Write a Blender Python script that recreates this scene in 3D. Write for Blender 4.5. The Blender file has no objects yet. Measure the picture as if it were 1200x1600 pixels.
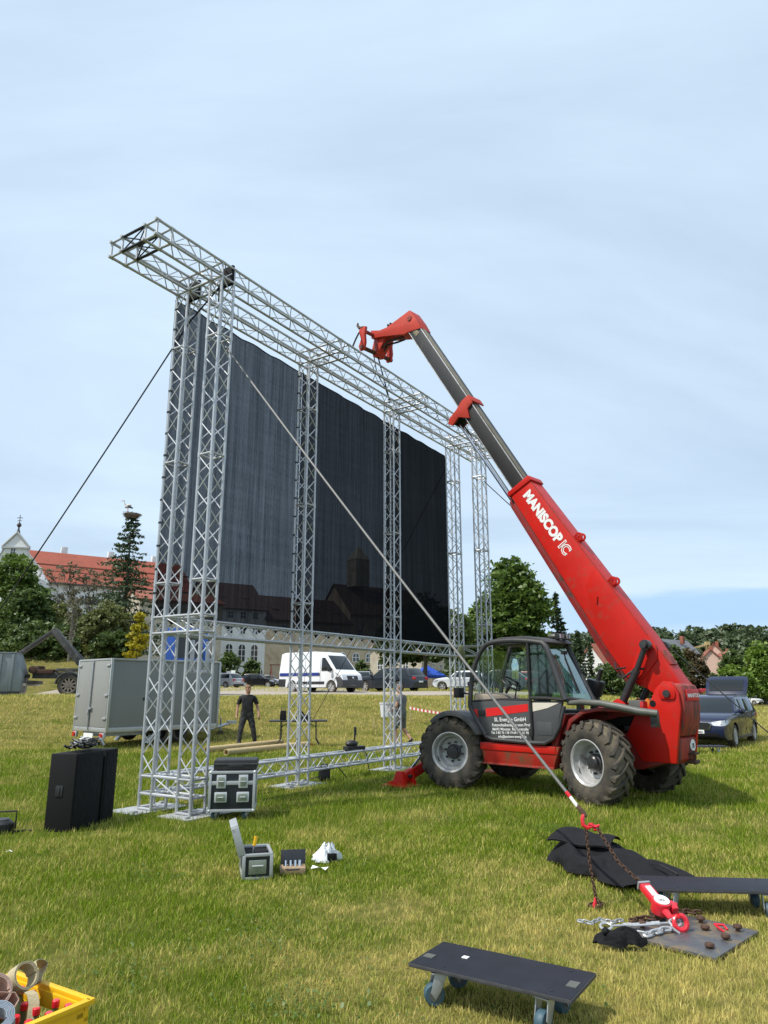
import bpy, bmesh, math, random
import numpy as np
from mathutils import Vector, Matrix

R = math.radians
S = bpy.context.scene
COL = S.collection
random.seed(7)

# ------------------------------------------------------------------ camera, sky, sun, exposure
cam_d = bpy.data.cameras.new('camera'); cam = bpy.data.objects.new('camera', cam_d); COL.objects.link(cam)
cam_d.sensor_fit = 'VERTICAL'; cam_d.sensor_height = 36.0; cam_d.lens = 36.0 * 1120 / 1600
cam_d.clip_start = 0.05; cam_d.clip_end = 3000
EYE = 1.7; PITCH = R(13.8)
cam.location = (0, 0, EYE); cam.rotation_euler = (R(90) + PITCH, 0, 0)
S.camera = cam

SUN_EL, SUN_AZ = R(56), R(-118)          # azimuth clockwise from +Y
w = bpy.data.worlds.new('World'); S.world = w; w.use_nodes = True
nt = w.node_tree; nt.nodes.clear()
def wn(t, **k):
    n = nt.nodes.new(t)
    for a, b in k.items(): setattr(n, a, b)
    return n
sky = wn('ShaderNodeTexSky', sky_type='NISHITA', sun_disc=False, sun_elevation=SUN_EL, sun_rotation=SUN_AZ)
sky.dust_density = 1.6; sky.air_density = 1.0; sky.ozone_density = 1.2
tc = wn('ShaderNodeTexCoord')
sep = wn('ShaderNodeSeparateXYZ'); nt.links.new(tc.outputs['Generated'], sep.inputs[0])
zz = wn('ShaderNodeMath', operation='ADD'); zz.inputs[1].default_value = 0.22; nt.links.new(sep.outputs[2], zz.inputs[0])
dx = wn('ShaderNodeMath', operation='DIVIDE'); nt.links.new(sep.outputs[0], dx.inputs[0]); nt.links.new(zz.outputs[0], dx.inputs[1])
dy = wn('ShaderNodeMath', operation='DIVIDE'); nt.links.new(sep.outputs[1], dy.inputs[0]); nt.links.new(zz.outputs[0], dy.inputs[1])
cmb = wn('ShaderNodeCombineXYZ'); nt.links.new(dx.outputs[0], cmb.inputs[0]); nt.links.new(dy.outputs[0], cmb.inputs[1])
mp = wn('ShaderNodeMapping'); mp.inputs['Rotation'].default_value = (0, 0, R(24)); mp.inputs['Scale'].default_value = (0.55, 1.0, 1)
mp.inputs['Location'].default_value = (0.7, 0.35, 0)
nt.links.new(cmb.outputs[0], mp.inputs[0])
nz = wn('ShaderNodeTexNoise'); nz.inputs['Scale'].default_value = 0.95; nz.inputs['Detail'].default_value = 9; nz.inputs['Roughness'].default_value = 0.56
nz.inputs['Distortion'].default_value = 0.5
nt.links.new(mp.outputs[0], nz.inputs['Vector'])
cr = wn('ShaderNodeValToRGB'); cr.color_ramp.elements[0].position = 0.33; cr.color_ramp.elements[0].color = (0.55,)*3 + (1,)
cr.color_ramp.elements[1].position = 0.63; cr.color_ramp.elements[1].color = (0.96,)*3 + (1,)
nt.links.new(nz.outputs['Fac'], cr.inputs[0])
# a clear strip under the cloud deck, low on the right
def wm(op, a, b, clamp=False):
    n = wn('ShaderNodeMath', operation=op); n.use_clamp = clamp
    for i, v in enumerate((a, b)):
        if isinstance(v, (int, float)): n.inputs[i].default_value = v
        else: nt.links.new(v, n.inputs[i])
    return n.outputs[0]
def wr(v, a, b, c, d):
    n = wn('ShaderNodeMapRange', interpolation_type='SMOOTHSTEP')
    for k, q in zip(('From Min', 'From Max', 'To Min', 'To Max'), (a, b, c, d)): n.inputs[k].default_value = q
    nt.links.new(v, n.inputs[0]); return n.outputs[0]
zw = wm('ADD', sep.outputs[2], wm('MULTIPLY', wm('SUBTRACT', nz.outputs['Fac'], 0.5), 0.10))
gap = wm('MULTIPLY', wm('MULTIPLY', wr(zw, 0.060, 0.085, 0, 1), wr(zw, 0.118, 0.132, 1, 0)), wr(sep.outputs[0], 0.12, 0.34, 0, 1))
cloud = cr.outputs[0]
mx = wn('ShaderNodeMixRGB'); mx.inputs[2].default_value = (6.1, 7.6, 9.15, 1)
nt.links.new(cloud, mx.inputs[0]); nt.links.new(sky.outputs[0], mx.inputs[1])
bg = wn('ShaderNodeBackground'); bg.inputs[1].default_value = 0.1
out = wn('ShaderNodeOutputWorld'); mx2 = wn('ShaderNodeMixRGB'); mx2.inputs[2].default_value = (3.5, 5.6, 8.6, 1); nt.links.new(wm('MULTIPLY', gap, 0.75), mx2.inputs[0]); nt.links.new(mx.outputs[0], mx2.inputs[1])
nt.links.new(mx2.outputs[0], bg.inputs[0]); nt.links.new(bg.outputs[0], out.inputs[0])

sun_d = bpy.data.lights.new('sun', 'SUN'); sun_d.energy = 3.7; sun_d.angle = R(0.8); sun_d.color = (1.0, 0.95, 0.87)
sun = bpy.data.objects.new('sun', sun_d); COL.objects.link(sun)
sdir = Vector((math.sin(SUN_AZ) * math.cos(SUN_EL), math.cos(SUN_AZ) * math.cos(SUN_EL), math.sin(SUN_EL)))
sun.rotation_euler = sdir.to_track_quat('Z', 'Y').to_euler(); sun.location = sdir * 60
S.view_settings.view_transform = 'Standard'; S.view_settings.look = 'None'
S.view_settings.exposure = 0.30; S.view_settings.gamma = 1.0; S.view_settings.use_curve_mapping = False

# ------------------------------------------------------------------ helpers
class MB:
    """collects shapes and links them as ONE mesh object"""
    def __init__(self): self.v = []; self.f = []
    def add(self, vs, fs):
        o = len(self.v); self.v += [tuple(map(float, p)) for p in vs]; self.f += [tuple(i + o for i in f) for f in fs]; return self
    def box(self, c, s, rot=None, taper=1.0):
        c = Vector(c); hx, hy, hz = s[0] / 2, s[1] / 2, s[2] / 2
        m = rot if isinstance(rot, Matrix) else (Matrix.Rotation(rot, 3, 'Z') if rot is not None else Matrix.Identity(3))
        vs = []
        for z in (-hz, hz):
            k = taper if z > 0 else 1
            for x, y in ((-hx, -hy), (hx, -hy), (hx, hy), (-hx, hy)):
                vs.append(c + m @ Vector((x * k, y * k, z)))
        return self.add(vs, [(3, 2, 1, 0), (4, 5, 6, 7), (0, 1, 5, 4), (1, 2, 6, 5), (2, 3, 7, 6), (3, 0, 4, 7)])
    def tube(self, p0, p1, r, n=8, r1=None, cap=True):
        p0 = Vector(p0); p1 = Vector(p1); d = (p1 - p0).normalized()
        a = d.orthogonal().normalized(); b = d.cross(a); r1 = r if r1 is None else r1
        vs = []
        for p, rr in ((p0, r), (p1, r1)):
            for i in range(n):
                t = 2 * math.pi * i / n; vs.append(p + (a * math.cos(t) + b * math.sin(t)) * rr)
        fs = [(i, (i + 1) % n, n + (i + 1) % n, n + i) for i in range(n)]
        if cap: fs += [tuple(range(n - 1, -1, -1)), tuple(range(n, 2 * n))]
        return self.add(vs, fs)
    def path(self, pts, r, n=6, closed=False):
        pts = [Vector(p) for p in pts]; m = len(pts); vs = []; a = None
        rs = r if isinstance(r, (list, tuple)) else [r] * m
        for i, p in enumerate(pts):
            q0 = pts[(i - 1) % m] if (closed or i > 0) else p
            q1 = pts[(i + 1) % m] if (closed or i < m - 1) else p
            d = (q1 - q0).normalized()
            if a is None: a = d.orthogonal().normalized()
            a = (a - d * a.dot(d)); a = a.normalized() if a.length > 1e-6 else d.orthogonal().normalized()
            b = d.cross(a)
            for k in range(n):
                t = 2 * math.pi * k / n; vs.append(p + (a * math.cos(t) + b * math.sin(t)) * rs[i])
        fs = []
        for i in range(m if closed else m - 1):
            j = (i + 1) % m
            for k in range(n): fs.append((i * n + k, i * n + (k + 1) % n, j * n + (k + 1) % n, j * n + k))
        if not closed: fs += [tuple(range(n - 1, -1, -1)), tuple(range((m - 1) * n, m * n))]
        return self.add(vs, fs)
    def prism(self, poly, axis, a0, a1, fn=None):
        n = len(poly); vs = []
        for a in (a0, a1):
            for p, q in poly:
                c = {'y': (p, a, q), 'x': (a, p, q), 'z': (p, q, a)}[axis]
                vs.append(fn(*c) if fn else c)
        fs = [(i, (i + 1) % n, n + (i + 1) % n, n + i) for i in range(n)] + [tuple(range(n - 1, -1, -1)), tuple(range(n, 2 * n))]
        return self.add(vs, fs)
    def lathe(self, prof, o, axis, n=24, closed=False):
        """prof: (radius, distance along axis)"""
        o = Vector(o); ax = Vector(axis).normalized(); a = ax.orthogonal().normalized(); b = ax.cross(a); vs = []; m = len(prof)
        for i in range(n):
            t = 2 * math.pi * i / n; e = a * math.cos(t) + b * math.sin(t)
            for r, h in prof: vs.append(o + e * r + ax * h)
        fs = []
        for i in range(n):
            j = (i + 1) % n
            for k in range(m if closed else m - 1):
                l = (k + 1) % m; fs.append((i * m + k, j * m + k, j * m + l, i * m + l))
        return self.add(vs, fs)
    def ball(self, c, r, nu=12, nv=8, rot=None):
        c = Vector(c); r = (r, r, r) if not isinstance(r, (tuple, list)) else r; vs = []; fs = []
        m = rot or Matrix.Identity(3)
        for j in range(nv + 1):
            ph = math.pi * j / nv
            for i in range(nu):
                t = 2 * math.pi * i / nu
                vs.append(c + m @ Vector((r[0] * math.sin(ph) * math.cos(t), r[1] * math.sin(ph) * math.sin(t), r[2] * math.cos(ph))))
        for j in range(nv):
            for i in range(nu):
                k = (i + 1) % nu; fs.append((j * nu + i, (j + 1) * nu + i, (j + 1) * nu + k, j * nu + k))
        return self.add(vs, fs)
    def grid(self, nx, ny, fn):
        vs = [fn(i / (nx - 1), j / (ny - 1)) for j in range(ny) for i in range(nx)]
        return self.add(vs, [(j * nx + i, j * nx + i + 1, (j + 1) * nx + i + 1, (j + 1) * nx + i) for j in range(ny - 1) for i in range(nx - 1)])
    def mesh(self, name, mat, bevel=0, smooth=35, seg=2, merge=False):
        me = bpy.data.meshes.new(name); me.from_pydata(self.v, [], self.f)
        bm = bmesh.new(); bm.from_mesh(me)
        if merge: bmesh.ops.remove_doubles(bm, verts=bm.verts, dist=1e-4)
        bmesh.ops.recalc_face_normals(bm, faces=bm.faces)
        if bevel:
            es = [e for e in bm.edges if len(e.link_faces) == 2 and e.calc_face_angle(0) > R(28)]
            bmesh.ops.bevel(bm, geom=es, offset=bevel, segments=seg, affect='EDGES', clamp_overlap=True, profile=0.6)
        bm.to_mesh(me); bm.free()
        if smooth:
            me.polygons.foreach_set('use_smooth', [True] * len(me.polygons)); me.set_sharp_from_angle(angle=R(smooth))
        if mat: me.materials.append(mat)
        return me
    def build(self, name, mat, parent=None, bevel=0, smooth=35, seg=2, merge=False):
        return link(name, self.mesh(name, mat, bevel, smooth, seg, merge), parent)

def link(name, data, parent=None, loc=None, rot=None):
    o = bpy.data.objects.new(name, data); COL.objects.link(o)
    if parent: o.parent = parent
    if loc is not None: o.location = loc
    if rot is not None: o.rotation_euler = rot
    return o
def tag(o, label=None, cat=None, group=None, kind=None):
    if label: o['label'] = label
    if cat: o['category'] = cat
    if group: o['group'] = group
    if kind: o['kind'] = kind
    return o
def thing(name, label, cat, loc=(0, 0, 0), rz=0, group=None):
    o = link(name, None, None, loc, (0, 0, rz)); o.empty_display_size = 0.2
    return tag(o, label, cat, group)
KIDS = {}
def copy_tree(o, parent=None):
    c = o.copy(); COL.objects.link(c)
    if parent: c.parent = parent
    for ch in list(o.children): copy_tree(ch, c)
    return c
def raw_mesh(name, v, f, mat, nper):
    """numpy arrays -> mesh; every face has nper corners"""
    me = bpy.data.meshes.new(name); nv, nf = len(v), len(f)
    me.vertices.add(nv); me.vertices.foreach_set('co', np.ascontiguousarray(v, dtype=np.float32).ravel())
    me.loops.add(nf * nper); me.loops.foreach_set('vertex_index', np.ascontiguousarray(f, dtype=np.int32).ravel())
    me.polygons.add(nf); me.polygons.foreach_set('loop_start', np.arange(0, nf * nper, nper, dtype=np.int32))
    me.update(calc_edges=True)
    if mat: me.materials.append(mat)
    return me
cosP, sinP = math.cos(PITCH), math.sin(PITCH)
def at(px, py, Y):
    """a point of the place: the sight line of a photograph pixel met at the distance Y"""
    cx, cy = (px - 600) / 1120, (800 - py) / 1120
    d = Vector((cx, cosP - cy * sinP, sinP + cy * cosP)); return Vector((d.x * Y / d.y, Y, EYE + d.z * Y / d.y))

# ------------------------------------------------------------------ materials
def mat(name, col, rough=0.5, metal=0.0, vary=0.0, scale=6.0, bump=0.0, bscale=None, dirt=None, dirt_at=0.55, dscale=3.0, coat=0.0, spec=0.5, island=0.0, stretch=None, dirt_amt=1.0, rvary=0.0):
    m = bpy.data.materials.new(name); m.use_nodes = True; t = m.node_tree; b = t.nodes['Principled BSDF']
    b.inputs['Roughness'].default_value = rough; b.inputs['Metallic'].default_value = metal
    b.inputs['Specular IOR Level'].default_value = spec; b.inputs['Coat Weight'].default_value = coat; b.inputs['Coat Roughness'].default_value = 0.08
    cur = None
    def rgb(c):
        n = t.nodes.new('ShaderNodeRGB'); n.outputs[0].default_value = (*c, 1); return n.outputs[0]
    cur = rgb(col)
    co = t.nodes.new('ShaderNodeTexCoord').outputs['Object']
    if stretch:
        mpn = t.nodes.new('ShaderNodeMapping'); mpn.inputs['Scale'].default_value = stretch; t.links.new(co, mpn.inputs[0]); co = mpn.outputs[0]
    def noise(sc, det=5, ro=0.6):
        n = t.nodes.new('ShaderNodeTexNoise'); n.inputs['Scale'].default_value = sc; n.inputs['Detail'].default_value = det; n.inputs['Roughness'].default_value = ro
        t.links.new(co, n.inputs['Vector']); return n.outputs['Fac']
    def mul(c, f, lo, hi):
        r = t.nodes.new('ShaderNodeMapRange'); r.inputs['From Min'].default_value = 0.25; r.inputs['From Max'].default_value = 0.75
        r.inputs['To Min'].default_value = lo; r.inputs['To Max'].default_value = hi; t.links.new(f, r.inputs[0])
        v = t.nodes.new('ShaderNodeVectorMath'); v.operation = 'SCALE'; t.links.new(c, v.inputs[0]); t.links.new(r.outputs[0], v.inputs['Scale']); return v.outputs[0]
    if vary: cur = mul(cur, noise(scale), 1 - vary, 1 + vary)
    if island:
        g = t.nodes.new('ShaderNodeNewGeometry'); r = t.nodes.new('ShaderNodeMapRange'); r.inputs['To Min'].default_value = 1 - island; r.inputs['To Max'].default_value = 1 + island
        t.links.new(g.outputs['Random Per Island'], r.inputs[0]); v = t.nodes.new('ShaderNodeVectorMath'); v.operation = 'SCALE'
        t.links.new(cur, v.inputs[0]); t.links.new(r.outputs[0], v.inputs['Scale']); cur = v.outputs[0]
    if dirt:
        rp = t.nodes.new('ShaderNodeMapRange'); rp.inputs['From Min'].default_value = dirt_at; rp.inputs['From Max'].default_value = dirt_at + 0.16; rp.inputs['To Max'].default_value = dirt_amt
        t.links.new(noise(dscale, 8, 0.68), rp.inputs[0]); mxn = t.nodes.new('ShaderNodeMixRGB'); t.links.new(rp.outputs[0], mxn.inputs[0])
        t.links.new(cur, mxn.inputs[1]); mxn.inputs[2].default_value = (*dirt, 1); cur = mxn.outputs[0]
        rr = t.nodes.new('ShaderNodeMapRange'); rr.inputs['To Min'].default_value = rough; rr.inputs['To Max'].default_value = min(1, rough + 0.4)
        t.links.new(rp.outputs[0], rr.inputs[0]); t.links.new(rr.outputs[0], b.inputs['Roughness'])
    elif rvary:
        rr = t.nodes.new('ShaderNodeMapRange'); rr.inputs['From Min'].default_value = 0.3; rr.inputs['From Max'].default_value = 0.7
        rr.inputs['To Min'].default_value = max(0.02, rough - rvary); rr.inputs['To Max'].default_value = rough + rvary
        t.links.new(noise(scale * 1.7), rr.inputs[0]); t.links.new(rr.outputs[0], b.inputs['Roughness'])
    t.links.new(cur, b.inputs['Base Color'])
    if bump:
        bn = t.nodes.new('ShaderNodeBump'); bn.inputs['Strength'].default_value = bump; bn.inputs['Distance'].default_value = 0.02
        t.links.new(noise(bscale or scale * 4, 6), bn.inputs['Height']); t.links.new(bn.outputs[0], b.inputs['Normal'])
    return m

def glass_mat(name, tint, gl=0.08):
    m = bpy.data.materials.new(name); m.use_nodes = True; t = m.node_tree; t.nodes.clear()
    tr = t.nodes.new('ShaderNodeBsdfTransparent'); tr.inputs[0].default_value = (*tint, 1)
    g = t.nodes.new('ShaderNodeBsdfGlossy'); g.inputs['Roughness'].default_value = 0.03; g.inputs[0].default_value = (0.9, 0.95, 0.95, 1)
    fr = t.nodes.new('ShaderNodeFresnel'); fr.inputs[0].default_value = 1.5
    ad = t.nodes.new('ShaderNodeMath'); ad.operation = 'ADD'; ad.inputs[1].default_value = gl; mn = t.nodes.new('ShaderNodeMath'); mn.operation = 'MINIMUM'; mn.inputs[1].default_value = 0.22; t.links.new(fr.outputs[0], mn.inputs[0]); t.links.new(mn.outputs[0], ad.inputs[0])
    mx = t.nodes.new('ShaderNodeMixShader'); o = t.nodes.new('ShaderNodeOutputMaterial')
    t.links.new(ad.outputs[0], mx.inputs[0]); t.links.new(tr.outputs[0], mx.inputs[1]); t.links.new(g.outputs[0], mx.inputs[2]); t.links.new(mx.outputs[0], o.inputs[0])
    return m

def leaf_mat(name, a, b, trans=0.35, nscale=0.6):
    """two leaf colours mixed per leaf and by a slow noise"""
    m = bpy.data.materials.new(name); m.use_nodes = True; t = m.node_tree; t.nodes.clear()
    g = t.nodes.new('ShaderNodeNewGeometry'); co = t.nodes.new('ShaderNodeTexCoord')
    n = t.nodes.new('ShaderNodeTexNoise'); n.inputs['Scale'].default_value = nscale; n.inputs['Detail'].default_value = 3; t.links.new(co.outputs['Object'], n.inputs['Vector'])
    ad = t.nodes.new('ShaderNodeMath'); ad.operation = 'MULTIPLY_ADD'; ad.inputs[1].default_value = 0.55; t.links.new(g.outputs['Random Per Island'], ad.inputs[0])
    r = t.nodes.new('ShaderNodeMapRange'); r.inputs['From Min'].default_value = 0.35; r.inputs['From Max'].default_value = 0.65; r.inputs['To Max'].default_value = 0.5
    t.links.new(n.outputs['Fac'], r.inputs[0]); t.links.new(r.outputs[0], ad.inputs[2])
    mx = t.nodes.new('ShaderNodeMixRGB'); mx.inputs[1].default_value = (*a, 1); mx.inputs[2].default_value = (*b, 1); t.links.new(ad.outputs[0], mx.inputs[0])
    d = t.nodes.new('ShaderNodeBsdfDiffuse'); tl = t.nodes.new('ShaderNodeBsdfTranslucent'); gl = t.nodes.new('ShaderNodeBsdfGlossy')
    gl.inputs['Roughness'].default_value = 0.5; gl.inputs[0].default_value = (0.5, 0.5, 0.5, 1)
    t.links.new(mx.outputs[0], d.inputs[0]); t.links.new(mx.outputs[0], tl.inputs[0])
    m1 = t.nodes.new('ShaderNodeMixShader'); m1.inputs[0].default_value = trans; t.links.new(d.outputs[0], m1.inputs[1]); t.links.new(tl.outputs[0], m1.inputs[2])
    m2 = t.nodes.new('ShaderNodeMixShader'); m2.inputs[0].default_value = 0.06; t.links.new(m1.outputs[0], m2.inputs[1]); t.links.new(gl.outputs[0], m2.inputs[2])
    o = t.nodes.new('ShaderNodeOutputMaterial'); t.links.new(m2.outputs[0], o.inputs[0]); return m

def smooth_path(pts, k=4):
    pts = [Vector(p) for p in pts]; r = []
    for i in range(len(pts) - 1):
        a, b, c, d = pts[max(0, i - 1)], pts[i], pts[i + 1], pts[min(len(pts) - 1, i + 2)]
        for j in range(k):
            t = j / k; r.append(0.5 * ((2 * b) + (c - a) * t + (2 * a - 5 * b + 4 * c - d) * t * t + (3 * b - a - 3 * c + d) * t ** 3))
    return r + [pts[-1]]
M = {}
M['alu'] = mat('aluminium', (0.50, 0.51, 0.52), 0.42, 0.5, vary=0.12, scale=3, rvary=0.1, dirt=(0.28, 0.27, 0.25), dirt_at=0.6, dscale=7)
M['alu_bright'] = mat('bright_aluminium', (0.62, 0.63, 0.64), 0.38, 0.45, vary=0.08, scale=8)
M['alu_black'] = mat('black_coated_aluminium', (0.02, 0.02, 0.022), 0.45, 0.2)
M['steel'] = mat('galvanised_steel', (0.42, 0.44, 0.46), 0.45, 0.6, vary=0.2, scale=12)
M['steel_plate'] = mat('worn_steel_plate', (0.15, 0.15, 0.155), 0.42, 0.55, vary=0.25, scale=6, dirt=(0.24, 0.18, 0.11), dirt_at=0.48, dscale=6, bump=0.2)
M['rust'] = mat('rusty_chain', (0.085, 0.045, 0.028), 0.75, 0.2, vary=0.35, scale=30)
M['base_plate'] = mat('grey_base_plate', (0.42, 0.43, 0.44), 0.5, 0.3, vary=0.15, scale=5, dirt=(0.2, 0.2, 0.15), dirt_at=0.56)
M['red'] = mat('red_machine_paint', (0.50, 0.012, 0.006), 0.42, vary=0.14, scale=1.8, coat=0.0, spec=.3, dirt=(0.20, 0.05, 0.03), dirt_at=0.56, dscale=5.5, dirt_amt=0.7, bump=0.06)
M['red_worn'] = mat('worn_red_paint', (0.34, 0.03, 0.02), 0.5, vary=0.2, scale=3, dirt=(0.10, 0.05, 0.035), dirt_at=0.46, dscale=3.5, stretch=(3, 3, 0.6), bump=0.06)
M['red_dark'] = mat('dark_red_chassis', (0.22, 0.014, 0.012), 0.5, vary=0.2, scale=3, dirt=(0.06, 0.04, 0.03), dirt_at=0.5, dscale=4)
M['sill'] = mat('scuffed_red_sill', (0.34, 0.018, 0.010), 0.5, spec=.3, vary=0.2, scale=3, dirt=(0.09, 0.07, 0.03), dirt_at=0.48, dscale=2.6, bump=0.05)
M['boom_steel'] = mat('dark_boom_steel', (0.026, 0.025, 0.024), 0.5, 0.1, vary=0.3, scale=2, dirt=(0.08, 0.06, 0.045), dirt_at=0.6, dscale=3, stretch=(1, 1, 0.4))
M['boom_worn'] = mat('greasy_boom_edge', (0.20, 0.165, 0.105), 0.5, 0.3, vary=0.3, scale=4, stretch=(2, 2, 0.5))
M['head_red'] = mat('faded_red_boom_head', (0.46, 0.040, 0.022), 0.55, spec=.25, vary=0.15, scale=4, dirt=(0.12, 0.05, 0.035), dirt_at=0.58, dscale=5)
M['cab_grey'] = mat('cab_plastic', (0.045, 0.046, 0.048), 0.55, vary=0.2, scale=3, dirt=(0.12, 0.11, 0.10), dirt_at=0.62, dscale=3, dirt_amt=0.6)
M['door_grey'] = mat('cab_door_grey', (0.068, 0.07, 0.073), 0.5, vary=0.12, scale=4, dirt=(0.2, 0.19, 0.17), dirt_at=0.64, dirt_amt=0.5)
M['black'] = mat('black_plastic', (0.018, 0.018, 0.019), 0.5, vary=0.25, scale=8)
M['black_matt'] = mat('matt_black', (0.0055, 0.0055, 0.006), 0.7, spec=0.3, vary=0.2, scale=6, dirt=(0.013, 0.013, 0.013), dirt_at=0.62)
M['rubber'] = mat('tyre_rubber', (0.046, 0.041, 0.035), 0.85, vary=0.25, scale=9, dirt=(0.115, 0.095, 0.065), dirt_at=0.44, dscale=4, dirt_amt=0.75, bump=0.12)
M['mud'] = mat('muddy_tread', (0.15, 0.125, 0.085), 0.9, vary=0.3, scale=14, dirt=(0.05, 0.045, 0.04), dirt_at=0.56, dscale=9, bump=0.2)
M['rim'] = mat('silver_rim', (0.47, 0.47, 0.46), 0.45, 0.35, vary=0.15, scale=5, dirt=(0.19, 0.165, 0.13), dirt_at=0.52, dscale=7, dirt_amt=.8)
M['tube_grey'] = mat('grey_guard_tube', (0.10, 0.106, 0.092), 0.5, vary=0.2, scale=5, dirt=(0.13, 0.12, 0.1), dirt_at=0.55)
M['chrome'] = mat('chromed_rod', (0.7, 0.7, 0.72), 0.15, 1.0)
M['cyl'] = mat('dark_cylinder', (0.05, 0.05, 0.052), 0.35, 0.4, vary=0.2, scale=5, dirt=(0.12, 0.1, 0.08), dirt_at=0.58)
M['white'] = mat('white_print', (0.82, 0.82, 0.80), 0.5)
M['cream'] = mat('cream_sticker', (0.66, 0.62, 0.52), 0.5, vary=0.06)
M['red_print'] = mat('red_print', (0.66, 0.012, 0.012), 0.45)
M['red_lens'] = mat('red_lens', (0.5, 0.01, 0.01), 0.15, coat=0.5)
M['lamp'] = mat('lamp_lens', (0.42, 0.44, 0.46), 0.12, 0.4, coat=0.5, vary=.35, scale=14)
M['orange'] = mat('orange_lens', (0.6, 0.16, 0.02), 0.25)
M['glass'] = glass_mat('cab_glass', (0.42, 0.58, 0.52), 0.03)
M['glass_clear'] = glass_mat('clear_glass', (0.86, 0.92, 0.89), 0.02)
M['glass_rear'] = glass_mat('tinted_rear_glass', (0.50, 0.68, 0.62), 0.16)
M['mirror'] = mat('mirror_glass', (0.62, 0.72, 0.68), 0.08, 0.9)
M['olive'] = mat('olive_mirror_shell', (0.13, 0.14, 0.05), 0.5)
M['beige'] = mat('beige_dash', (0.30, 0.25, 0.20), 0.7, vary=0.15)
M['car_glass'] = mat('car_window', (0.012, 0.016, 0.018), 0.04, spec=0.5)
M['trailer_grey'] = mat('grey_trailer_panel', (0.235, 0.245, 0.24), 0.45, vary=0.05, scale=2, dirt=(0.18, 0.18, 0.17), dirt_at=0.62, dirt_amt=0.5, bump=0.02)
M['trailer_door'] = mat('grey_trailer_door', (0.27, 0.27, 0.255), 0.45, vary=0.05, scale=2, dirt=(0.18, 0.18, 0.16), dirt_at=0.6, dirt_amt=0.5)
M['wood_tube'] = mat('cardboard_tube', (0.50, 0.38, 0.20), 0.75, vary=0.12, scale=8)
M['dolly'] = mat('dark_plywood', (0.016, 0.018, 0.025), 0.55, spec=0.3, vary=0.25, scale=7, dirt=(0.035, 0.037, 0.043), dirt_at=0.58, dscale=3, bump=0.04)
M['dolly_edge'] = mat('worn_plywood_edge', (0.05, 0.05, 0.055), 0.6, vary=0.3, scale=20, dirt=(0.3, 0.26, 0.2), dirt_at=0.66, dscale=25)
M['blue_wheel'] = mat('blue_castor_wheel', (0.045, 0.095, 0.125), 0.55, vary=0.15)
M['skin'] = mat('skin', (0.46, 0.25, 0.17), 0.55, vary=0.1, scale=8)
M['tee'] = mat('black_tee', (0.014, 0.014, 0.016), 0.85, vary=0.25, scale=14, bump=0.2)
M['trouser'] = mat('dark_trousers', (0.035, 0.036, 0.038), 0.85, vary=0.3, scale=10, bump=0.25)
M['hair'] = mat('sandy_hair', (0.22, 0.12, 0.06), 0.8, vary=0.2, scale=30)
M['yellow'] = mat('yellow_crate_plastic', (0.80, 0.46, 0.012), 0.42, vary=0.06, scale=6, dirt=(0.45, 0.27, 0.03), dirt_at=0.64)
M['red_cap'] = mat('red_bottle_cap', (0.70, 0.016, 0.03), 0.3, coat=0.3)
M['bottle'] = mat('greenish_bottle_glass', (0.09, 0.10, 0.045), 0.12, coat=0.4)
M['khaki'] = mat('khaki_webbing', (0.42, 0.36, 0.22), 0.85, vary=0.12, scale=40, bump=0.3)
M['pink_web'] = mat('faded_pink_webbing', (0.52, 0.36, 0.29), 0.85, vary=0.1, scale=40, bump=0.3)
M['grey_web'] = mat('blue_grey_webbing', (0.22, 0.26, 0.31), 0.8, vary=0.12, scale=40, bump=0.3)
M['cable'] = mat('dark_steel_rope', (0.035, 0.036, 0.036), 0.6, 0.3)
M['cable_pale'] = mat('pale_steel_rope', (0.17, 0.168, 0.16), 0.6, 0.2, vary=0.2, scale=40)
M['hoist_red'] = mat('red_hoist', (0.66, 0.015, 0.03), 0.35, coat=0.3, vary=0.1)
M['cloth_black'] = mat('black_fabric', (0.008, 0.008, 0.010), 0.85, spec=0.3, vary=0.35, scale=8, bump=1.0, bscale=11)
M['case_black'] = mat('case_laminate', (0.020, 0.022, 0.026), 0.4, vary=0.2, scale=12, dirt=(0.06, 0.06, 0.06), dirt_at=0.66)
M['paper'] = mat('white_plastic_bag', (0.72, 0.74, 0.76), 0.45, vary=0.05)
M['toolwood'] = mat('worn_case_panel', (0.30, 0.21, 0.12), 0.6, vary=0.25, scale=9)
M['tape_rw'] = mat('white_tape', (0.75, 0.73, 0.70), 0.5)
# ------------------------------------------------------------------ ground
def sst(t): t = np.clip(t, 0, 1); return t * t * (3 - 2 * t)
def terr(x, y):
    x = np.asarray(x, float); y = np.asarray(y, float)
    fac = 1 - sst((x - 9) / 14)
    y0 = 22.3 + 0.12 * (x + 10)
    h = (1.33 * sst((y - y0) / 9.8) + 0.010 * np.clip(y - 36, 0, 90)) * fac
    h = h + 2.3 * sst((-x - 0.275 * y) / 4) * sst((y - 42.5) / 9)
    h = h - 0.9 * sst((x - 20) / 20) * sst((y - 40) / 90)
    h = h + 0.012 * np.sin(x * 1.3 + 0.4) * np.sin(y * 0.9) * (1 - sst((y - 20) / 8)) + 0.05 * np.sin(x * 0.55) * np.sin(y * 0.7 + 1) * sst((y - 22) / 6)
    return h
def tz(x, y): return float(terr(x, y))

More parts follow.
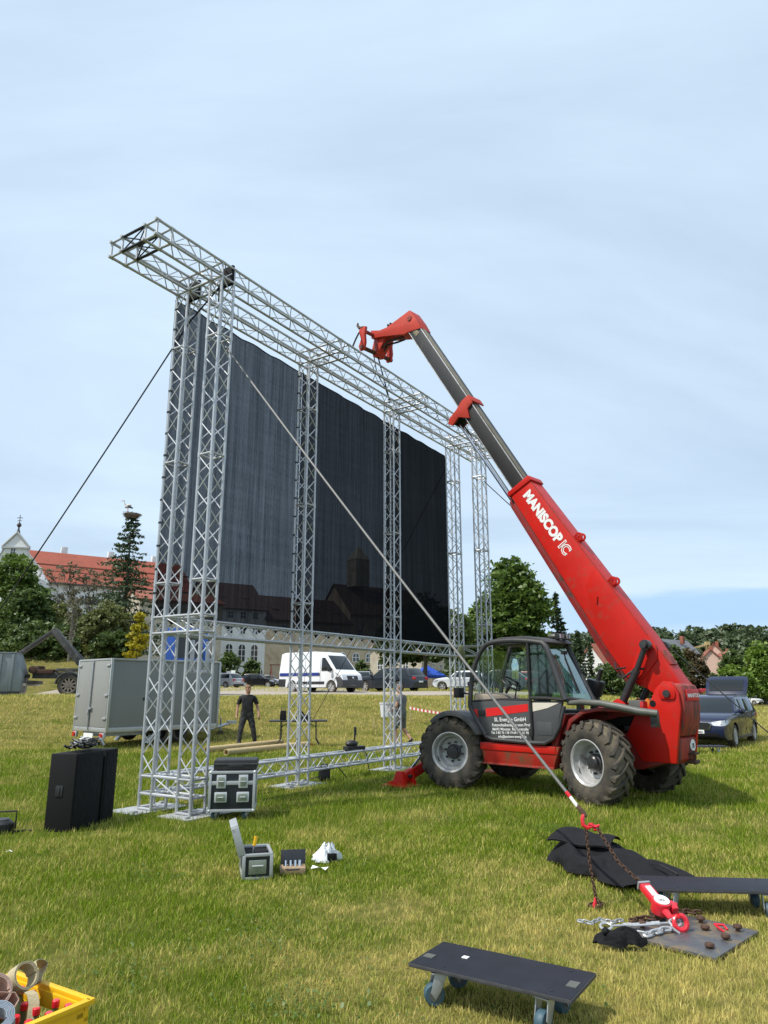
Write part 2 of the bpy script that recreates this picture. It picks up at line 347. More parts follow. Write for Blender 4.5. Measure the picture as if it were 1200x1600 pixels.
def grass_mat(name, ground):
    m = bpy.data.materials.new(name); m.use_nodes = True; t = m.node_tree; t.nodes.clear(); L = t.links.new
    co = t.nodes.new('ShaderNodeTexCoord').outputs['Object']; g = t.nodes.new('ShaderNodeNewGeometry')
    def noise(sc, det=4, ro=0.55, st=None):
        n = t.nodes.new('ShaderNodeTexNoise'); n.inputs['Scale'].default_value = sc; n.inputs['Detail'].default_value = det; n.inputs['Roughness'].default_value = ro
        if st:
            q = t.nodes.new('ShaderNodeMapping'); q.inputs['Scale'].default_value = st; L(co, q.inputs[0]); L(q.outputs[0], n.inputs['Vector'])
        else: L(co, n.inputs['Vector'])
        return n.outputs['Fac']
    def mr(v, a, b, c, d):
        r = t.nodes.new('ShaderNodeMapRange'); r.interpolation_type = 'SMOOTHSTEP'
        for k, q in zip(('From Min', 'From Max', 'To Min', 'To Max'), (a, b, c, d)): r.inputs[k].default_value = q
        L(v, r.inputs[0]); return r.outputs[0]
    def ma(op, a, b):
        n = t.nodes.new('ShaderNodeMath'); n.operation = op
        for i, v in enumerate((a, b)):
            if isinstance(v, (int, float)): n.inputs[i].default_value = v
            else: L(v, n.inputs[i])
        n.use_clamp = False; return n.outputs[0]
    def mix(f, a, b):
        n = t.nodes.new('ShaderNodeMixRGB'); L(f, n.inputs[0])
        for i, c in ((1, a), (2, b)):
            if isinstance(c, tuple): n.inputs[i].default_value = (*c, 1)
            else: L(c, n.inputs[i])
        return n.outputs[0]
    sp = t.nodes.new('ShaderNodeSeparateXYZ'); L(co, sp.inputs[0])
    patch = mr(noise(0.75, 5, 0.62), 0.40, 0.66, 0, 1)
    fine = mr(noise(2.6, 4, 0.6), 0.35, 0.7, 0, 1)
    # the near right of the field and the bank were mown shorter and dried out
    nearr = ma('MULTIPLY', mr(sp.outputs[1], 8.5, 4.8, 0, 1), mr(sp.outputs[0], -1.4, 1.3, 0.15, 1))
    bank = ma('MULTIPLY', mr(sp.outputs[1], 19, 24, 0, 1), mr(noise(0.9, 5, 0.65, (0.35, 2.2, 1)), 0.3, 0.62, 0.25, 1))
    dry = ma('ADD', ma('ADD', ma('MULTIPLY', patch, 0.50), ma('MULTIPLY', fine, 0.26)), ma('ADD', ma('MULTIPLY', nearr, 0.72), ma('MULTIPLY', bank, 0.85)))
    if not ground:
        dry = ma('ADD', dry, ma('MULTIPLY', ma('SUBTRACT', g.outputs['Random Per Island'], 0.5), 1.15))
    f = mr(dry, 0.08, 1.0, 0, 1)
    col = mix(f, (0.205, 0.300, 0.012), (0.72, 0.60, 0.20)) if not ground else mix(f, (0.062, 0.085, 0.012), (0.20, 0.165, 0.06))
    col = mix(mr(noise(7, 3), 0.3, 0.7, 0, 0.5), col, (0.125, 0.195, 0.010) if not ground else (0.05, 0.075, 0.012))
    o = t.nodes.new('ShaderNodeOutputMaterial'); d = t.nodes.new('ShaderNodeBsdfDiffuse'); L(col, d.inputs[0])
    if ground:
        b = t.nodes.new('ShaderNodeBump'); b.inputs['Strength'].default_value = 0.8; b.inputs['Distance'].default_value = 0.06
        L(noise(26, 6, 0.7), b.inputs['Height']); L(b.outputs[0], d.inputs[1]); L(d.outputs[0], o.inputs[0])
    else:
        tl = t.nodes.new('ShaderNodeBsdfTranslucent'); L(col, tl.inputs[0]); gl = t.nodes.new('ShaderNodeBsdfGlossy'); gl.inputs['Roughness'].default_value = 0.45; gl.inputs[0].default_value = (0.6, 0.6, 0.5, 1)
        a = t.nodes.new('ShaderNodeMixShader'); a.inputs[0].default_value = 0.28; L(d.outputs[0], a.inputs[1]); L(tl.outputs[0], a.inputs[2])
        c = t.nodes.new('ShaderNodeMixShader'); c.inputs[0].default_value = 0.025; L(a.outputs[0], c.inputs[1]); L(gl.outputs[0], c.inputs[2]); L(c.outputs[0], o.inputs[0])
    return m
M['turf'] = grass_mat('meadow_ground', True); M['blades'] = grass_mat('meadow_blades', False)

def axis_vals(lo, hi, fine_lo, fine_hi, step, grow=1.25):
    v = list(np.arange(fine_lo, fine_hi + 1e-6, step)); s = step
    while v[-1] < hi: s *= grow; v.append(v[-1] + s)
    s = step
    while v[0] > lo: s *= grow; v.insert(0, v[0] - s)
    return np.array(v)
xs = axis_vals(-700, 700, -22, 26, 0.5); ys = axis_vals(-40, 1400, 0, 60, 0.5)
X, Y = np.meshgrid(xs, ys); Z = terr(X, Y)
nx, ny = len(xs), len(ys)
idx = np.arange(nx * ny).reshape(ny, nx)
F = np.stack([idx[:-1, :-1], idx[:-1, 1:], idx[1:, 1:], idx[1:, :-1]], -1).reshape(-1, 4)
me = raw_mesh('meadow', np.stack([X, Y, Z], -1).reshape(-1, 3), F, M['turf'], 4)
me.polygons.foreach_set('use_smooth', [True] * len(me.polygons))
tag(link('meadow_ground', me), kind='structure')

# gravel road and parking along the top of the bank
def road_far(x): return 41.5 + 40 * sst((x + 20) / 5) * (1 - sst((x + 5) / 5)) + 6 * sst((x + 3) / 4)
def road_near(x): return 33.2 + 0.06 * (x + 20) + 0.25 * math.sin(x * 0.8) + 0.15 * math.sin(x * 2.3)
def road_pt(i, j):
    x = -60 + 76 * i; y0 = road_near(x); y = y0 + (road_far(x) + 0.4 * math.sin(x) - y0) * j
    return (x, y, tz(x, y) + 0.03)
M['gravel'] = mat('beige_gravel', (0.34, 0.29, 0.235), 0.9, vary=0.12, scale=1.2, bump=0.3, bscale=40, dirt=(0.28, 0.25, 0.2), dirt_at=0.55, dscale=0.6)
tag(MB().grid(150, 40, road_pt).build('gravel_road', M['gravel']), kind='structure')

# grass blades, denser towards the near field
rng = np.random.default_rng(3)
PLATE = [(1.74, 5.64), (2.34, 6.11), (2.59, 5.64), (2.12, 5.14)]
def inside(px, py, poly):
    r = np.ones(len(px), bool); n = len(poly); sgn = None
    for i in range(n):
        a, b = poly[i], poly[(i + 1) % n]; c = (b[0] - a[0]) * (py - a[1]) - (b[1] - a[1]) * (px - a[0])
        if sgn is None: sgn = np.sign(np.mean([(b[0] - a[0]) * (q[1] - a[1]) - (b[1] - a[1]) * (q[0] - a[0]) for q in poly]))
        r &= c * sgn > 0
    return r
def rect(cx, cy, hx, hy, a):
    c, s = math.cos(a), math.sin(a); return [(cx + c * x - s * y, cy + s * x + c * y) for x, y in ((-hx, -hy), (hx, -hy), (hx, hy), (-hx, hy))]
TA = math.atan2(.8348, .5505); BARE = [rect(2.14, 5.60, .37, .34, R(44)), rect(1.63, 5.36, .1, .06, 0), rect(-1.2, 7.5, .1, .17, R(14))]
for kx, ky in ((.02, .9), (.12, -.05), (3.22, .8), (6.4, .8), (9.5, .8), (9.5, 0)):
    BARE.append(rect(-2.63 + .5505 * (kx + .1335) - .8348 * (ky + .1335), 10.40 + .8348 * (kx + .1335) + .5505 * (ky + .1335), .47, .29, TA))
BARE.append([(1.66, 7.62), (2.05, 6.80), (2.75, 6.80), (2.08, 8.42)])
def blades(n, d0, d1, pw, half, segs):
    t = rng.random(n); k = 2 - pw
    d = (d0 ** k + t * (d1 ** k - d0 ** k)) ** (1 / k); a = (rng.random(n) * 2 - 1) * half
    x = d * np.sin(a); y = d * np.cos(a)
    nclump = rng.normal(0, 0.012, (n, 2)) * d[:, None] ** 0.5
    bare = np.sin(x * 1.9 + 2.1 * np.sin(y * 1.3 + .5)) * np.sin(y * 2.3 + 1.7 * np.sin(x * 1.1)) + .5 * np.sin(x * 5.3 + y * 3.1) * np.sin(y * 6.1 - x * 2.2)
    keep = (y < 33 + 0.06 * (x + 20)) | (x > 14) | (y > 47)
    keep &= rng.random(n) > .55 * np.clip((bare - .45) / .5, 0, 1)
    for p in BARE: keep &= ~inside(x, y, p)
    x, y, d = x[keep], y[keep], d[keep]; n = len(x)
    z = terr(x, y)
    tall = 0.6 + 0.8 * (0.5 + 0.5 * np.sin(x * 2.1 + 1.3 * np.sin(y * 1.7)) * np.sin(y * 2.3 + np.sin(x * 1.9)))
    h = (0.030 + 0.046 * rng.random(n)) * (0.65 + 0.45 * tall) * (1 + 0.02 * d)
    h = h * (0.66 + 0.34 * sst((d - 5) / 6)) * np.where((y < 9) & (x > -1.5), 0.88, 1.0)
    wd = np.maximum(0.0019, 0.00036 * d) * (0.7 + 0.7 * rng.random(n))
    ang = rng.random(n) * 2 * np.pi; fx, fy = np.cos(ang), np.sin(ang)
    la = rng.random(n) * 2 * np.pi; lean = h * (0.15 + 0.75 * rng.random(n) ** 1.5); lx, ly = np.cos(la) * lean, np.sin(la) * lean
    B = np.stack([x, y, z - 0.008], -1); Wv = np.stack([fx * wd, fy * wd, np.zeros(n)], -1)
    tip = B + np.stack([lx, ly, h], -1)
    if segs == 1:
        V = np.stack([B - Wv, B + Wv, tip], 1); Fq = np.array([[0, 1, 2]])
    else:
        mid = B + np.stack([lx * 0.3, ly * 0.3, h * 0.6], -1)
        V = np.stack([B - Wv, B + Wv, mid + Wv * 0.8, mid - Wv * 0.8, tip], 1); Fq = np.array([[0, 1, 2], [0, 2, 3], [3, 2, 4]])
    m = V.shape[1]; Fi = (np.arange(n)[:, None, None] * m + Fq[None]).reshape(-1, 3)
    return V.reshape(-1, 3), Fi
parts = [blades(300000, 2.6, 9.5, 1.15, R(37), 3), blades(330000, 9.0, 36, 1.55, R(36), 1), blades(60000, 30, 90, 1.6, R(33), 1)]
vo = 0; VV, FF = [], []
for a_, b_ in parts: VV.append(a_); FF.append(b_ + vo); vo += len(a_)
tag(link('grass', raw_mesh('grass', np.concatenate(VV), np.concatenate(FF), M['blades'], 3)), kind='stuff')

# clover, plantain leaves and small white flowers low in the grass
M['weed'] = leaf_mat('clover_leaf', (.075, .135, .022), (.13, .19, .035), .3, 2.0)
nw = 52; wx, wy = [], []
for k_ in range(nw):
    d_ = 4.2 + 11 * rng.random() ** 1.3; a_ = (rng.random() * 2 - 1) * R(30); m_ = int(rng.integers(30, 150)); r_w = .10 + .30 * rng.random()
    wx.append(d_ * math.sin(a_) + rng.normal(0, r_w, m_)); wy.append(d_ * math.cos(a_) + rng.normal(0, r_w * 1.2, m_))
wx, wy = np.concatenate(wx), np.concatenate(wy); ok_ = ~((wx > 1.3) & (wx < 3.4) & (wy < 9)); wx, wy = wx[ok_], wy[ok_]; n_ = len(wx); wz = terr(wx, wy) + .028 + .03 * rng.random(n_)
an = rng.random(n_) * 6.283; sz = .004 + .007 * rng.random(n_); ti = rng.normal(0, .35, (n_, 2)); Pw = []
for q_ in range(6):
    ca, sa = np.cos(an + q_ * 1.047), np.sin(an + q_ * 1.047); Pw.append(np.stack([wx + ca * sz, wy + sa * sz, wz + (ca * ti[:, 0] + sa * ti[:, 1]) * sz], -1))
tag(link('weeds', raw_mesh('weeds', np.stack(Pw, 1).reshape(-1, 3), np.arange(n_ * 6).reshape(-1, 6), M['weed'], 6)), kind='stuff')
# ------------------------------------------------------------------ trees
M['bark'] = mat('bark', (0.075, 0.058, 0.042), 0.9, vary=0.3, scale=5, bump=0.5, stretch=(3, 3, 0.6))
M['bark_pale'] = mat('pale_bark', (0.20, 0.18, 0.15), 0.9, vary=0.3, scale=5)
LM = {
 'chestnut': leaf_mat('chestnut_leaf', (0.068, 0.124, 0.023), (0.160, 0.237, 0.042)),
 'dark': leaf_mat('dark_leaf', (0.062, 0.103, 0.028), (0.128, 0.182, 0.043)),
 'olive': leaf_mat('olive_leaf', (0.104, 0.124, 0.039), (0.204, 0.225, 0.072)),
 'bright': leaf_mat('bright_leaf', (0.104, 0.193, 0.025), (0.227, 0.324, 0.048)),
 'yellow': leaf_mat('yellow_leaf', (0.319, 0.308, 0.025), (0.647, 0.535, 0.037)),
 'conifer': leaf_mat('conifer_needle', (0.033, 0.062, 0.027), (0.079, 0.115, 0.046), 0.15),
 'grey': leaf_mat('greyish_leaf', (0.123, 0.123, 0.071), (0.210, 0.196, 0.115)),
 'far': leaf_mat('far_wood_leaf', (0.061, 0.092, 0.043), (0.116, 0.156, 0.063)),
 'red': leaf_mat('copper_leaf', (0.088, 0.074, 0.035), (0.154, 0.111, 0.051)),
}
def leaf_quads(P, size, r, up=0.35, squash=1.0):
    n = len(P)
    nrm = r.normal(0, 1, (n, 3)); nrm[:, 2] = np.abs(nrm[:, 2]) + up; nrm /= np.linalg.norm(nrm, axis=1)[:, None]
    t = np.cross(nrm, r.normal(0, 1, (n, 3))); t /= np.linalg.norm(t, axis=1)[:, None]; b = np.cross(nrm, t)
    s = size * (0.6 + 0.8 * r.random(n))[:, None]
    V = np.stack([P - t * s, P - b * s * 0.55 * squash, P + t * s, P + b * s * 0.55 * squash], 1)
    return V.reshape(-1, 3), np.arange(n * 4).reshape(-1, 4)
def crown(name, blobs, n, size, m, parent, seed, per=34, spread=0.2, hollow=0.5):
    r = np.random.default_rng(seed); bl = np.array(blobs, float); wgt = (bl[:, 3] * bl[:, 5]); wgt /= wgt.sum()
    nc = max(6, n // per); bi = r.choice(len(bl), nc, p=wgt); dv = r.normal(0, 1, (nc, 3)); dv /= np.linalg.norm(dv, axis=1)[:, None]
    rad = hollow + (1.03 - hollow) * r.random(nc) ** 0.55
    Cc = bl[bi, :3] + dv * bl[bi, 3:6] * rad[:, None]
    sg = spread * bl[bi, 3:6].mean(1)
    li = np.repeat(np.arange(nc), per)
    off = r.normal(0, 1, (nc * per, 3)); off[:, 2] *= 0.62
    P = Cc[li] + off * (sg * (0.5 + r.random(nc)))[li][:, None] * 0.62
    V, Fq = leaf_quads(P, size, r)
    return link(name, raw_mesh(name, V, Fq, m, 4), parent)
def trunk(name, h, r0, parent, blobs=(), m=None, seed=0, fork=0.45):
    q = random.Random(seed); b = MB()
    pts = [(q.uniform(-.05, .05) * i * r0 * 4, q.uniform(-.05, .05) * i * r0 * 4, h * i / 5 - (0.15 if i == 0 else 0)) for i in range(6)]
    b.path(pts, [r0 * (1.25 if i == 0 else 1 - 0.14 * i) for i in range(6)], 9)
    for bb in blobs:
        k = q.uniform(fork, 0.85); p = Vector(pts[min(5, int(k * 5))]); e = Vector(bb[:3])
        mid = p.lerp(e, 0.5) + Vector((q.uniform(-.1, .1), q.uniform(-.1, .1), 0.12)) * (e - p).length
        b.path([p, mid, e], [r0 * 0.5, r0 * 0.3, r0 * 0.1], 6)
    return b.build(name, m or M['bark'], parent)
def tree(label, px, pbase, ptop, wpx, D, m='dark', n=7000, leaf=0.22, name='leafy_tree', cat='tree', group=None, seed=1, trunk_h=None, blobs=None, lift=0.16, tr=0.02, bark=None):
    """crown as wide as wpx and as high as ptop..pbase pixels of the photograph subtend at the distance D"""
    p = at(px, pbase, D); gz = tz(p.x, p.y); top = at(px, ptop, D).z; H = top - gz; Wd = wpx / 1153 * D
    t = thing(name, label, cat, (p.x, p.y, gz), random.Random(seed).uniform(0, 6), group)
    q = random.Random(seed * 7 + 1)
    if blobs is None:
        blobs = []; z0 = H * lift
        blobs.append((0, 0, (z0 + H) / 2, Wd * 0.36, Wd * 0.36, (H - z0) * 0.47))
        for k in range(9):
            a = k * 2.4 + q.uniform(-.4, .4); zz = z0 + (H - z0) * q.uniform(0.14, 0.80); f = math.sin(math.pi * min(0.92, max(0.2, (zz - z0) / (H - z0) * 0.8 + 0.22)))
            rr = Wd * q.uniform(0.16, 0.25); dd = max(0, Wd * 0.5 * f - rr)
            blobs.append((math.cos(a) * dd, math.sin(a) * dd, zz, rr, rr, rr * q.uniform(0.75, 1.05)))
    else:
        blobs = [(a * Wd, b_ * Wd, c * H, d * Wd, d * Wd, e * H) for a, b_, c, d, e in blobs]
    trunk('trunk', trunk_h or H * 0.6, max(0.05, H * tr), t, blobs[:5], bark, seed)
    crown('crown', blobs, n, leaf, LM[m], t, seed)
    return t
def conifer(label, px, pbase, ptop, wpx, D, n=26, seed=1, group=None, leaf=0.2, m='conifer', sparse=0.0, name='conifer_tree', ragged=0.25, z0f=0.06, cat='tree', per=15):
    p = at(px, pbase, D); gz = tz(p.x, p.y); H = at(px, ptop, D).z - gz; Wd = wpx / 1153 * D / 2
    t = thing(name, label, cat, (p.x, p.y, gz), 0, group); r = np.random.default_rng(seed); P = []; br = MB()
    br.path([(0, 0, -0.2), (0.03 * H * 0.2, 0, H * 0.5), (0, 0, H)], [H * 0.016, H * 0.01, 0.02], 7)
    for i in range(n):
        f = z0f + (1 - z0f) * i / n; z = f * H; RR = Wd * (1 - f) ** 0.85 + 0.03 * Wd
        for k in range(int(r.integers(5, 9))):
            if r.random() < sparse: continue
            a = r.random() * 6.283; L = RR * (1 - ragged + 2 * ragged * r.random()); pn = max(4, int(per * min(1, .3 + .9 * RR / Wd))); s = r.random(pn) ** 0.75
            droop = -0.25 * L * s ** 1.2 + 0.10 * L * s ** 3
            side = r.normal(0, 0.10 * L + 0.05, pn)
            P.append(np.stack([np.cos(a) * L * s - np.sin(a) * side, np.sin(a) * L * s + np.cos(a) * side, z + droop + r.normal(0, 0.012 * H / n * 10, pn)], -1))
            if k < 4: br.path([(0, 0, z), (math.cos(a) * L * .5, math.sin(a) * L * .5, z - .10 * L), (math.cos(a) * L * .95, math.sin(a) * L * .95, z - .16 * L)], [0.03 + 0.012 * L, 0.02, 0.008], 4)
    br.build('trunk', M['bark'], t)
    P = np.concatenate(P); V, Fq = leaf_quads(P, leaf, r, 0.1, 0.8)
    link('crown', raw_mesh('crown', V, Fq, LM[m], 4), t); return t

GT = 'trees behind the car park'
# chestnut and its neighbours right of the screen
chest = [(0, 0, .56, .34, .42), (.0, .0, .86, .19, .14), (-.22, .1, .44, .24, .18), (.24, 0, .40, .24, .17), (-.12, -.2, .62, .24, .17), (.14, -.15, .68, .22, .14), (-.26, -.1, .28, .22, .13), (.28, .1, .24, .22, .12), (0, -.3, .3, .24, .15), (.05, .28, .5, .24, .2), (-.04, -.16, .8, .16, .1)]
tree('tall dark green chestnut tree rising behind the cab of the telehandler', 806, 1080, 873, 132, 88, 'chestnut', 26000, 0.34, seed=3, group=GT, blobs=chest, tr=0.018)
tree('smaller round tree seen between the two end columns of the truss', 733, 1080, 962, 52, 84, 'chestnut', 6000, 0.28, seed=5, group=GT)
conifer('pointed dark conifer right of the tall chestnut tree', 876, 1085, 924, 66, 92, 30, 4, GT, 0.34, ragged=.22)
conifer('low pointed conifer between the tall conifer and the red boom', 908, 1085, 983, 44, 96, 22, 6, GT, 0.30)
conifer('thin conifer tip beside the red boom and the brown roofed house', 926, 1085, 992, 22, 118, 20, 8, GT, 0.3)
wide = [(0, 0, .72, .34, .26), (-.3, 0, .58, .24, .2), (.3, 0, .54, .24, .2), (-.12, -.2, .48, .2, .16), (.16, -.2, .46, .2, .16), (-.38, -.05, .42, .14, .12), (.38, -.05, .38, .16, .14), (.25, -.1, .33, .16, .09), (-.2, .1, .36, .14, .09)]
tree('spreading dark tree with a bare trunk beside the blue tent', 664, 1076, 930, 150, 70, 'dark', 15000, 0.24, seed=9, group=GT, blobs=wide, tr=0.028, trunk_h=6.0)
for i, (lab, px, pb, pt, wp, D, mm, nn) in enumerate([
 ('dense dark green bush behind the exhaust of the telehandler', 955, 1100, 1035, 70, 62, 'dark', 7000),
 ('olive green tree below the brown roofed house', 985, 1095, 1018, 60, 84, 'olive', 5000),
 ('leafy tree filling the gap under the foot of the red boom', 1010, 1100, 1030, 60, 72, 'dark', 6000),
 ('dark tree in front of the grey barn roof', 1052, 1100, 998, 64, 98, 'dark', 8000),
 ('broad dark tree below the red roofs beside the barn', 1088, 1098, 1012, 56, 112, 'red', 7000),
 ('bright green tree behind the open tailgate', 1152, 1095, 1040, 72, 106, 'bright', 9000),
 ('tall light green tree at the right edge of the field', 1196, 1095, 1004, 62, 118, 'bright', 9000),
 ('dark tree standing between the pink gable and the light green tree', 1150, 1092, 1012, 50, 136, 'dark', 6000),
 ('dark rounded tree behind the white parked car far right', 1186, 1094, 1052, 40, 128, 'dark', 5000),
 ('low dark hedge tree behind the red roofed wooden huts', 1112, 1096, 1052, 60, 128, 'dark', 6000)]):
    tree(lab, px, pb, pt, wp, D, mm, nn, 0.0026 * D, seed=20 + i, group='trees along the right side of the field', lift=0.04)
# left side
GL = 'trees and shrubs around the white church'
tree('round dense green tree in front of the white church gable', 8, 1060, 860, 86, 58, 'chestnut', 15000, 0.18, seed=41, group=GL, lift=0.05, blobs=[(.08, 0, .78, .34, .20), (-.24, .1, .70, .34, .20), (.28, -.1, .60, .26, .15), (-.1, -.2, .52, .42, .2), (.2, .1, .38, .34, .16), (-.25, 0, .26, .4, .18), (.22, -.1, .18, .34, .15)])
tree('bushy tree below the round tree at the left edge', 28, 1055, 918, 100, 54, 'dark', 12000, 0.16, seed=42, group=GL, lift=0.02)
tree('olive green bush behind the raised steel arm', 95, 1052, 940, 110, 57, 'olive', 12000, 0.15, seed=43, group=GL, lift=0.0)
tree('wide grey green bush beside the yellow tree', 160, 1048, 938, 90, 55, 'olive', 11000, 0.15, seed=44, group=GL, lift=0.0)
tree('low dark bush at the foot of the shrubs behind the truck', 58, 1056, 985, 140, 51, 'dark', 9000, 0.14, seed=45, group=GL, lift=0.0)
tree('dark low bush under the grey green shrubs', 175, 1050, 990, 80, 51, 'dark', 7000, 0.14, seed=47, group=GL, lift=0.0)
tree('yellow leaved tree beside the stone wall behind the grey trailer', 212, 1045, 956, 42, 50, 'yellow', 5200, 0.13, seed=46, group=GL, lift=0.03, name='yellow_tree', blobs=[(0, 0, .88, .16, .10), (-.12, .1, .72, .24, .07), (.2, -.1, .66, .22, .06), (-.2, -.1, .52, .24, .07), (.12, .1, .48, .28, .06), (-.1, 0, .34, .34, .07), (.26, -.1, .30, .22, .05), (-.28, .1, .2, .22, .06), (.1, -.2, .16, .3, .06)])
def thin_tree(label, px, pb, pt, wpx, D, n, seed):
    p = at(px, pb, D); gz = tz(p.x, p.y); H = at(px, pt, D).z - gz; Wd = wpx / 1153 * D
    t = thing('sparse_tree', label, 'tree', (p.x, p.y, gz), 0, 'thin sparse trees in front of the white wing'); q = random.Random(seed); b = MB(); bl = []
    for s in range(4):
        x0 = q.uniform(-.12, .12) * Wd; x1 = q.uniform(-.3, .3) * Wd
        pts = [(x0 + (x1 - x0) * k / 5 + q.uniform(-.04, .04) * Wd, q.uniform(-.1, .1), H * q.uniform(.94, 1) * k / 5) for k in range(6)]
        b.path(pts, [0.05 - 0.008 * k for k in range(6)], 6)
        for k in range(9):
            f = q.uniform(.35, .98); i = min(4, int(f * 5)); a = Vector(pts[i]).lerp(Vector(pts[i + 1]), f * 5 - i)
            e = a + Vector((q.uniform(-1, 1) * .28 * Wd, q.uniform(-.6, .6), q.uniform(.02, .16) * H)); b.path([a, a.lerp(e, .5) + Vector((0, 0, .1)), e], [.03, .02, .008], 4)
            bl.append((e.x, e.y, e.z, .10 * Wd, .10 * Wd, .05 * H))
    b.build('trunk', M['bark_pale'], t); crown('crown', bl, n, .085, LM['grey'], t, seed, per=14, spread=.5, hollow=.1)
thin_tree('thin sparse tree with bare stems at the left end of the white wing', 84, 1050, 892, 70, 60, 2600, 51)
thin_tree('thin sparse tree with pale branches under the red roof', 136, 1050, 898, 70, 60, 2600, 52)
thin_tree('slim pale stemmed sapling before the grey green shrubs', 104, 1050, 930, 40, 49.5, 800, 53)
SPR = conifer('tall ragged spruce carrying a stork nest on its top', 186, 1040, 800, 158, 66, 36, 12, GL, 0.17, sparse=.10, ragged=.40, z0f=.10, name='spruce_tree', per=44)
p = SPR.location.copy(); p.z = at(186, 800, 66).z - .35
b = MB(); q = random.Random(5)
for k in range(110):
    a = q.uniform(0, 6.28); rr = q.uniform(.25, .75); zz = q.uniform(-.25, .22); d = a + q.uniform(.9, 2.2)
    c = Vector((math.cos(a) * rr * (1 + zz * .5), math.sin(a) * rr * (1 + zz * .5), zz)); e = Vector((math.cos(d), math.sin(d), q.uniform(-.3, .3))) * .38
    b.tube(c - e, c + e, .022, 4)
b.lathe([(0, -.28), (.45, -.26), (.72, .0), (.74, .16), (0, .2)], (0, 0, 0), (0, 0, 1), 14)
nest = b.build('stork_nest', mat('nest_twigs', (.16, .12, .085), .9, vary=.3, scale=4, bump=.4)); nest.location = p
tag(nest, 'broad stick nest on the top of the ragged spruce', 'nest')
# the stork standing on the nest
st = thing('stork', 'stork standing on the nest above the ragged spruce', 'bird', p + Vector((-.45, 0, .2)))
b = MB(); b.ball((0, 0, .72), (.34, .16, .18), 12, 8, Matrix.Rotation(R(-22), 3, 'Y')); b.path([(-.24, 0, .84), (-.36, 0, 1.0), (-.36, 0, 1.16), (-.42, 0, 1.26)], [.09, .06, .045, .055], 8); b.ball((-.45, 0, 1.27), (.085, .06, .06), 10, 6)
b.build('body', mat('stork_white', (.55, .53, .5), .8), st)
MB().tube((-.5, 0, 1.27), (-.78, 0, 1.16), .025, 6, .006).build('beak', M['red_print'], st)
MB().prism([(.0, .82), (.42, .62), (.46, .50), (.1, .56)], 'y', -.17, .17).build('wing', M['black'], st, .02)
for y in (-.06, .06): MB().tube((.02, y, .58), (0, y, -.05), .015, 5).build('leg', M['red_print'], st)

# shrubs in front of the far buildings
GB = 'shrubs in front of the old building'
tree('green shrub below the arched windows behind the silver car', 358, 1060, 1017, 54, 96, 'dark', 4500, .2, name='shrub', cat='shrub', seed=61, group=GB, lift=0)
tree('green shrub left of the swing frame behind the black car', 392, 1060, 1028, 44, 94, 'dark', 3600, .2, name='shrub', cat='shrub', seed=62, group=GB, lift=0)
tree('green shrub between the white van and the dark estate car', 566, 1068, 1031, 38, 82, 'dark', 3800, .18, name='shrub', cat='shrub', seed=63, group=GB, lift=0)
tree('low shrub behind the blue tent and the pale fence', 705, 1070, 1040, 60, 92, 'dark', 3600, .2, name='shrub', cat='shrub', seed=64, group=GB, lift=0)

# far wooded hills: one mass nobody could count
def hill_pt(i, j):
    x = -260 + 760 * i; y = 330 + 240 * j
    h = 41 * math.sin(min(1, j * 1.3) * math.pi / 2) * (0.55 + 0.45 * math.sin(i * 2.6 + 0.2)) * (0.9 + 0.1 * math.sin(i * 9))
    return (x, y, -2 + h * (0.35 + 0.65 * min(1, max(0, (i - .1) * 2.2))))
tag(MB().grid(60, 14, hill_pt).build('wooded_hill', mat('hill_ground', (.045, .06, .03), .95, vary=.3, scale=.05)), kind='structure')
r_ = np.random.default_rng(77); bl = []
for k in range(620):
    i, j = .3 + .7 * r_.random(), r_.random() ** 1.3 * .85
    x, y, z = hill_pt(i, j); s = r_.uniform(4.5, 8.0); bl.append((x, y, z + s * .5, s * .85, s * .85, s))
tag(crown('far_woodland', bl, 120000, 1.5, LM['far'], None, 78, per=14, spread=.30, hollow=.55), kind='stuff')

# ------------------------------------------------------------------ buildings
M['plaster'] = mat('white_plaster', (.70, .70, .68), .8, vary=.05, scale=.6, dirt=(.52, .5, .46), dirt_at=.6, dscale=.5, dirt_amt=.6)
M['plaster_pink'] = mat('pink_plaster', (.62, .42, .33), .8, vary=.05, scale=.6)
M['stone'] = mat('ochre_stone_wall', (.48, .40, .28), .9, vary=.22, scale=.9, bump=.4, bscale=6, dirt=(.36, .25, .17), dirt_at=.52, dscale=.55)
M['stone_pale'] = mat('pale_rubble_wall', (.46, .41, .32), .9, vary=.2, scale=1.1, bump=.5, bscale=6, dirt=(.33, .24, .17), dirt_at=.52, dscale=.6)
M['tiles'] = mat('red_roof_tiles', (.30, .072, .040), .75, vary=.1, scale=.8, bump=.3, bscale=14, dirt=(.20, .06, .04), dirt_at=.50, dscale=.7, dirt_amt=.7)
M['tiles_brown'] = mat('brown_roof_tiles', (.26, .085, .05), .8, vary=.12, scale=1, bump=.3, bscale=12)
M['tiles_dark'] = mat('dark_weathered_tiles', (.10, .06, .05), .85, vary=.15, scale=1, bump=.3, bscale=12)
M['slate'] = mat('grey_roof', (.15, .155, .165), .6, vary=.1, scale=.8, stretch=(1, 1, 4))
M['win_frame'] = mat('white_window_frame', (.72, .72, .7), .5)
M['pane'] = mat('window_pane', (.05, .055, .06), .08, spec=.6)
M['dark_trim'] = mat('dark_metal_trim', (.05, .04, .04), .5)
WV = Vector((math.sin(R(55)), math.cos(R(55)), 0)); WN = Vector((WV.y, -WV.x, 0))     # facade direction and its outward normal
def frame3(o, ex, ey):
    ex = ex.normalized(); ez = Vector((0, 0, 1)); ey = ey.normalized(); m = Matrix((ex, ey, ez)).transposed().to_4x4(); m.translation = o; return m
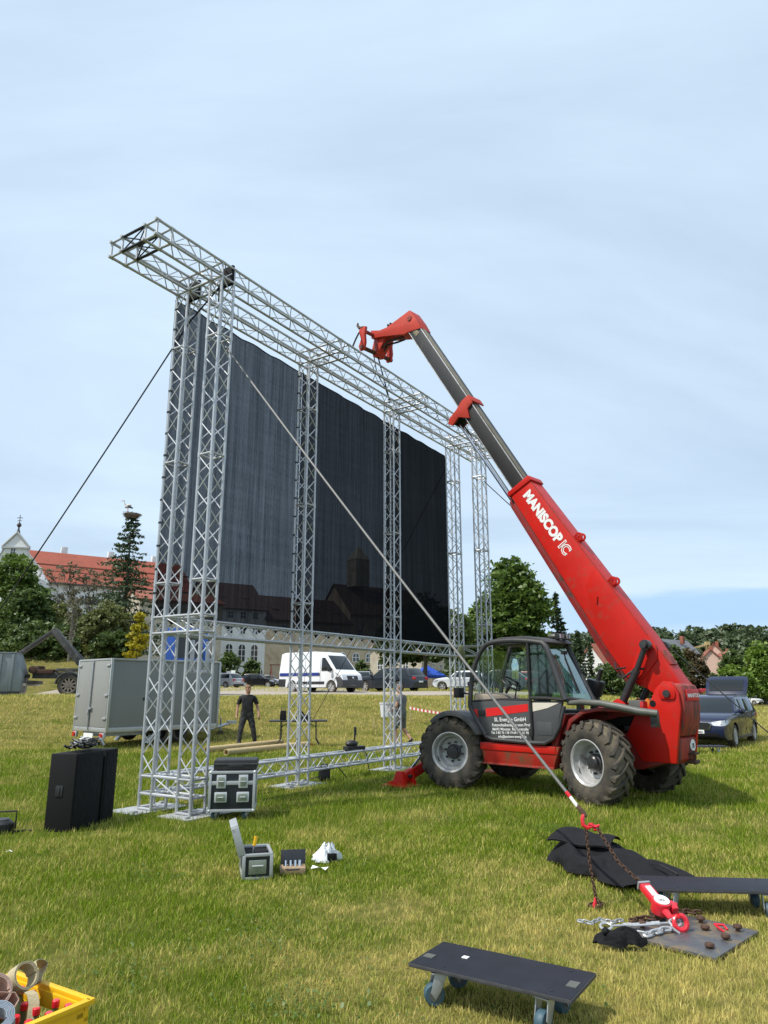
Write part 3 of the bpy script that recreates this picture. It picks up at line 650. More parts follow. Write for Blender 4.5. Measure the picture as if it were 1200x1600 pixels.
def set_frame(t, o, ex, ey): t.matrix_world = frame3(Vector(o), ex, ey)
WIN = {}
def window(parent, x, z, wd, h, arch=False, y=0.0, bars=2):
    """window on a facade lying in the local plane y, facing -y: frame with panes as a sub-part"""
    key = (round(wd, 2), round(h, 2), arch, bars)
    if key not in WIN:
        def outline(k, hh):
            if not arch: return [(-k, -hh), (k, -hh), (k, hh), (-k, hh)]
            return [(-k, -hh), (k, -hh), (k, hh - k)] + [(k * math.cos(a), hh - k + k * math.sin(a)) for a in [math.pi * i / 8 for i in range(1, 8)]] + [(-k, hh - k)]
        o1 = outline(wd / 2, h / 2); t_ = wd * .09; o2 = outline(wd / 2 - t_, h / 2 - t_); b = MB(); n = len(o1)
        vs = [(p, -.06, q_) for p, q_ in o1] + [(p, -.06, q_) for p, q_ in o2] + [(p, .02, q_) for p, q_ in o1] + [(p, .02, q_) for p, q_ in o2]
        fs = []
        for i in range(n):
            j = (i + 1) % n; fs += [(i, j, n + j, n + i), (i, 2 * n + i, 2 * n + j, j), (n + i, n + j, 3 * n + j, 3 * n + i)]
        b.add(vs, fs); b.box((0, -.045, 0), (t_ * .9, .04, h - 2 * t_))
        for k in range(bars): b.box((0, -.047, -h / 2 + h * (k + 1) / (bars + 1)), (wd - 2 * t_, .03, t_ * .7))
        f = b.mesh('window', M['win_frame'], 0, 0)
        g = MB().prism(o2, 'y', -.02, .01).mesh('pane', M['pane'], 0, 0)
        WIN[key] = (f, g)
    f, g = WIN[key]; o = link('window', f, parent, (x, y, z)); link('pane', g, o); return o

# white church front with a curved gable, far left
k = 95 / 1153
p0 = at(19.5, 898, 95); zb = tz(p0.x, p0.y)
ch = thing('white_church', 'white church front with a curved baroque gable and a cross on top', 'church', (p0.x, p0.y, 0), R(8))
half = [(0, 825.5), (21.2, 850.4), (21.2, 852.6), (19, 855), (21, 861), (25, 867), (30, 871), (32.5, 878), (37, 882.5), (43, 886), (43.6, 893), (41, 898), (41, 898.5)]
HT = lambda py: 1.7 + (1075 - py) * k
outl = [(a * k, HT(y)) for a, y in half] + [(36 * k, HT(899)), (36 * k, zb - 1)]
outl = outl + [(-x, z) for x, z in reversed(outl[1:])]
MB().prism(outl, 'y', 0, .5).build('gable_wall', M['plaster'], ch, 0, 25)
MB().prism([(-36 * k, zb - 1), (36 * k, zb - 1), (36 * k, HT(899)), (0, HT(858)), (-36 * k, HT(899))], 'y', .5, 14).build('nave_wall', M['plaster'], ch, 0, 0)
cb = MB(); 
for s in (-1, 1):
    cb.path([(s * a * k, -.05, HT(y) + .05) for a, y in half[2:12]], .13, 6)
    cb.tube((0, -.06, HT(826)), (s * 21.4 * k, -.06, HT(850.6)), .16, 6)
cb.box((0, -.1, HT(852)), (42.6 * k, .3, .22)); cb.box((0, -.1, HT(898)), (74 * k, .3, .22))
cb.build('cornice', mat('grey_cornice', (.40, .41, .40), .7), ch)
cr_ = MB(); zt = HT(825.5)
cr_.lathe([(.0, 0), (.28, .0), (.12, .5), (.1, .75), (.3, 1.0), (.3, 1.15), (.05, 1.5), (.04, 1.7)], (0, .2, zt - .1), (0, 0, 1), 10); cr_.tube((0, .2, zt + 1.2), (0, .2, zt + 2.4), .05, 6)
cr_.tube((-.36, .2, zt + 2.0), (.36, .2, zt + 2.0), .045, 6); cr_.tube((-.26, .2, zt + 1.6), (.26, .2, zt + 1.6), .045, 6); cr_.build('cross', M['dark_trim'], ch)
for x, py, wd, h in ((-3.5, 858, .7, .9), (20, 881, .7, 1.1), (29, 912, .95, 1.5), (-8, 915, 1, 1.6), (10, 915, 1, 1.6)): window(ch, x * k, HT(py), wd, h, bars=1, y=-.01)

# long white wing with the red roof
o = at(40, 900, 100); o.z = 0
wg = thing('monastery_wing', 'long white building wing under a plain red tiled roof', 'building'); set_frame(wg, o, WV, -WN)
zb = 0.5; EV = 1.7 + 170 / 1153 * 100; RG = 21.6; Lw = 24; Dw = 13
MB().prism([(0, zb), (Dw, zb), (Dw, EV), (Dw / 2, RG - .5), (0, EV)], 'x', 0, Lw).build('wall', M['plaster'], wg, 0, 0)
rb = MB()
for s in (0, 1):
    y0, y1 = (-.5, Dw / 2) if s == 0 else (Dw + .5, Dw / 2)
    rb.add([(-.3, y0, EV - .25), (Lw + .3, y0, EV - .25), (Lw + .3, y1, RG), (-.3, y1, RG), (-.3, y0, EV - .02), (Lw + .3, y0, EV - .02), (Lw + .3, y1, RG + .25), (-.3, y1, RG + .25)], [(0, 1, 2, 3), (7, 6, 5, 4), (0, 4, 5, 1), (1, 5, 6, 2), (2, 6, 7, 3), (3, 7, 4, 0)])
rf = rb.build('roof', M['tiles'], wg, 0, 0)
MB().box((Lw / 2, 2.0, EV + 2.75), (Lw + .5, .25, .2)).build('snow_guard', M['tiles_brown'], rf, 0, 0)
MB().tube((-.3, -.6, EV - .2), (Lw + .3, -.6, EV - .2), .12, 8).build('gutter', M['dark_trim'], rf)
for i in range(14):
    for zz in (EV - 2.3, EV - 5.0, EV - 8.4): window(wg, 1.6 + i * 1.62, zz, 1.05, 1.5, y=-.01, bars=1)
for j in range(3): MB().box((6 + 7 * j, Dw / 2 + .6, RG + .4), (.9, .7, 1.8)).build('chimney', M['plaster'], rf, .03)
# rough stone end standing proud of the wing
o2 = at(222, 900, 98); o2.z = 0
se = thing('stone_annexe', 'rough pale stone wall beside the spruce at the end of the white wing', 'building'); set_frame(se, o2, WV, -WN)
MB().prism([(0, .3), (8, .3), (8, 13.6), (4, 15.0), (0, 13.6)], 'x', 0, 12).build('wall', M['stone_pale'], se, 0, 0)
MB().prism([(-.4, 13.35), (4, 14.95), (8.4, 13.35), (8.4, 13.6), (4, 15.25), (-.4, 13.6)], 'x', -.2, 12.2).build('roof', M['tiles_brown'], se, 0, 0)
for zz in (5, 9): window(se, 3.4, zz, .9, 1.4, y=-.01, bars=1)

# white and ochre old building behind the parked cars
o = at(322, 1060, 112); o.z = 0; zb = 1.8
ob = thing('old_building', 'old building with a white arched window front and an ochre stone wall', 'building'); set_frame(ob, o, WV, -WN)
L1 = 9.6; L2 = 44; Dw = 12
def wing(nm, x0, x1, y0, ev, rg, m):
    MB().prism([(y0, zb - 2), (Dw, zb - 2), (Dw, ev), (Dw / 2, rg - .4), (y0, ev)], 'x', x0, x1).build(nm, m, ob, 0, 0)
    rb = MB()
    for q0, q1 in ((-.5, Dw / 2), (Dw + .5, Dw / 2)):
        rb.add([(x0 - .2, q0, ev - .2), (x1 + .2, q0, ev - .2), (x1 + .2, q1, rg), (x0 - .2, q1, rg), (x0 - .2, q0, ev), (x1 + .2, q0, ev), (x1 + .2, q1, rg + .25), (x0 - .2, q1, rg + .25)], [(0, 1, 2, 3), (7, 6, 5, 4), (0, 4, 5, 1), (1, 5, 6, 2), (2, 6, 7, 3), (3, 7, 4, 0)])
    rf = rb.build('roof', M['tiles_dark'], ob, 0, 0)
    for k in range(int((x1 - x0) / 4)): MB().prism([(2.0, ev + .5), (2.0, ev + 2.0), (2.9, ev + 2.5), (4.4, ev + 2.2)], 'x', x0 + 2.2 + k * 4, x0 + 3.4 + k * 4).build('dormer', M['tiles_dark'], rf, 0, 0)
wing('white_wall', 0, L1, 0, 14.0, 18.6, M['plaster']); wing('stone_wall', L1, 26, .15, 12.6, 17.0, M['stone']); wing('stone_wall', 26, L2, .2, 14.4, 20.2, M['stone']); RG = 20.2
for i in range(4):
    window(ob, 1.3 + i * 2.15, 7.1, 1.35, 2.9, True, y=-.01, bars=2); window(ob, 1.3 + i * 2.15, 10.6, 1.05, 1.25, y=-.01, bars=1); window(ob, 1.3 + i * 2.15, 13.0, 1.0, 1.2, y=-.01, bars=1)
window(ob, 15.4, 6.3, .95, 1.5, y=.14, bars=1)
for i in range(5): window(ob, 18.9 + i * 2.75, 6.9, 1.5, 1.7, True, y=.14, bars=1)
for i in range(2): window(ob, 34.2 + i * .85, 6.0, .5, 1.6, True, y=.14, bars=1)
for i in range(6): window(ob, 13 + i * 5, 11.2, 1.0, 1.5, y=.14, bars=1)
tb = MB(); tb.box((L2 - 14, 4, RG + 2.2), (3, 3, 5)); tb.add([(L2 - 15.6, 2.4, RG + 4.7), (L2 - 12.4, 2.4, RG + 4.7), (L2 - 12.4, 5.6, RG + 4.7), (L2 - 15.6, 5.6, RG + 4.7), (L2 - 14, 4, RG + 7.4)], [(0, 1, 4), (1, 2, 4), (2, 3, 4), (3, 0, 4), (3, 2, 1, 0)])
tb.build('ridge_turret', M['stone_pale'], ob, 0, 0)
# pale house right of it
def house(label, name, px, pbase, D, rz, wd, dp, wh, rh, wm, rm, gz=None, wins=((-.25, .45), (.25, .45), (-.25, .78), (.25, .78)), side=True, cat='house', group=None, wsz=(.9, 1.2)):
    """gable wall faces local -y"""
    p = at(px, pbase, D); z = tz(p.x, p.y) if gz is None else gz
    t = thing(name, label, cat, (p.x, p.y, z), rz, group)
    MB().prism([(-wd / 2, -1), (wd / 2, -1), (wd / 2, wh), (0, wh + rh), (-wd / 2, wh)], 'y', 0, dp).build('wall', wm, t, 0, 0)
    rb = MB(); e = .35; sl = rh / (wd / 2)
    for s in (-1, 1):
        xs_ = [s * (wd / 2 + e), 0]; z0 = wh - e * sl; z1 = wh + rh
        rb.add([(xs_[0], -e, z0 + .02), (xs_[1], -e, z1 + .02), (xs_[1], dp + e, z1 + .02), (xs_[0], dp + e, z0 + .02), (xs_[0], -e, z0 + .24), (xs_[1], -e, z1 + .26), (xs_[1], dp + e, z1 + .26), (xs_[0], dp + e, z0 + .24)], [(0, 1, 2, 3), (7, 6, 5, 4), (0, 4, 5, 1), (1, 5, 6, 2), (2, 6, 7, 3), (3, 7, 4, 0)])
    rf = rb.build('roof', rm, t, 0, 0)
    MB().box((wd * .12, dp * .6, wh + rh + .2), (.7, .7, 1.6)).build('chimney', M['tiles_brown'], rf, .02)
    for fx, fz in wins: window(t, fx * wd, fz * (wh + (rh * .4 if fz > .7 else 0)), wsz[0], wsz[1], y=-.01, bars=1)
    if side:
        for i in range(3):
            for s in (-1, 1):
                wo = window(t, 0, wh * .5, wsz[0], wsz[1], bars=1); wo.location = (s * (wd / 2 + .01), dp * (i + .5) / 3, wh * .5); wo.rotation_euler = (0, 0, R(90) * s)
    return t
GH = 'houses at the far right of the field'
house('pale stone house corner between the ochre building and the spreading tree', 'pale_house', 618, 1062, 104, R(-25), 8, 9, 5.2, 3, M['stone_pale'], M['tiles_brown'], wins=((-.3, .55), (.2, .55)))
house('white gabled house with a brown roof seen left of the red boom', 'white_house', 927, 1062, 128, R(-58), 7.0, 9, 4.6, 4.0, M['plaster'], M['tiles_brown'], gz=0.5, group=GH)
house('large barn with a plain grey roof above the dark trees', 'grey_barn', 1040, 1062, 150, R(-52), 10, 9.5, 5.6, 5.2, M['plaster'], M['slate'], gz=0.5, group=GH, side=False)
house('low house with a red roof right of the grey barn', 'red_roof_house', 1092, 1062, 158, R(70), 9, 12, 5.4, 3.4, M['stone_pale'], M['tiles_brown'], gz=0.5, group=GH, side=False)
house('pink gabled house with a brown roof behind the open tailgate', 'pink_house', 1116, 1070, 150, R(-18), 7.2, 11, 5.9, 3.6, M['plaster_pink'], M['tiles_brown'], gz=-.2, group=GH)
house('taller pink house behind the pink gable beneath the yellow crane', 'pink_house', 1121, 1062, 172, R(-24), 6.6, 12, 8.2, 3.6, M['plaster_pink'], M['tiles_brown'], gz=0, group=GH)
house('white house with a half hidden gable right of the pink houses', 'white_house', 1143, 1068, 160, R(-15), 8.5, 10, 6.4, 3.2, M['plaster'], M['tiles_brown'], gz=-.2, group=GH)
# two wooden market huts with red roofs
for i, (lab, px) in enumerate((('wooden market hut with a red roof half hidden by the telehandler', 1087), ('wooden market hut with a red roof beside the open tailgate', 1104))):
    p = at(px, 1090, 100); t = thing('market_hut', lab, 'hut', (p.x, p.y, tz(p.x, p.y)), R(-6), 'wooden market huts')
    MB().prism([(-.74, 0), (.74, 0), (.74, 1.75), (0, 2.15), (-.74, 1.75)], 'y', 0, 1.6).build('wall', mat('hut_boards', (.50, .38, .16), .7, vary=.12, scale=3, stretch=(6, 6, .5)), t, 0, 0)
    MB().prism([(-.86, 1.68), (0, 2.16), (.86, 1.68), (.86, 1.8), (.55, 2.28), (0, 2.34), (-.55, 2.28), (-.86, 1.8)], 'y', -.25, 1.8).build('roof', mat('hut_roof', (.55, .04, .05), .6), t, 0, 0)
    for s in (-1, 1): MB().box((s * .36, -.02, 1.2), (.62, .04, .85)).build('shutter', mat('shutter_boards', (.44, .33, .14), .7), t, .01)
    MB().box((0, -.06, .72), (1.4, .16, .05)).build('counter', M['toolwood'], t, .005)
# ------------------------------------------------------------------ truss frame of the screen
U = Vector((.5505, .8348, 0)); V = Vector((-.8348, .5505, 0)); SQ = .267
OA = Vector((-2.63, 10.40, 0)); DB = .8            # near corner of the front end column; the screen row stands DB behind it
KS = (0, 3.22, 6.4, 9.5)
TR = thing('truss_frame', 'tall silver truss frame with six lattice columns carrying the screen', 'truss', OA)
TR.matrix_world = frame3(OA, U, V)                 # local x along the screen, y to its far side
ZT0, ZT1 = 8.207, 8.46
CR, BR = .0225, .0095
brace_unit = MB().tube((0, 0, 0), (0, 0, 1), BR, 6, cap=False).mesh('brace', M['alu_bright'])
n_single = [0]; rest = MB()
def brace(p0, p1, parent, single):
    if single and n_single[0] < 296:
        n_single[0] += 1; d = Vector(p1) - Vector(p0); o = link('brace', brace_unit, parent)
        o.matrix_local = Matrix.Translation(p0) @ d.to_track_quat('Z', 'Y').to_matrix().to_4x4() @ Matrix.Diagonal((1, 1, d.length, 1))
    else: rest.tube(p0, p1, BR, 5, cap=False)
def lattice(part, p0, axis, L, ex, ey, w, h, single, m='alu', pitch=None, faces=(0, 1, 2, 3), rings=(), start=0.0, end=0.0):
    """four chords along axis from p0, cross section spanned by ex*w, ey*h, zigzag braces on the faces"""
    p0 = Vector(p0); axis = Vector(axis); ex = Vector(ex) * w; ey = Vector(ey) * h
    cs = [Vector((0, 0, 0)), ex, ex + ey, ey]
    for c in cs: MB().tube(p0 + c, p0 + c + axis * L, CR, 10).build('chord', M[m], part)
    Lb = L - start - end; n = max(1, round(Lb / (pitch or w))); st = Lb / n
    for fi in faces:
        a, b = cs[fi], cs[(fi + 1) % 4]
        for i in range(n):
            q0 = p0 + axis * (start + st * i); q1 = p0 + axis * (start + st * (i + 1))
            if (i + (fi in (0, 1))) % 2: brace(q0 + a, q1 + b, part, single)
            else: brace(q0 + b, q1 + a, part, single)
    for rz_ in rings:
        rb = MB()
        for i in range(4): rb.tube(p0 + axis * rz_ + cs[i], p0 + axis * rz_ + cs[(i + 1) % 4], CR * .8, 8)
        for c in cs: rb.tube(p0 + c + axis * (rz_ - .045), p0 + c + axis * (rz_ + .045), CR * 1.22, 10)
        rb.build('ring_frame', M['alu'], part)
RINGS = (.235, .47, 2.5, 2.74, 3.26, 5.2, 7.2)
cols = [(0, 0, 1), (0, DB, 1), (KS[1], DB, 0), (KS[2], DB, 0), (KS[3], DB, 0), (KS[3], 0, 0)]
for x, y, sg in cols:
    part = link('truss_column', None, TR)
    lattice(part, (x, y, .02), (0, 0, 1), ZT0 - .02, (1, 0, 0), (0, 1, 0), SQ, SQ, sg, rings=[z - .02 for z in RINGS], start=.47, pitch=.275)
    ff = MB()
    for a_, b_ in (((0, 0), (SQ, 0)), ((SQ, 0), (SQ, SQ)), ((SQ, SQ), (0, SQ)), ((0, SQ), (0, 0))): ff.tube((x + a_[0], y + a_[1], .035), (x + b_[0], y + b_[1], .035), CR * .8, 8)
    ff.build('foot_frame', M['alu'], part)
def beam(name, p0, axis, L, ex, ey, w, h, sg=0, **k):
    part = link(name, None, TR); lattice(part, p0, axis, L, ex, ey, w, h, sg, **k); return part
X0 = -1.32; X1 = KS[3] + SQ + 1.3; H4 = ZT1 - ZT0
for y, sg in ((0, 1), (DB, 1)):
    pt = beam('top_beam', (X0, y, ZT0), (1, 0, 0), X1 - X0, (0, 1, 0), (0, 0, 1), SQ, H4, sg, rings=[0.0, SQ] + [k - X0 for k in KS] + [k + SQ - X0 for k in KS] + [X1 - X0 - SQ, X1 - X0], start=SQ, end=SQ, pitch=.275)
for x in KS + (X1 - SQ,):
    pt = beam('cross_beam', (x, SQ, ZT0), (0, 1, 0), DB - SQ, (1, 0, 0), (0, 0, 1), SQ, H4, 0, pitch=.27)
pt = beam('cross_beam', (X0, SQ, ZT0), (0, 1, 0), DB - SQ, (1, 0, 0), (0, 0, 1), SQ, H4, 0, m='alu_black', faces=())
bb = MB()
for zz in (0, 1):
    for x in (0, SQ): 
        bb.tube((X0 + x, SQ, ZT0), (X0 + x, DB, ZT1), BR * 1.1, 6); bb.tube((X0 + x, SQ, ZT1), (X0 + x, DB, ZT0), BR * 1.1, 6)
    bb.tube((X0, SQ, ZT0 + zz * H4), (X0 + SQ, DB, ZT0 + zz * H4), BR * 1.1, 6)
bb.build('black_bracing', M['alu_black'], pt)
# middle and bottom beams along the screen row, and the boxes tying the two end columns together
for k0, k1 in ((0, 1), (1, 2), (2, 3)):
    a, b_ = KS[k0] + SQ, KS[k1]
    beam('screen_beam', (a, DB, 2.5), (1, 0, 0), b_ - a, (0, 1, 0), (0, 0, 1), SQ, .24, 0, pitch=.30)
    beam('ground_beam', (a, DB, .235), (1, 0, 0), b_ - a, (0, 1, 0), (0, 0, 1), SQ, .235, 0, pitch=.30)
for x in (KS[0], KS[3]):
    for z in (.235, 2.5): beam('tie_beam', (x, SQ, z), (0, 1, 0), DB - SQ, (1, 0, 0), (0, 0, 1), SQ, .24, 1, pitch=.53, faces=(1, 3))
tag(rest.build('brace', M['alu_bright'], TR), kind='stuff')
# black sleeves and cable ties
for y in (0, DB): MB().box((SQ * .86, y + SQ * .5, ZT0 + .14), (.05, SQ * 1.12, .34)).box((SQ * .86, y + SQ * 1.02, ZT0 - .12), (.05, .05, .3)).build('strap_sleeve', M['cloth_black'], TR, .006)
for y in (DB + SQ,):
    for x in (0, KS[1]):
        for k in range(14): MB().tube((x, y, 3.1 + k * .37), (x, y, 3.13 + k * .37), CR * 1.35, 8).build('cable_tie', M['black'], TR)
MB().box((1.25 - .3, DB + .05, 2.18), (.05, .05, .5)).box((1.25 - .62, DB + .05, 2.18), (.05, .05, .5)).box((1.25 - .46, DB + .05, 1.95), (.42, .05, .05)).build('hanging_bracket', M['alu'], TR, .008)
# base plates lying on the grass
PL = [('grey steel base plate under the far left end column of the truss', .02, DB + .1), ('grey steel base plate under the front left end column by the road case', .12, -.05), ('grey steel base plate under the second column of the screen row', KS[1], DB), ('grey steel base plate under the third column of the screen row', KS[2], DB), ('grey steel base plate under the fourth column of the screen row', KS[3], DB), ('grey steel base plate under the right front end column', KS[3], 0)]
for lab, x, y in PL:
    c = OA + U * (x + SQ / 2) + V * (y + SQ / 2); t = MB().box((0, 0, 0), (.98, .62, .014)).box((.4, .2, .02), (.07, .05, .03)).box((-.4, -.2, .02), (.07, .05, .03)).build('base_plate', M['base_plate'], None, .003)
    t.matrix_world = frame3(c + Vector((0, 0, .008)), U, V); tag(t, lab, 'plate', 'base plates under the truss columns')

# ------------------------------------------------------------------ hanging screen mesh
def mesh_mat(name, dens, col, grey):
    m = bpy.data.materials.new(name); m.use_nodes = True; t = m.node_tree; t.nodes.clear(); Lk = t.links.new
    co = t.nodes.new('ShaderNodeTexCoord').outputs['Object']
    def noise(st, sc, det=3):
        q = t.nodes.new('ShaderNodeMapping'); q.inputs['Scale'].default_value = st; Lk(co, q.inputs[0]); n = t.nodes.new('ShaderNodeTexNoise'); n.inputs['Scale'].default_value = sc; n.inputs['Detail'].default_value = det; n.inputs['Roughness'].default_value = .7
        Lk(q.outputs[0], n.inputs['Vector']); return n.outputs['Fac']
    st = noise((1, 1, .022), 22, 4); fn = noise((1, 1, .25), 60, 2); bd = noise((.05, .05, 1), 9, 2)
    a = t.nodes.new('ShaderNodeMath'); a.operation = 'MULTIPLY_ADD'; Lk(st, a.inputs[0]); a.inputs[1].default_value = .6
    b = t.nodes.new('ShaderNodeMath'); b.operation = 'MULTIPLY_ADD'; Lk(fn, b.inputs[0]); b.inputs[1].default_value = .28; Lk(b.outputs[0], a.inputs[2])
    c = t.nodes.new('ShaderNodeMath'); c.operation = 'MULTIPLY'; Lk(bd, c.inputs[0]); c.inputs[1].default_value = .12; Lk(c.outputs[0], b.inputs[2])
    r = t.nodes.new('ShaderNodeMapRange'); r.inputs['From Min'].default_value = .34; r.inputs['From Max'].default_value = .66; r.inputs['To Min'].default_value = dens * .45; r.inputs['To Max'].default_value = dens * 1.75; Lk(a.outputs[0], r.inputs[0])
    # threads hide more of the gaps the more obliquely the cloth is seen
    lw = t.nodes.new('ShaderNodeLayerWeight'); lw.inputs[0].default_value = .5; iv = t.nodes.new('ShaderNodeMath'); iv.operation = 'SUBTRACT'; iv.inputs[0].default_value = 1.28; Lk(lw.outputs['Facing'], iv.inputs[1])
    mu = t.nodes.new('ShaderNodeMath'); mu.operation = 'MULTIPLY'; mu.use_clamp = True; Lk(r.outputs[0], mu.inputs[0]); Lk(iv.outputs[0], mu.inputs[1])
    d = t.nodes.new('ShaderNodeBsdfDiffuse'); d.inputs[0].default_value = (*col, 1); tr = t.nodes.new('ShaderNodeBsdfTransparent'); tr.inputs[0].default_value = (*grey, 1)
    mx = t.nodes.new('ShaderNodeMixShader'); Lk(mu.outputs[0], mx.inputs[0]); Lk(d.outputs[0], mx.inputs[1]); Lk(tr.outputs[0], mx.inputs[2])
    o = t.nodes.new('ShaderNodeOutputMaterial'); Lk(mx.outputs[0], o.inputs[0]); return m
PANELS = [(.0, KS[1] + .13, .088, (.012, .013, .017), (.90, .95, 1.0), 'left screen mesh sheet letting most light through, behind the first truss bay'),
          (KS[1] + .14, KS[2] + .13, .034, (.010, .0105, .013), (.9, .95, 1), 'middle dark screen mesh sheet hanging between two single columns'),
          (KS[2] + .14, KS[3] + .02, .016, (.009, .0095, .011), (.9, .95, 1), 'right darkest screen mesh sheet beside the far end column')]
ZB = 2.66
for i, (a, b_, dens, col, gr, lab) in enumerate(PANELS):
    def pt(fi, fj, a=a, b_=b_):
        x = a + (b_ - a) * fi; sc = abs(math.sin(x * math.pi / .40)) ; z1 = 8.12 - .018 * x + .022 * (abs(math.sin(x * math.pi / .8)) - .4); z0 = ZB + .115 * sc ** .8
        z = z0 + (z1 - z0) * fj; yy = DB + SQ + .040 + .010 * math.sin(x * 9 + .3 * math.sin(z)) + .008 * math.sin(x * 23 + z) * (1 - fj)
        return (x, yy, z)
    o = MB().grid(int((b_ - a) * 26), 40, pt).build('screen_mesh', mesh_mat('screen_mesh_cloth', dens, col, gr), None, 0, 180)
    o.matrix_world = frame3(OA, U, V); tag(o, lab, 'mesh', 'black mesh sheets of the screen')
    MB().path([pt(j / 60, 0) for j in range(61)], .012, 5).build('bottom_hem', M['cloth_black'], o); MB().path([pt(j / 60, 1) for j in range(61)], .012, 5).build('top_hem', M['cloth_black'], o)

# ------------------------------------------------------------------ guy ropes
def tw(x, y, z): return OA + U * x + V * y + Vector((0, 0, z))
def sag(a, b, s, n=14):
    a = Vector(a); b = Vector(b); return [a.lerp(b, i / n) - Vector((0, 0, s * 4 * (i / n) * (1 - i / n))) for i in range(n + 1)]
def rope(name, label, pts, r, m, cat='rope'): return tag(MB().path(pts, r, 6).build(name, m), label, cat, 'guy ropes of the truss')
HOOK = Vector((1.665, 6.32, .66))
rope('guy_rope', 'pale guy rope running from the front left column down to the red hook', sag(tw(SQ * .6, 0, 7.02), HOOK + (tw(SQ * .6, 0, 7.02) - HOOK).normalized() * .25, .05), .0135, M['cable_pale'])
gx, gy = tw(0, DB + SQ + 7.8, 0).xy; rope('guy_rope', 'dark guy rope running from the far left column out over the shrubs', sag(tw(0, DB + SQ, 7.25), (gx, gy, tz(gx, gy)), .1), .013, M['cable'])
e = tw(KS[3] + SQ, -6.9, 0); rope('guy_rope', 'dark guy rope running over the blue estate car to the right', sag(tw(KS[3] + SQ * .5, 0, 7.08), (e.x, e.y, 0), .08), .012, M['cable'])
p = at(485, 1129, 27); rope('guy_rope', 'thin dark guy rope behind the screen ending on the bank', sag(tw(KS[3], DB + SQ, 7.6), (p.x, p.y, tz(p.x, p.y)), .06), .010, M['cable'])
rope('rope_tie', 'dark cord wound from the far left column to the front left column', [tw(0, DB + SQ, 7.25), tw(.1, DB, 7.7), tw(.15, SQ + .1, 8.05), tw(.2, SQ, 8.2)], .014, M['cloth_black'], 'cord')
# ------------------------------------------------------------------ telehandler
D_AZ = R(-45.5); TD = Vector((math.sin(D_AZ), math.cos(D_AZ), 0)); TN = Vector((-TD.y, TD.x, 0)); TC = Vector((2.85, 13.11, 0))
TH = thing('telehandler', 'red telescopic handler with its boom raised over the truss', 'telehandler', TC); TH.matrix_world = frame3(TC, TD, TN)
YB = -.10                                            # boom plane
def arc(cx, cz, r, a0, a1, n): return [(cx + r * math.cos(R(a0 + (a1 - a0) * i / n)), cz + r * math.sin(R(a0 + (a1 - a0) * i / n))) for i in range(n + 1)]
# wheels
def big_wheel(x, y, steer):
    s = 1 if y > 0 else -1
    wh = link('wheel', None, TH, (x, y, .605), (0, 0, R(steer)))
    RO, W2 = .575, .20
    prof = [(.325, -.17), (.36, -.19), (.45, -W2 - .015), (.52, -W2), (RO - .01, -W2 * .86), (RO, -W2 * .5), (RO + .006, 0), (RO, W2 * .5), (RO - .01, W2 * .86), (.52, W2), (.45, W2 + .015), (.36, .19), (.325, .17)]
    MB().lathe(prof, (0, 0, 0), (0, 1, 0), 56).build('tyre', M['rubber'], wh, 0, 40)
    lug = MB(); tread = MB(); N = 19
    tread.lathe([(RO - .006, -W2 * .88), (RO + .008, -W2 * .5), (RO + .014, 0), (RO + .008, W2 * .5), (RO - .006, W2 * .88)], (0, 0, 0), (0, 1, 0), 72)
    for side in (-1, 1):
        for i in range(N):
            a0 = 2 * math.pi * (i + (.5 if side > 0 else 0)) / N; m_ = 7; vs = []
            for k in range(m_):
                f = k / (m_ - 1); yy = side * (-.03 + (W2 + .032) * f); a = a0 - .42 * f ** .85 * (1); h0 = RO - .02 - .03 * f ** 4; h1 = RO + .052 - .035 * f ** 3; wa = .050 + .018 * f
                for hh, sg in ((h0, -1.25), (h0, 1.25), (h1, .85), (h1, -.85)):
                    aa = a + sg * wa; vs.append((hh * math.sin(aa), yy, hh * math.cos(aa)))
            fs = []
            for k in range(m_ - 1):
                for q in range(4): fs.append((k * 4 + q, k * 4 + (q + 1) % 4, k * 4 + 4 + (q + 1) % 4, k * 4 + 4 + q))
            fs += [(3, 2, 1, 0), tuple((m_ - 1) * 4 + q for q in range(4))]
            lug.add(vs, fs)
            # the shoulder block running down the side wall
            vs = []
            for hh, yy, wa in ((RO + .012, side * (W2 + .004), .066), (.50, side * (W2 + .022), .05)):
                for sg in (-1, 1):
                    for dy in (0, -.05): aa = a0 - .42 + sg * wa; vs.append((hh * math.sin(aa), yy + side * dy, hh * math.cos(aa)))
            lug.add(vs, [(0, 1, 3, 2), (4, 6, 7, 5), (0, 2, 6, 4), (1, 5, 7, 3), (0, 4, 5, 1), (2, 3, 7, 6)])
    tread.build('tread_ground', M['mud'], wh, 0, 40); lug.build('tread_lugs', M['rubber'], wh, .006, 30, 1)
    o = s * 1.0
    rp = [(.335, .165), (.345, .188), (.33, .192), (.305, .170), (.296, .11), (.285, .085), (.262, .082), (.255, .06), (.235, -.02), (.15, -.03), (.0, -.03)]
    MB().lathe([(r, h * o) for r, h in rp], (0, 0, 0), (0, 1, 0), 40).build('rim', M['rim'], wh, 0, 30)
    MB().lathe([(.128, -.03 * o), (.128, .02 * o), (.105, .035 * o), (.105, .085 * o), (.085, .105 * o), (.0, .108 * o)], (0, 0, 0), (0, 1, 0), 20).build('hub', M['cyl'], wh, 0, 30)
    bl = MB()
    for i in range(8):
        a = 2 * math.pi * i / 8 + .2; c = Vector((.165 * math.cos(a), 0, .165 * math.sin(a))); bl.tube(c + Vector((0, -.03 * o, 0)), c + Vector((0, .02 * o, 0)), .02, 6)
    bl.build('wheel_bolt', M['cyl'], wh); MB().path([(.27, .08 * o, -.10), (.24, .12 * o, -.14), (.22, .11 * o, -.16)], .009, 5).build('valve', M['black'], wh)
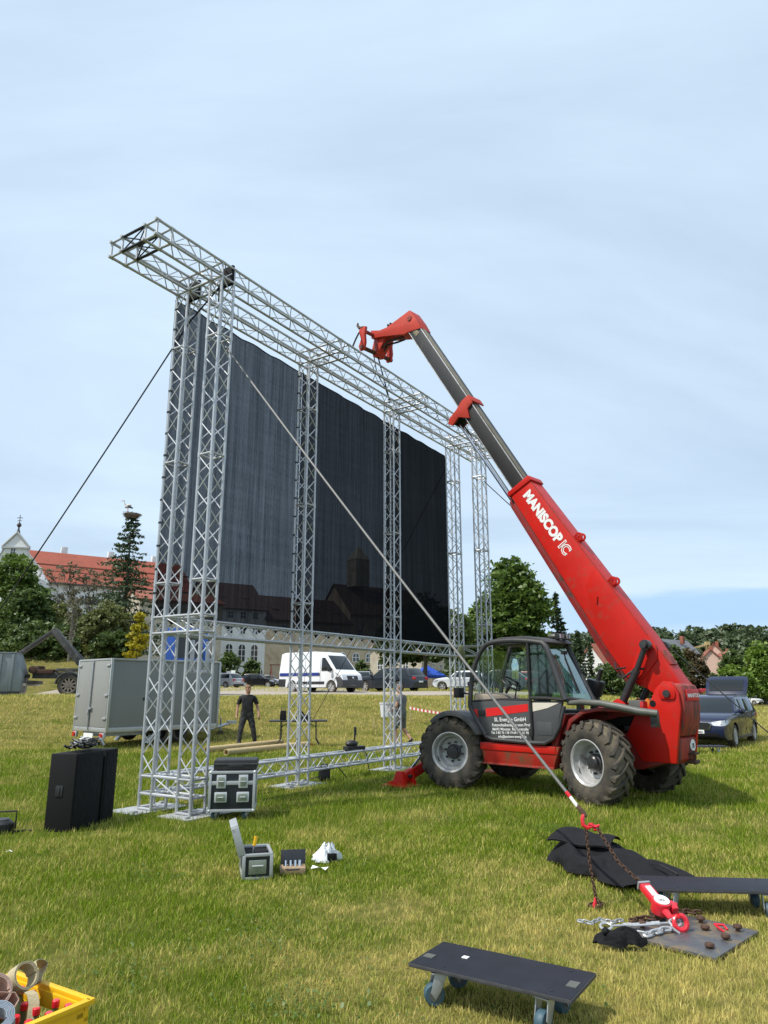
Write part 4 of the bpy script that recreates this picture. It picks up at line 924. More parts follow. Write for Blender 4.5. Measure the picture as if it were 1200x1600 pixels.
for x, y, st in ((1.34, .93, 16.5), (1.34, -.93, 16.5), (-1.42, .93, -16.5), (-1.42, -.93, -16.5)): big_wheel(x, y, st)
for x in (1.34, -1.42): MB().tube((x, -.75, .605), (x, .75, .605), .11, 12).box((x, 0, .605), (.36, .5, .34)).build('axle', M['cyl'], TH, .01)
# chassis
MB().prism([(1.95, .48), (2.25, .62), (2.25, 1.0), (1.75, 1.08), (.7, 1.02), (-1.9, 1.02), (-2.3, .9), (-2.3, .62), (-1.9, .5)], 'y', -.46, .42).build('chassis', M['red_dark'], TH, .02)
MB().prism([(.66, .80), (.66, .72), (.60, .48), (-.74, .48), (-.86, .80)], 'y', .46, 1.03).build('side_sill', M['sill'], TH, .012)
MB().prism([(.665, .69), (.665, .805), (-.80, .805), (-.80, .69)], 'y', 1.0, 1.045).build('sill_step', M['red'], TH, .006)
MB().box((-.07, 1.035, .475), (1.38, .05, .03)).build('sill_edge', M['red_worn'], TH, .004)
MB().prism([(-.74, .46), (-.80, .82), (-.88, 1.05), (-1.0, 1.3), (-.78, 1.3), (-.70, .9), (-.62, .46)], 'y', .42, .98).build('rear_step_panel', M['red_dark'], TH, .012)
# the panel over the rear wheel and the guard tube on it
fp = [(-.90, 1.0), (-1.02, 1.22), (-1.25, 1.36), (-1.55, 1.41), (-1.9, 1.40), (-2.22, 1.34), (-2.22, 1.30), (-1.9, 1.35), (-1.55, 1.36), (-1.28, 1.31), (-1.08, 1.18), (-.96, .98)]
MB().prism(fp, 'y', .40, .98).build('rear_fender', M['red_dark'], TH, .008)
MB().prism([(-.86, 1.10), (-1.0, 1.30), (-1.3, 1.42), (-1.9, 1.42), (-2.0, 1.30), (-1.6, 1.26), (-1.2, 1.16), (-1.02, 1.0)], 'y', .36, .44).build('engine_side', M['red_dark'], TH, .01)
MB().path([(-1.05, 1.0, 1.47), (-1.3, 1.03, 1.49), (-1.62, 1.04, 1.475), (-1.9, 1.03, 1.43), (-2.2, 1.0, 1.37), (-2.46, .95, 1.345)], [.035, .045, .05, .055, .055, .05], 12).build('guard_tube', M['tube_grey'], TH)
MB().box((-2.38, .88, 1.25), (.10, .10, .2)).box((-1.2, .9, 1.42), (.08, .12, .1)).build('guard_bracket', M['cyl'], TH, .01)
tl = MB().box((-2.08, .78, 1.45), (.20, .16, .15)).build('tail_light', M['tube_grey'], TH, .015)
MB().box((-2.19, .80, 1.44), (.05, .16, .13)).build('lens', M['red_lens'], tl, .012)
# front fender arch
fo = arc(1.22, .605, .71, 152, 46, 14); fi = arc(1.22, .605, .675, 152, 46, 14); fl_o = arc(1.22, .605, .71, 152, 46, 14); fl_i = arc(1.22, .605, .62, 150, 50, 14)
MB().prism(fo + fi[::-1], 'y', .70, 1.14).prism(fl_o + fl_i[::-1], 'y', 1.135, 1.16).build('front_fender', M['door_grey'], TH, .012)
# stabiliser at the front left and front frame
sb = MB().prism([(1.22, .10), (1.50, .03), (1.52, .10), (1.38, .24), (.5, .50), (.35, .38)], 'x', 2.06, 2.18).build('stabiliser', M['red'], TH, .012)
MB().tube((2.0, 1.33, .17), (2.26, 1.33, .17), .03, 10).build('pin', M['cyl'], sb)
MB().prism([(1.95, .0), (2.45, .0), (2.38, .06), (2.25, .10), (2.18, .26), (2.05, .26), (2.0, .10)], 'y', 1.22, 1.30).prism([(1.95, .0), (2.45, .0), (2.38, .06), (2.25, .10), (2.18, .26), (2.05, .26), (2.0, .10)], 'y', 1.46, 1.54).box((2.2, 1.38, .012), (.56, .46, .024)).build('foot_plate', M['red'], sb, .006)
MB().tube((2.12, .5, .8), (2.12, 1.2, .26), .035, 10).build('stabiliser_ram', M['chrome'], sb)
sb2 = MB().prism([(-1.3, .18), (-1.78, .02), (-1.78, .12), (-1.55, .30), (-.5, .70), (-.35, .58)], 'x', 2.02, 2.20).build('stabiliser', M['red'], TH, .012)
MB().box((2.2, -1.45, .02), (.56, .46, .04)).build('foot_plate', M['red'], sb2, .006)
MB().prism([(1.9, .45), (2.5, .35), (2.5, .75), (2.2, 1.0), (1.9, 1.0)], 'y', -.5, .5).build('front_frame', M['red'], TH, .015)
# ---- cab
CB = MB(); yi, yo = .15, 1.05
def post(b, pts, r): b.path(smooth_path(pts) if len(pts) > 2 else pts, r, 10)
CABM = M['cab_grey']
outer = [(.85, 1.45), (.79, 1.9), (.70, 2.14), (.55, 2.36), (.38, 2.46)]
pa = MB(); post(pa, [(.53, yo, .92), (.80, yo, 1.30)] + [(x, yo, z) for x, z in outer] + [(.0, yo, 2.485), (-.40, yo, 2.46), (-.66, yo, 2.42)], .042)
post(pa, [(.85, yi, 1.45), (.79, yi, 1.9), (.62, yi, 2.32), (.45, yi, 2.46), (-.58, yi, 2.44)], .042)
pa.build('front_pillar', CABM, TH)
pb = MB(); post(pb, [(-.385, yo + .012, 2.44), (-.395, yo + .012, 1.0)], .026); pb.build('door_pillar', M['black'], TH)
pc = MB(); post(pc, [(-.64, yo, 2.43), (-.74, yo, 2.33), (-.86, yo, 2.0), (-1.03, yo, 1.52)], .048); post(pc, [(-.54, yi, 2.44), (-.63, yi, 2.33), (-.80, yi, 1.95), (-1.05, yi, 1.44)], .04)
post(pc, [(-1.03, yo, 1.53), (-1.09, .6, 1.49), (-1.05, yi, 1.45)], .045); post(pc, [(-.63, yo, 2.43), (-.56, yi, 2.44)], .04); pc.build('rear_pillar', CABM, TH)
rfp = [(.47, 2.43), (.40, 2.50), (.15, 2.545), (-.35, 2.545), (-.62, 2.50), (-.74, 2.43), (-.60, 2.415), (.3, 2.42)]
rf = MB().prism(rfp, 'y', yi - .02, yo + .02).build('cab_roof', CABM, TH, .022)
for y in (.30, .52): 
    wl = MB().box((-.66, y, 2.55), (.09, .12, .10)).build('work_light', M['black'], TH, .012); MB().box((-.712, y, 2.55), (.02, .095, .075)).build('lens', M['lamp'], wl, .005)
MB().ball((-.52, .42, 2.56), (.13, .09, .05), 12, 6).build('roof_hatch', M['tube_grey'], TH)
# door shell below the windows, rear lower panel
dp = [(.845, 1.46), (.80, 1.30), (.66, 1.08), (.53, .93), (.42, .885), (-.38, .865), (-.385, 1.50), (.2, 1.505)]
dr = MB().prism(dp, 'y', .985, 1.05).build('door', M['door_grey'], TH, .014)
MB().prism([(.835, 1.34), (.79, 1.20), (.68, 1.21), (.70, 1.35)], 'y', 1.049, 1.054).prism([(.52, 1.36), (.51, 1.225), (-.335, 1.33), (-.335, 1.45)], 'y', 1.049, 1.054).build('red_stripe', M['red_print'], dr, 0, 0)
MB().box((.605, 1.058, 1.285), (.13, .03, .09)).build('handle', M['black'], dr, .01)
MB().box((-.385, 1.065, 1.0), (.06, .035, .12)).build('hinge', M['black'], dr, .008)
MB().path([(.86, 1.05, 1.46), (.80, 1.055, 1.28), (.66, 1.055, 1.07), (.53, 1.055, .91), (.40, 1.055, .865), (-.40, 1.055, .845), (-.62, 1.055, .85), (-.78, 1.055, .93), (-.90, 1.05, 1.12), (-1.0, 1.045, 1.42)], .032, 8).build('door_seal', CABM, dr)
rp_ = MB().prism([(-.40, 1.50), (-.40, .87), (-.60, .875), (-.74, .94), (-.86, 1.12), (-.97, 1.50)], 'y', .985, 1.045).build('rear_side_panel', M['door_grey'], TH, .012)
MB().prism([(-.42, 1.47), (-.42, 1.33), (-.70, 1.39), (-.92, 1.475)], 'y', 1.044, 1.05).build('cream_sticker', M['cream'], rp_, 0, 0)
MB().box((-.62, 1.045, 1.07), (.28, .012, .2)).build('vent', M['door_grey'], rp_, .01)
MB().path([(.85, 1.03, 1.475), (.2, 1.035, 1.515), (-.39, 1.035, 1.515)], .02, 6).build('window_ledge', M['black'], TH)
MB().path([(-.39, 1.06, 1.545), (-.7, 1.06, 1.545), (-1.02, 1.055, 1.52)], .028, 6).build('window_rail', M['black'], TH)
# glass
MB().prism([(-.40, 1.53), (-.40, 2.42), (-.66, 2.41), (-.76, 2.29), (-.87, 1.96), (-1.0, 1.53)], 'y', 1.04, 1.048).build('side_window', M['glass'], TH, 0, 0)
MB().add([(-.75, yo - .03, 2.32), (-.63, yi + .03, 2.33), (-1.05, yi + .03, 1.47), (-1.04, yo - .03, 1.55), (-.744, yo - .03, 2.32), (-.624, yi + .03, 2.33), (-1.044, yi + .03, 1.47), (-1.034, yo - .03, 1.55)], [(0, 1, 2, 3), (7, 6, 5, 4), (0, 4, 5, 1), (1, 5, 6, 2), (2, 6, 7, 3), (3, 7, 4, 0)]).build('rear_window', M['glass_rear'], TH, 0, 0)
MB().add([(.84, yo - .03, 1.47), (.84, yi + .03, 1.47), (.61, yi + .03, 2.36), (.60, yo - .03, 2.34), (.834, yo - .03, 1.47), (.834, yi + .03, 1.47), (.604, yi + .03, 2.36), (.594, yo - .03, 2.34)], [(0, 1, 2, 3), (7, 6, 5, 4), (0, 4, 5, 1), (1, 5, 6, 2), (2, 6, 7, 3), (3, 7, 4, 0)]).build('windscreen', M['glass_clear'], TH, 0, 0)
MB().prism([(.80, 1.5), (.62, 2.32), (-.58, 2.40), (-.98, 1.5)], 'y', yi, yi + .008).build('right_window', M['glass_clear'], TH, 0, 0)
gr = MB()
for i in range(7): gr.tube((.86 - .035 * i, yi + .1 + i * .12, 1.55 + .0), (.68, yi + .1 + i * .12, 2.25), .007, 5)
gr.build('windscreen_guard', M['black'], TH)
wp = MB(); wp.path([(-.80, .62, 2.26), (-.90, .66, 2.0), (-1.0, .62, 1.66)], .012, 5); wp.tube((-.86, .70, 2.18), (-1.02, .58, 1.62), .016, 5); wp.box((-.80, .62, 2.27), (.05, .12, .06)); wp.build('wiper', M['black'], TH)
# inside the cab
MB().prism([(.82, 1.42), (.80, 1.62), (.42, 1.58), (.30, 1.42)], 'y', .2, 1.0).build('dashboard', M['beige'], TH, .03)
swm = Matrix.Rotation(R(-38), 3, 'Y'); sw = MB(); ring = [Vector((.30, .58, 1.78)) + swm @ Vector((.19 * math.cos(a), .19 * math.sin(a), 0)) for a in [2 * math.pi * i / 24 for i in range(24)]]
sw.path(ring, .015, 6, True); sw.tube((.42, .58, 1.62), (.30, .58, 1.78), .025, 8)
for i in (0, 8, 16): sw.tube(ring[i], (.30, .58, 1.775), .011, 5)
sw.build('steering_wheel', M['black'], TH)
se_ = MB().prism([(.1, 1.2), (.12, 1.34), (-.30, 1.30), (-.36, 1.2)], 'y', .36, .84).build('seat', M['black'], TH, .04); MB().prism([(-.30, 1.3), (-.22, 1.34), (-.46, 2.0), (-.56, 1.98)], 'y', .38, .82).build('backrest', M['black'], se_, .04)
MB().box((0, .6, .98), (1.5, .8, .06)).build('cab_floor', M['black'], TH, .01)
MB().tube((.35, .42, 1.5), (.30, .40, 1.78), .012, 6).ball((.30, .40, 1.79), .03, 8, 6).build('lever', M['black'], TH)
mr_ = MB().tube((.70, .12, 2.22), (.62, .02, 2.12), .012, 6).build('inner_mirror', M['black'], TH); MB().add(*[[(.60, -.10, 1.86), (.60, .10, 1.86), (.60, .115, 2.10), (.60, .06, 2.23), (.60, -.06, 2.23), (.60, -.115, 2.10), (.62, -.10, 1.86), (.62, .10, 1.86), (.62, .115, 2.10), (.62, .06, 2.23), (.62, -.06, 2.23), (.62, -.115, 2.10)], [(0, 1, 2, 3, 4, 5), (11, 10, 9, 8, 7, 6)] + [(i, (i + 1) % 6, 6 + (i + 1) % 6, 6 + i) for i in range(6)]]).build('mirror_face', M['mirror'], mr_, .006)
om = MB().path([(.78, 1.05, 2.0), (.84, 1.16, 2.06), (.86, 1.24, 2.2)], .011, 6).build('outer_mirror', M['black'], TH)
MB().ball((.86, 1.25, 2.29), (.035, .10, .15), 14, 10).build('mirror_shell', M['olive'], om)
hl = MB().box((1.0, 1.17, 1.62), (.12, .15, .17)).tube((.86, 1.06, 1.6), (.97, 1.14, 1.62), .018, 6).build('headlight', M['black'], TH, .015); MB().box((1.065, 1.17, 1.62), (.02, .13, .15)).build('lens', M['orange'], hl, .006)
# door lettering
def text(parent, body, loc, size, m, ex, ez, bold=0.0, extrude=.001, name='lettering', align='LEFT', sx=1.0):
    c = bpy.data.curves.new(name, 'FONT'); c.body = body; c.size = size; c.extrude = extrude; c.offset = bold; c.align_x = align; c.resolution_u = 3
    tmp = bpy.data.objects.new(name, c); COL.objects.link(tmp); bpy.context.view_layer.update(); me = bpy.data.meshes.new_from_object(tmp.evaluated_get(bpy.context.evaluated_depsgraph_get())); bpy.data.objects.remove(tmp); bpy.data.curves.remove(c); me.name = name; me.materials.clear()
    o = link(name, me, parent); ex = Vector(ex).normalized(); ez = Vector(ez).normalized(); n = ex.cross(ez).normalized(); ez = n.cross(ex); mm = Matrix((ex, ez, n)).transposed().to_4x4(); mm.translation = Vector(loc); o.matrix_local = mm @ Matrix.Diagonal((sx, 1, 1, 1)); me.materials.append(m); return o
for body, xx, zz, sz in (('SL Energie GmbH', .03, 1.165, .088), ('Fotovoltaikanlagen vom Profi', .01, 1.085, .066), ('86692 Münster, Römerstraße 3', .01, 1.02, .060), ('Tel. 0 82 76 / 58 19 69 / 01 51 95 52', .01, .965, .055), ('info@saubere-energie.de', .0, .905, .055)):
    text(dr, body, (xx, 1.053, zz), sz, M['white'], (-1, 0, .035), (.0, 0, 1), bold=sz * .012, align='CENTER')
# ---- rear end
pl = [(-1.92, .62), (-2.44, .62), (-2.50, .98), (-2.58, 1.40), (-2.56, 1.64), (-2.47, 1.79), (-2.34, 1.80), (-2.22, 1.70), (-2.08, 1.42), (-1.86, 1.30), (-1.70, 1.0)]
for y0, y1 in ((.36, .43), (-.32, -.25)): MB().prism(pl, 'y', y0, y1).build('rear_plate', M['red'], TH, .012)
MB().prism(arc(-2.40, 1.62, .13, -40, 220, 12), 'y', .43, .455).build('pivot_boss', M['red'], TH, .008)
MB().tube((-2.40, -.36, 1.62), (-2.40, .48, 1.62), .055, 14).build('boom_pivot', M['cyl'], TH); MB().tube((-2.16, .405, 1.47), (-2.16, .434, 1.47), .05, 14).build('access_hole', M['black_matt'], TH)
cw = MB().prism([(-2.30, .98), (-2.50, 1.0), (-2.60, 1.22), (-2.62, 1.62), (-2.58, 1.74), (-2.45, 1.78)], 'y', -.235, .355).build('counterweight', M['red_worn'], TH, .03)
MB().box((-2.628, .06, 1.60), (.012, .46, .17)).build('nameplate', M['red_print'], cw, .006); text(cw, 'MANITOU', (-2.636, .26, 1.567), .076, M['white'], (0, -1, 0), (0, 0, 1), bold=.003, sx=1.25)
lp = MB().prism([(-1.95, .60), (-2.40, .60), (-2.46, .66), (-2.50, .96), (-2.42, 1.0), (-1.95, 1.0)], 'y', -.235, .355).build('rear_box', M['red_worn'], TH, .02)
MB().lathe([(0, .012), (.085, .012), (.09, .0)], (-2.487, -.10, .86), (-1, 0, 0), 20).build('speed_disc', M['white'], lp); text(lp, '25', (-2.503, -.055, .825), .085, M['black'], (0, -1, 0), (0, 0, 1), bold=.002)
MB().box((-2.50, -.06, .62), (.12, .18, .05)).box((-2.50, -.06, .74), (.12, .18, .03)).tube((-2.52, -.06, .58), (-2.52, -.06, .78), .02, 8).build('tow_hitch', M['rust'], TH, .006)

# engine cover on the right and exhaust
MB().prism([(.9, .7), (.9, 1.15), (.5, 1.32), (-1.1, 1.34), (-1.25, 1.1), (-1.25, .7)], 'y', -1.05, -.42).build('engine_cover', M['black'], TH, .04)
MB().lathe([(.0, 0), (.125, 0), (.13, .05), (.16, .22), (.15, .26), (0, .27)], (-.75, -.38, 1.58), (-.25, 0, 1), 18).build('air_filter', M['black'], TH)
MB().tube((-.76, -.38, 1.34), (-.76, -.38, 1.6), .09, 12).tube((-.80, -.42, 1.78), (-.90, -.42, 2.02), .045, 12).build('exhaust', M['cyl'], TH)
MB().box((-1.35, -.1, 1.22), (.9, .9, .2)).tube((-1.2, .2, 1.36), (-1.7, .25, 1.36), .05, 8).tube((-1.1, .1, 1.4), (-1.6, -.1, 1.36), .03, 6).build('hydraulic_block', M['black_matt'], TH, .02)
# ---- boom
e2 = Vector((.5259, 0, .8505)); p2 = Vector((-.8505, 0, .5259))
bo = [(.47, 5.32), (.03, 5.55), (-2.04, 2.52), (-2.28, 2.10), (-2.50, 1.74), (-2.50, 1.54), (-2.34, 1.46), (-2.12, 1.56), (-1.92, 1.70), (-1.66, 1.80), (-1.34, 2.28)]
BM = MB().prism(bo, 'y', YB - .20, YB + .20).build('outer_boom', M['red'], TH, .018)
MB().prism([(.50, 5.285), (.535, 5.375), (.045, 5.63), (-.02, 5.53)], 'y', YB - .225, YB + .225).build('boom_collar', M['red'], BM, .012)
MB().prism([(-1.14, 3.72), (-1.0, 3.40), (-1.06, 3.06), (-1.22, 2.62), (-1.66, 1.92), (-1.92, 1.74), (-2.1, 2.3), (-1.98, 2.48)], 'y', YB + .198, YB + .207).build('side_doubler', M['red'], BM, .003)
ws = MB(); ws.path([(.44, YB + .2, 5.27), (-1.30, YB + .2, 2.32)], .006, 4).path([(.0, YB + .2, 5.50), (-2.02, YB + .2, 2.53)], .006, 4); ws.build('weld_seam', M['red_worn'], BM)
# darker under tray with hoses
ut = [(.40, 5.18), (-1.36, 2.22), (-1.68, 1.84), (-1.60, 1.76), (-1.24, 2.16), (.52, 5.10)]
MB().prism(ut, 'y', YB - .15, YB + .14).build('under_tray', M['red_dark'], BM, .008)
hs = MB()
for y in (-.08, -.02, .05, .11): hs.path([(.50, YB + y, 5.22), (-.35, YB + y, 3.74), (-1.22, YB + y, 2.30), (-1.5, YB + y, 1.95)], .017, 5)
hs.build('hose', M['black'], BM)
MB().prism([(.50, 5.32), (.56, 5.18), (.40, 4.98), (.20, 4.80), (.24, 4.98)], 'y', YB + .02, YB + .12).build('ram_bracket', M['red_dark'], BM, .008)
for t_ in (.42, .70):
    bx, bz = .03 + (-2.04 - .03) * t_, 5.55 + (2.52 - 5.55) * t_
    for dy in (.06, .17):
        c = Vector((bx, YB + dy - .02, bz)) + p2 * .065; lg = MB().lathe([(.042, -.014), (.075, -.014), (.075, .014), (.042, .014)], c, (0, 1, 0), 16, True)
        lg.box(Vector((bx, YB + dy - .02, bz)) + p2 * .012, (.13, .028, .05), Matrix.Rotation(R(-58), 3, 'Y')); lg.build('lifting_eye', M['red'], BM)
MB().box(Vector((-1.20, YB + .203, 3.14)), (.03, .008, .14), Matrix.Rotation(R(-8), 3, 'Y')).build('slot', M['black_matt'], BM)
MB().prism([(-1.86, 2.36), (-2.0, 2.46), (-2.16, 2.36), (-2.16, 2.14), (-1.84, 1.78), (-1.72, 1.80), (-1.70, 1.95)], 'y', YB + .20, YB + .226).build('gusset', M['red'], BM, .006)
MB().tube((-2.04, YB - .42, 2.36), (-2.04, YB + .46, 2.36), .055, 12).build('ram_pin', M['cyl'], BM)
MB().box((-2.25, YB, 2.17), (.04, .26, .26), Matrix.Rotation(R(30), 3, 'Y')).build('rear_cover', M['red_worn'], BM, .01)
# boom lettering along the side face
d_ = Vector((-.5385, 0, -.8426)); nrm_up = Vector((-.8426, 0, .5385))
o0 = Vector((.17, YB + .203, 5.20))
text(BM, 'MANISCOP', o0 + nrm_up * .02 + d_ * -.06, .25, M['white'], d_, nrm_up, bold=.014, extrude=.002, sx=.98)
def outline_text(body, loc, size, sx):
    c = text(BM, body, loc, size, M['white'], d_, nrm_up, bold=.014, extrude=.002, sx=sx); return c
outline_text('IC', o0 + nrm_up * .02 + d_ * 1.215, .25, .98)
text(BM, 'IC', o0 + nrm_up * .02 + d_ * 1.215 + Vector((0, .003, 0)), .25, M['red'], d_, nrm_up, bold=-.004, extrude=.002, sx=.98)
# inner boom
T0 = Vector((.27, YB, 5.44)); T1 = Vector((3.02, YB, 9.88)); ax = (T1 - T0).normalized(); up = Vector((-ax.z, 0, ax.x)); hh = .155
def bq(t, s): v_ = T0 + ax * t + up * s; return (v_.x, v_.z)
Lb = (T1 - T0).length
IB = MB().prism([bq(-1.2, -hh), bq(Lb, -hh), bq(Lb, hh), bq(-1.2, hh)], 'y', YB - .155, YB + .155).build('inner_boom', M['boom_steel'], TH, .012)
MB().prism([bq(.05, hh - .005), bq(Lb - .05, hh - .005), bq(Lb - .05, hh + .012), bq(.05, hh + .012)], 'y', YB - .02, YB + .10).build('top_wear_strip', M['boom_worn'], IB, .004)
MB().prism([bq(.05, hh - .02), bq(Lb - .05, hh - .02), bq(Lb - .05, hh + .002), bq(.05, hh + .002)], 'y', YB + .15, YB + .166).build('edge_strip', M['rim'], IB, .003)
MB().prism([bq(.05, -hh - .004), bq(Lb - .05, -hh - .004), bq(Lb - .05, -hh + .012), bq(.05, -hh + .012)], 'y', YB + .15, YB + .163).build('edge_strip', M['rim'], IB, .003)
MB().prism([bq(Lb - .32, -.06), bq(Lb - .12, -.06), bq(Lb - .12, .06), bq(Lb - .32, .06)], 'y', YB + .155, YB + .162).build('worn_plate', M['boom_worn'], IB, .004)
# clamp with the retract ram
tc_ = 2.42
MB().prism([bq(tc_ - .12, hh + .035), bq(tc_ + .10, hh + .035), bq(tc_ + .12, .0), bq(tc_ + .06, -hh - .06), bq(tc_ + .04, -hh - .30), bq(tc_ - .05, -hh - .38), bq(tc_ - .16, -hh - .32), bq(tc_ - .12, -hh - .1), bq(tc_ - .36, -.06), bq(tc_ - .14, .02)], 'y', YB + .155, YB + .20).build('clamp', M['head_red'], IB, .008)
MB().prism([bq(tc_ - .10, hh + .03), bq(tc_ + .08, hh + .03), bq(tc_ + .08, hh + .06), bq(tc_ - .10, hh + .06)], 'y', YB - .20, YB + .20).prism([bq(tc_ + .04, -hh - .02), bq(tc_ + .02, -hh - .32), bq(tc_ - .12, -hh - .32), bq(tc_ - .10, -hh - .02)], 'y', YB - .20, YB - .155).build('clamp_bridge', M['head_red'], IB, .008)
MB().prism([bq(tc_ + .02, -hh - .10), bq(tc_ + .0, -hh - .34), bq(tc_ - .14, -hh - .30), bq(tc_ - .12, -hh - .10)], 'y', YB - .14, YB + .15).build('ram_head', M['black_matt'], IB, .008)
a_ = bq(tc_ - .12, -hh - .22); MB().tube((a_[0], YB + .06, a_[1]), (.44, YB + .07, 5.10), .030, 10).build('ram_rod', M['chrome'], IB)
MB().path([(a_[0] - .02, YB - .06, a_[1]), (1.2, YB - .06, 6.3), (.46, YB - .04, 5.15)], .015, 5).build('hose', M['black'], IB)
# gooseneck head with the coupler
hp = [bq(Lb - .02, -hh - .02), bq(Lb - .28, hh + .01), (2.86, 9.98), (3.08, 10.32), (3.83, 10.16), (4.07, 10.17), (4.38, 10.28), (4.36, 10.05), (3.99, 9.97), (3.56, 9.85), (3.26, 9.76)]
HD = MB().prism(hp, 'y', YB - .18, YB + .18).prism([(3.92, 9.99), (4.34, 10.05), (4.42, 9.80), (4.38, 9.60), (4.26, 9.58), (4.10, 9.78)], 'y', YB - .17, YB + .10).build('boom_head', M['head_red'], TH, .016)
MB().lathe([(.0, .02), (.06, .02), (.075, .0)], (3.08, YB + .18, 10.10), (0, 1, 0), 14).build('pin_cap', M['red_worn'], HD)
MB().box((3.72, YB + .1, 10.21), (.03, .16, .06)).box((3.80, YB + .1, 10.20), (.03, .16, .06)).build('hose_clip', M['black_matt'], HD, .004)
MB().box((3.95, YB - .02, 9.965), (.10, .05, .012)).build('sticker', M['cream'], HD, 0, 0)
MB().path([(3.4, YB + .05, 9.78), (3.6, YB + .06, 9.82), (3.9, YB + .05, 9.86), (4.12, YB + .04, 9.76)], .024, 6).path([(3.45, YB - .05, 9.78), (3.7, YB - .06, 9.80), (4.0, YB - .05, 9.84), (4.16, YB - .06, 9.72)], .024, 6).build('hose', M['black'], HD)
CP = link('coupler', None, TH)
for y in (.36, -.56):
    MB().prism([(4.20, 10.20), (4.36, 10.24), (4.44, 10.14), (4.36, 9.90), (4.44, 9.74), (4.40, 9.62), (4.26, 9.62), (4.22, 9.80), (4.24, 10.0)], 'y', y, y + .07).build('side_plate', M['head_red'], CP, .01)
    MB().path([(4.30, y + .035, 10.20), (4.44, y + .035, 10.24), (4.52, y + .035, 10.34), (4.50, y + .035, 10.40)], [.045, .04, .03, .018], 6).build('hook', M['rust'], CP)
MB().tube((4.30, -.52, 10.12), (4.30, .38, 10.12), .045, 10).build('upper_bar', M['red_worn'], CP); MB().tube((4.32, -.60, 9.68), (4.32, .46, 9.68), .05, 10).build('lower_bar', M['rust'], CP)
MB().prism([(4.18, 10.16), (4.30, 10.16), (4.34, 9.66), (4.22, 9.62)], 'y', -.2, .02).build('centre_plate', M['red_worn'], CP, .01)
# lift rams
for y in (YB + .34, YB - .36):
    rm = MB().tube((-1.50, y, 1.34), (-1.86, y, 1.98), .062, 14).build('lift_ram', M['cyl'], TH); MB().tube((-1.86, y, 1.98), (-2.04, y, 2.36), .045, 12).tube((-2.04, y - .05, 2.36), (-2.04, y + .05, 2.36), .085, 14).build('rod', M['cyl'], rm)
    MB().prism([(-1.36, 1.28), (-1.40, 1.46), (-1.54, 1.54), (-1.66, 1.46), (-1.66, 1.28)], 'y', y - .09, y - .05).prism([(-1.36, 1.28), (-1.40, 1.46), (-1.54, 1.54), (-1.66, 1.46), (-1.66, 1.28)], 'y', y + .05, y + .09).build('ram_foot', M['red'], rm, .006)
cr2 = MB().tube((-1.94, YB + .1, 1.42), (-2.2, YB + .1, 1.76), .055, 12).build('tilt_ram', M['black'], TH); MB().box((-1.9, YB + .12, 1.44), (.16, .14, .16), Matrix.Rotation(R(35), 3, 'Y')).build('ram_end', M['orange'], cr2, .02)
MB().path([(-1.5, .2, 1.9), (-1.62, .24, 1.86), (-1.8, .22, 1.98), (-1.95, .18, 2.0)], .02, 6).path([(-1.42, .1, 2.1), (-1.5, .22, 2.0), (-1.66, .2, 2.02)], .014, 6).build('hose', M['black'], TH)
# strap from the coupler down to the truss, and the short sling
def tloc(x, y, z): return TC + TD * x + TN * y + Vector((0, 0, z))
a = tloc(4.30, YB, 9.60); b_ = tw(KS[2] + .05, DB + SQ * .5, 8.47)
s1 = MB(); s1.path(sag(a, b_, .0, 6), .018, 5); s1.path([a + Vector((-.10, 0, 0)), a.lerp(b_, .35) + Vector((-.13, .03, 0)), a.lerp(b_, .7) + Vector((-.02, 0, 0)), b_], .014, 5); s1.ball(b_ + Vector((0, 0, .02)), .06, 8, 6)
tag(s1.build('lifting_sling', M['cloth_black']), 'black lifting sling hanging from the boom head to the third column top', 'sling')
a = tloc(4.46, .40, 10.12); b_ = at(548, 541, 14.75)
tag(MB().path([a, a.lerp(b_, .4) + Vector((0, 0, -.03)), a.lerp(b_, .8) + Vector((0, 0, -.1)), b_], .022, 5).build('lifting_sling', M['cloth_black']), 'short black sling from the coupler hook to the top beam', 'sling')
# ------------------------------------------------------------------ cars
def wheel_proto(r, wd, spokes, big):
    ty = MB().lathe([(r * .66, -wd / 2 + .01), (r * .80, -wd / 2 - .005), (r * .95, -wd / 2 + .01), (r, -wd / 2 + .04), (r, wd / 2 - .04), (r * .95, wd / 2 - .01), (r * .80, wd / 2 + .005), (r * .66, wd / 2 - .01)], (0, 0, 0), (0, 1, 0), 28 if big else 20)
    rm = MB().lathe([(r * .68, wd / 2 - .005), (r * .63, wd / 2 - .012), (r * .61, wd / 2 - .06), (r * .60, 0)], (0, 0, 0), (0, 1, 0), 28 if big else 20)
    for i in range(spokes):
        a = 2 * math.pi * i / spokes + .3; m = Matrix.Rotation(a, 3, 'Y')
        vs = []
        for yy in (wd / 2 - .045, wd / 2 - .015):
            for q in ((.04, -.05), (r * .63, -.035), (r * .63, .035), (.04, .05)): vs.append(m @ Vector((q[0], yy, q[1])))
        rm.add(vs, [(3, 2, 1, 0), (4, 5, 6, 7), (0, 1, 5, 4), (1, 2, 6, 5), (2, 3, 7, 6), (3, 0, 4, 7)])
    rm.tube((0, wd / 2 - .05, 0), (0, wd / 2 - .005, 0), .07, 12)
    bk = MB().tube((0, wd / 2 - .10, 0), (0, wd / 2 - .085, 0), r * .6, 20)
    return ty.mesh('tyre', M['rubber'], 0, 40), rm.mesh('rim', M['rim'], 0, 30), bk.mesh('brake_disc', M['black_matt'], 0, 30)
WP = {}
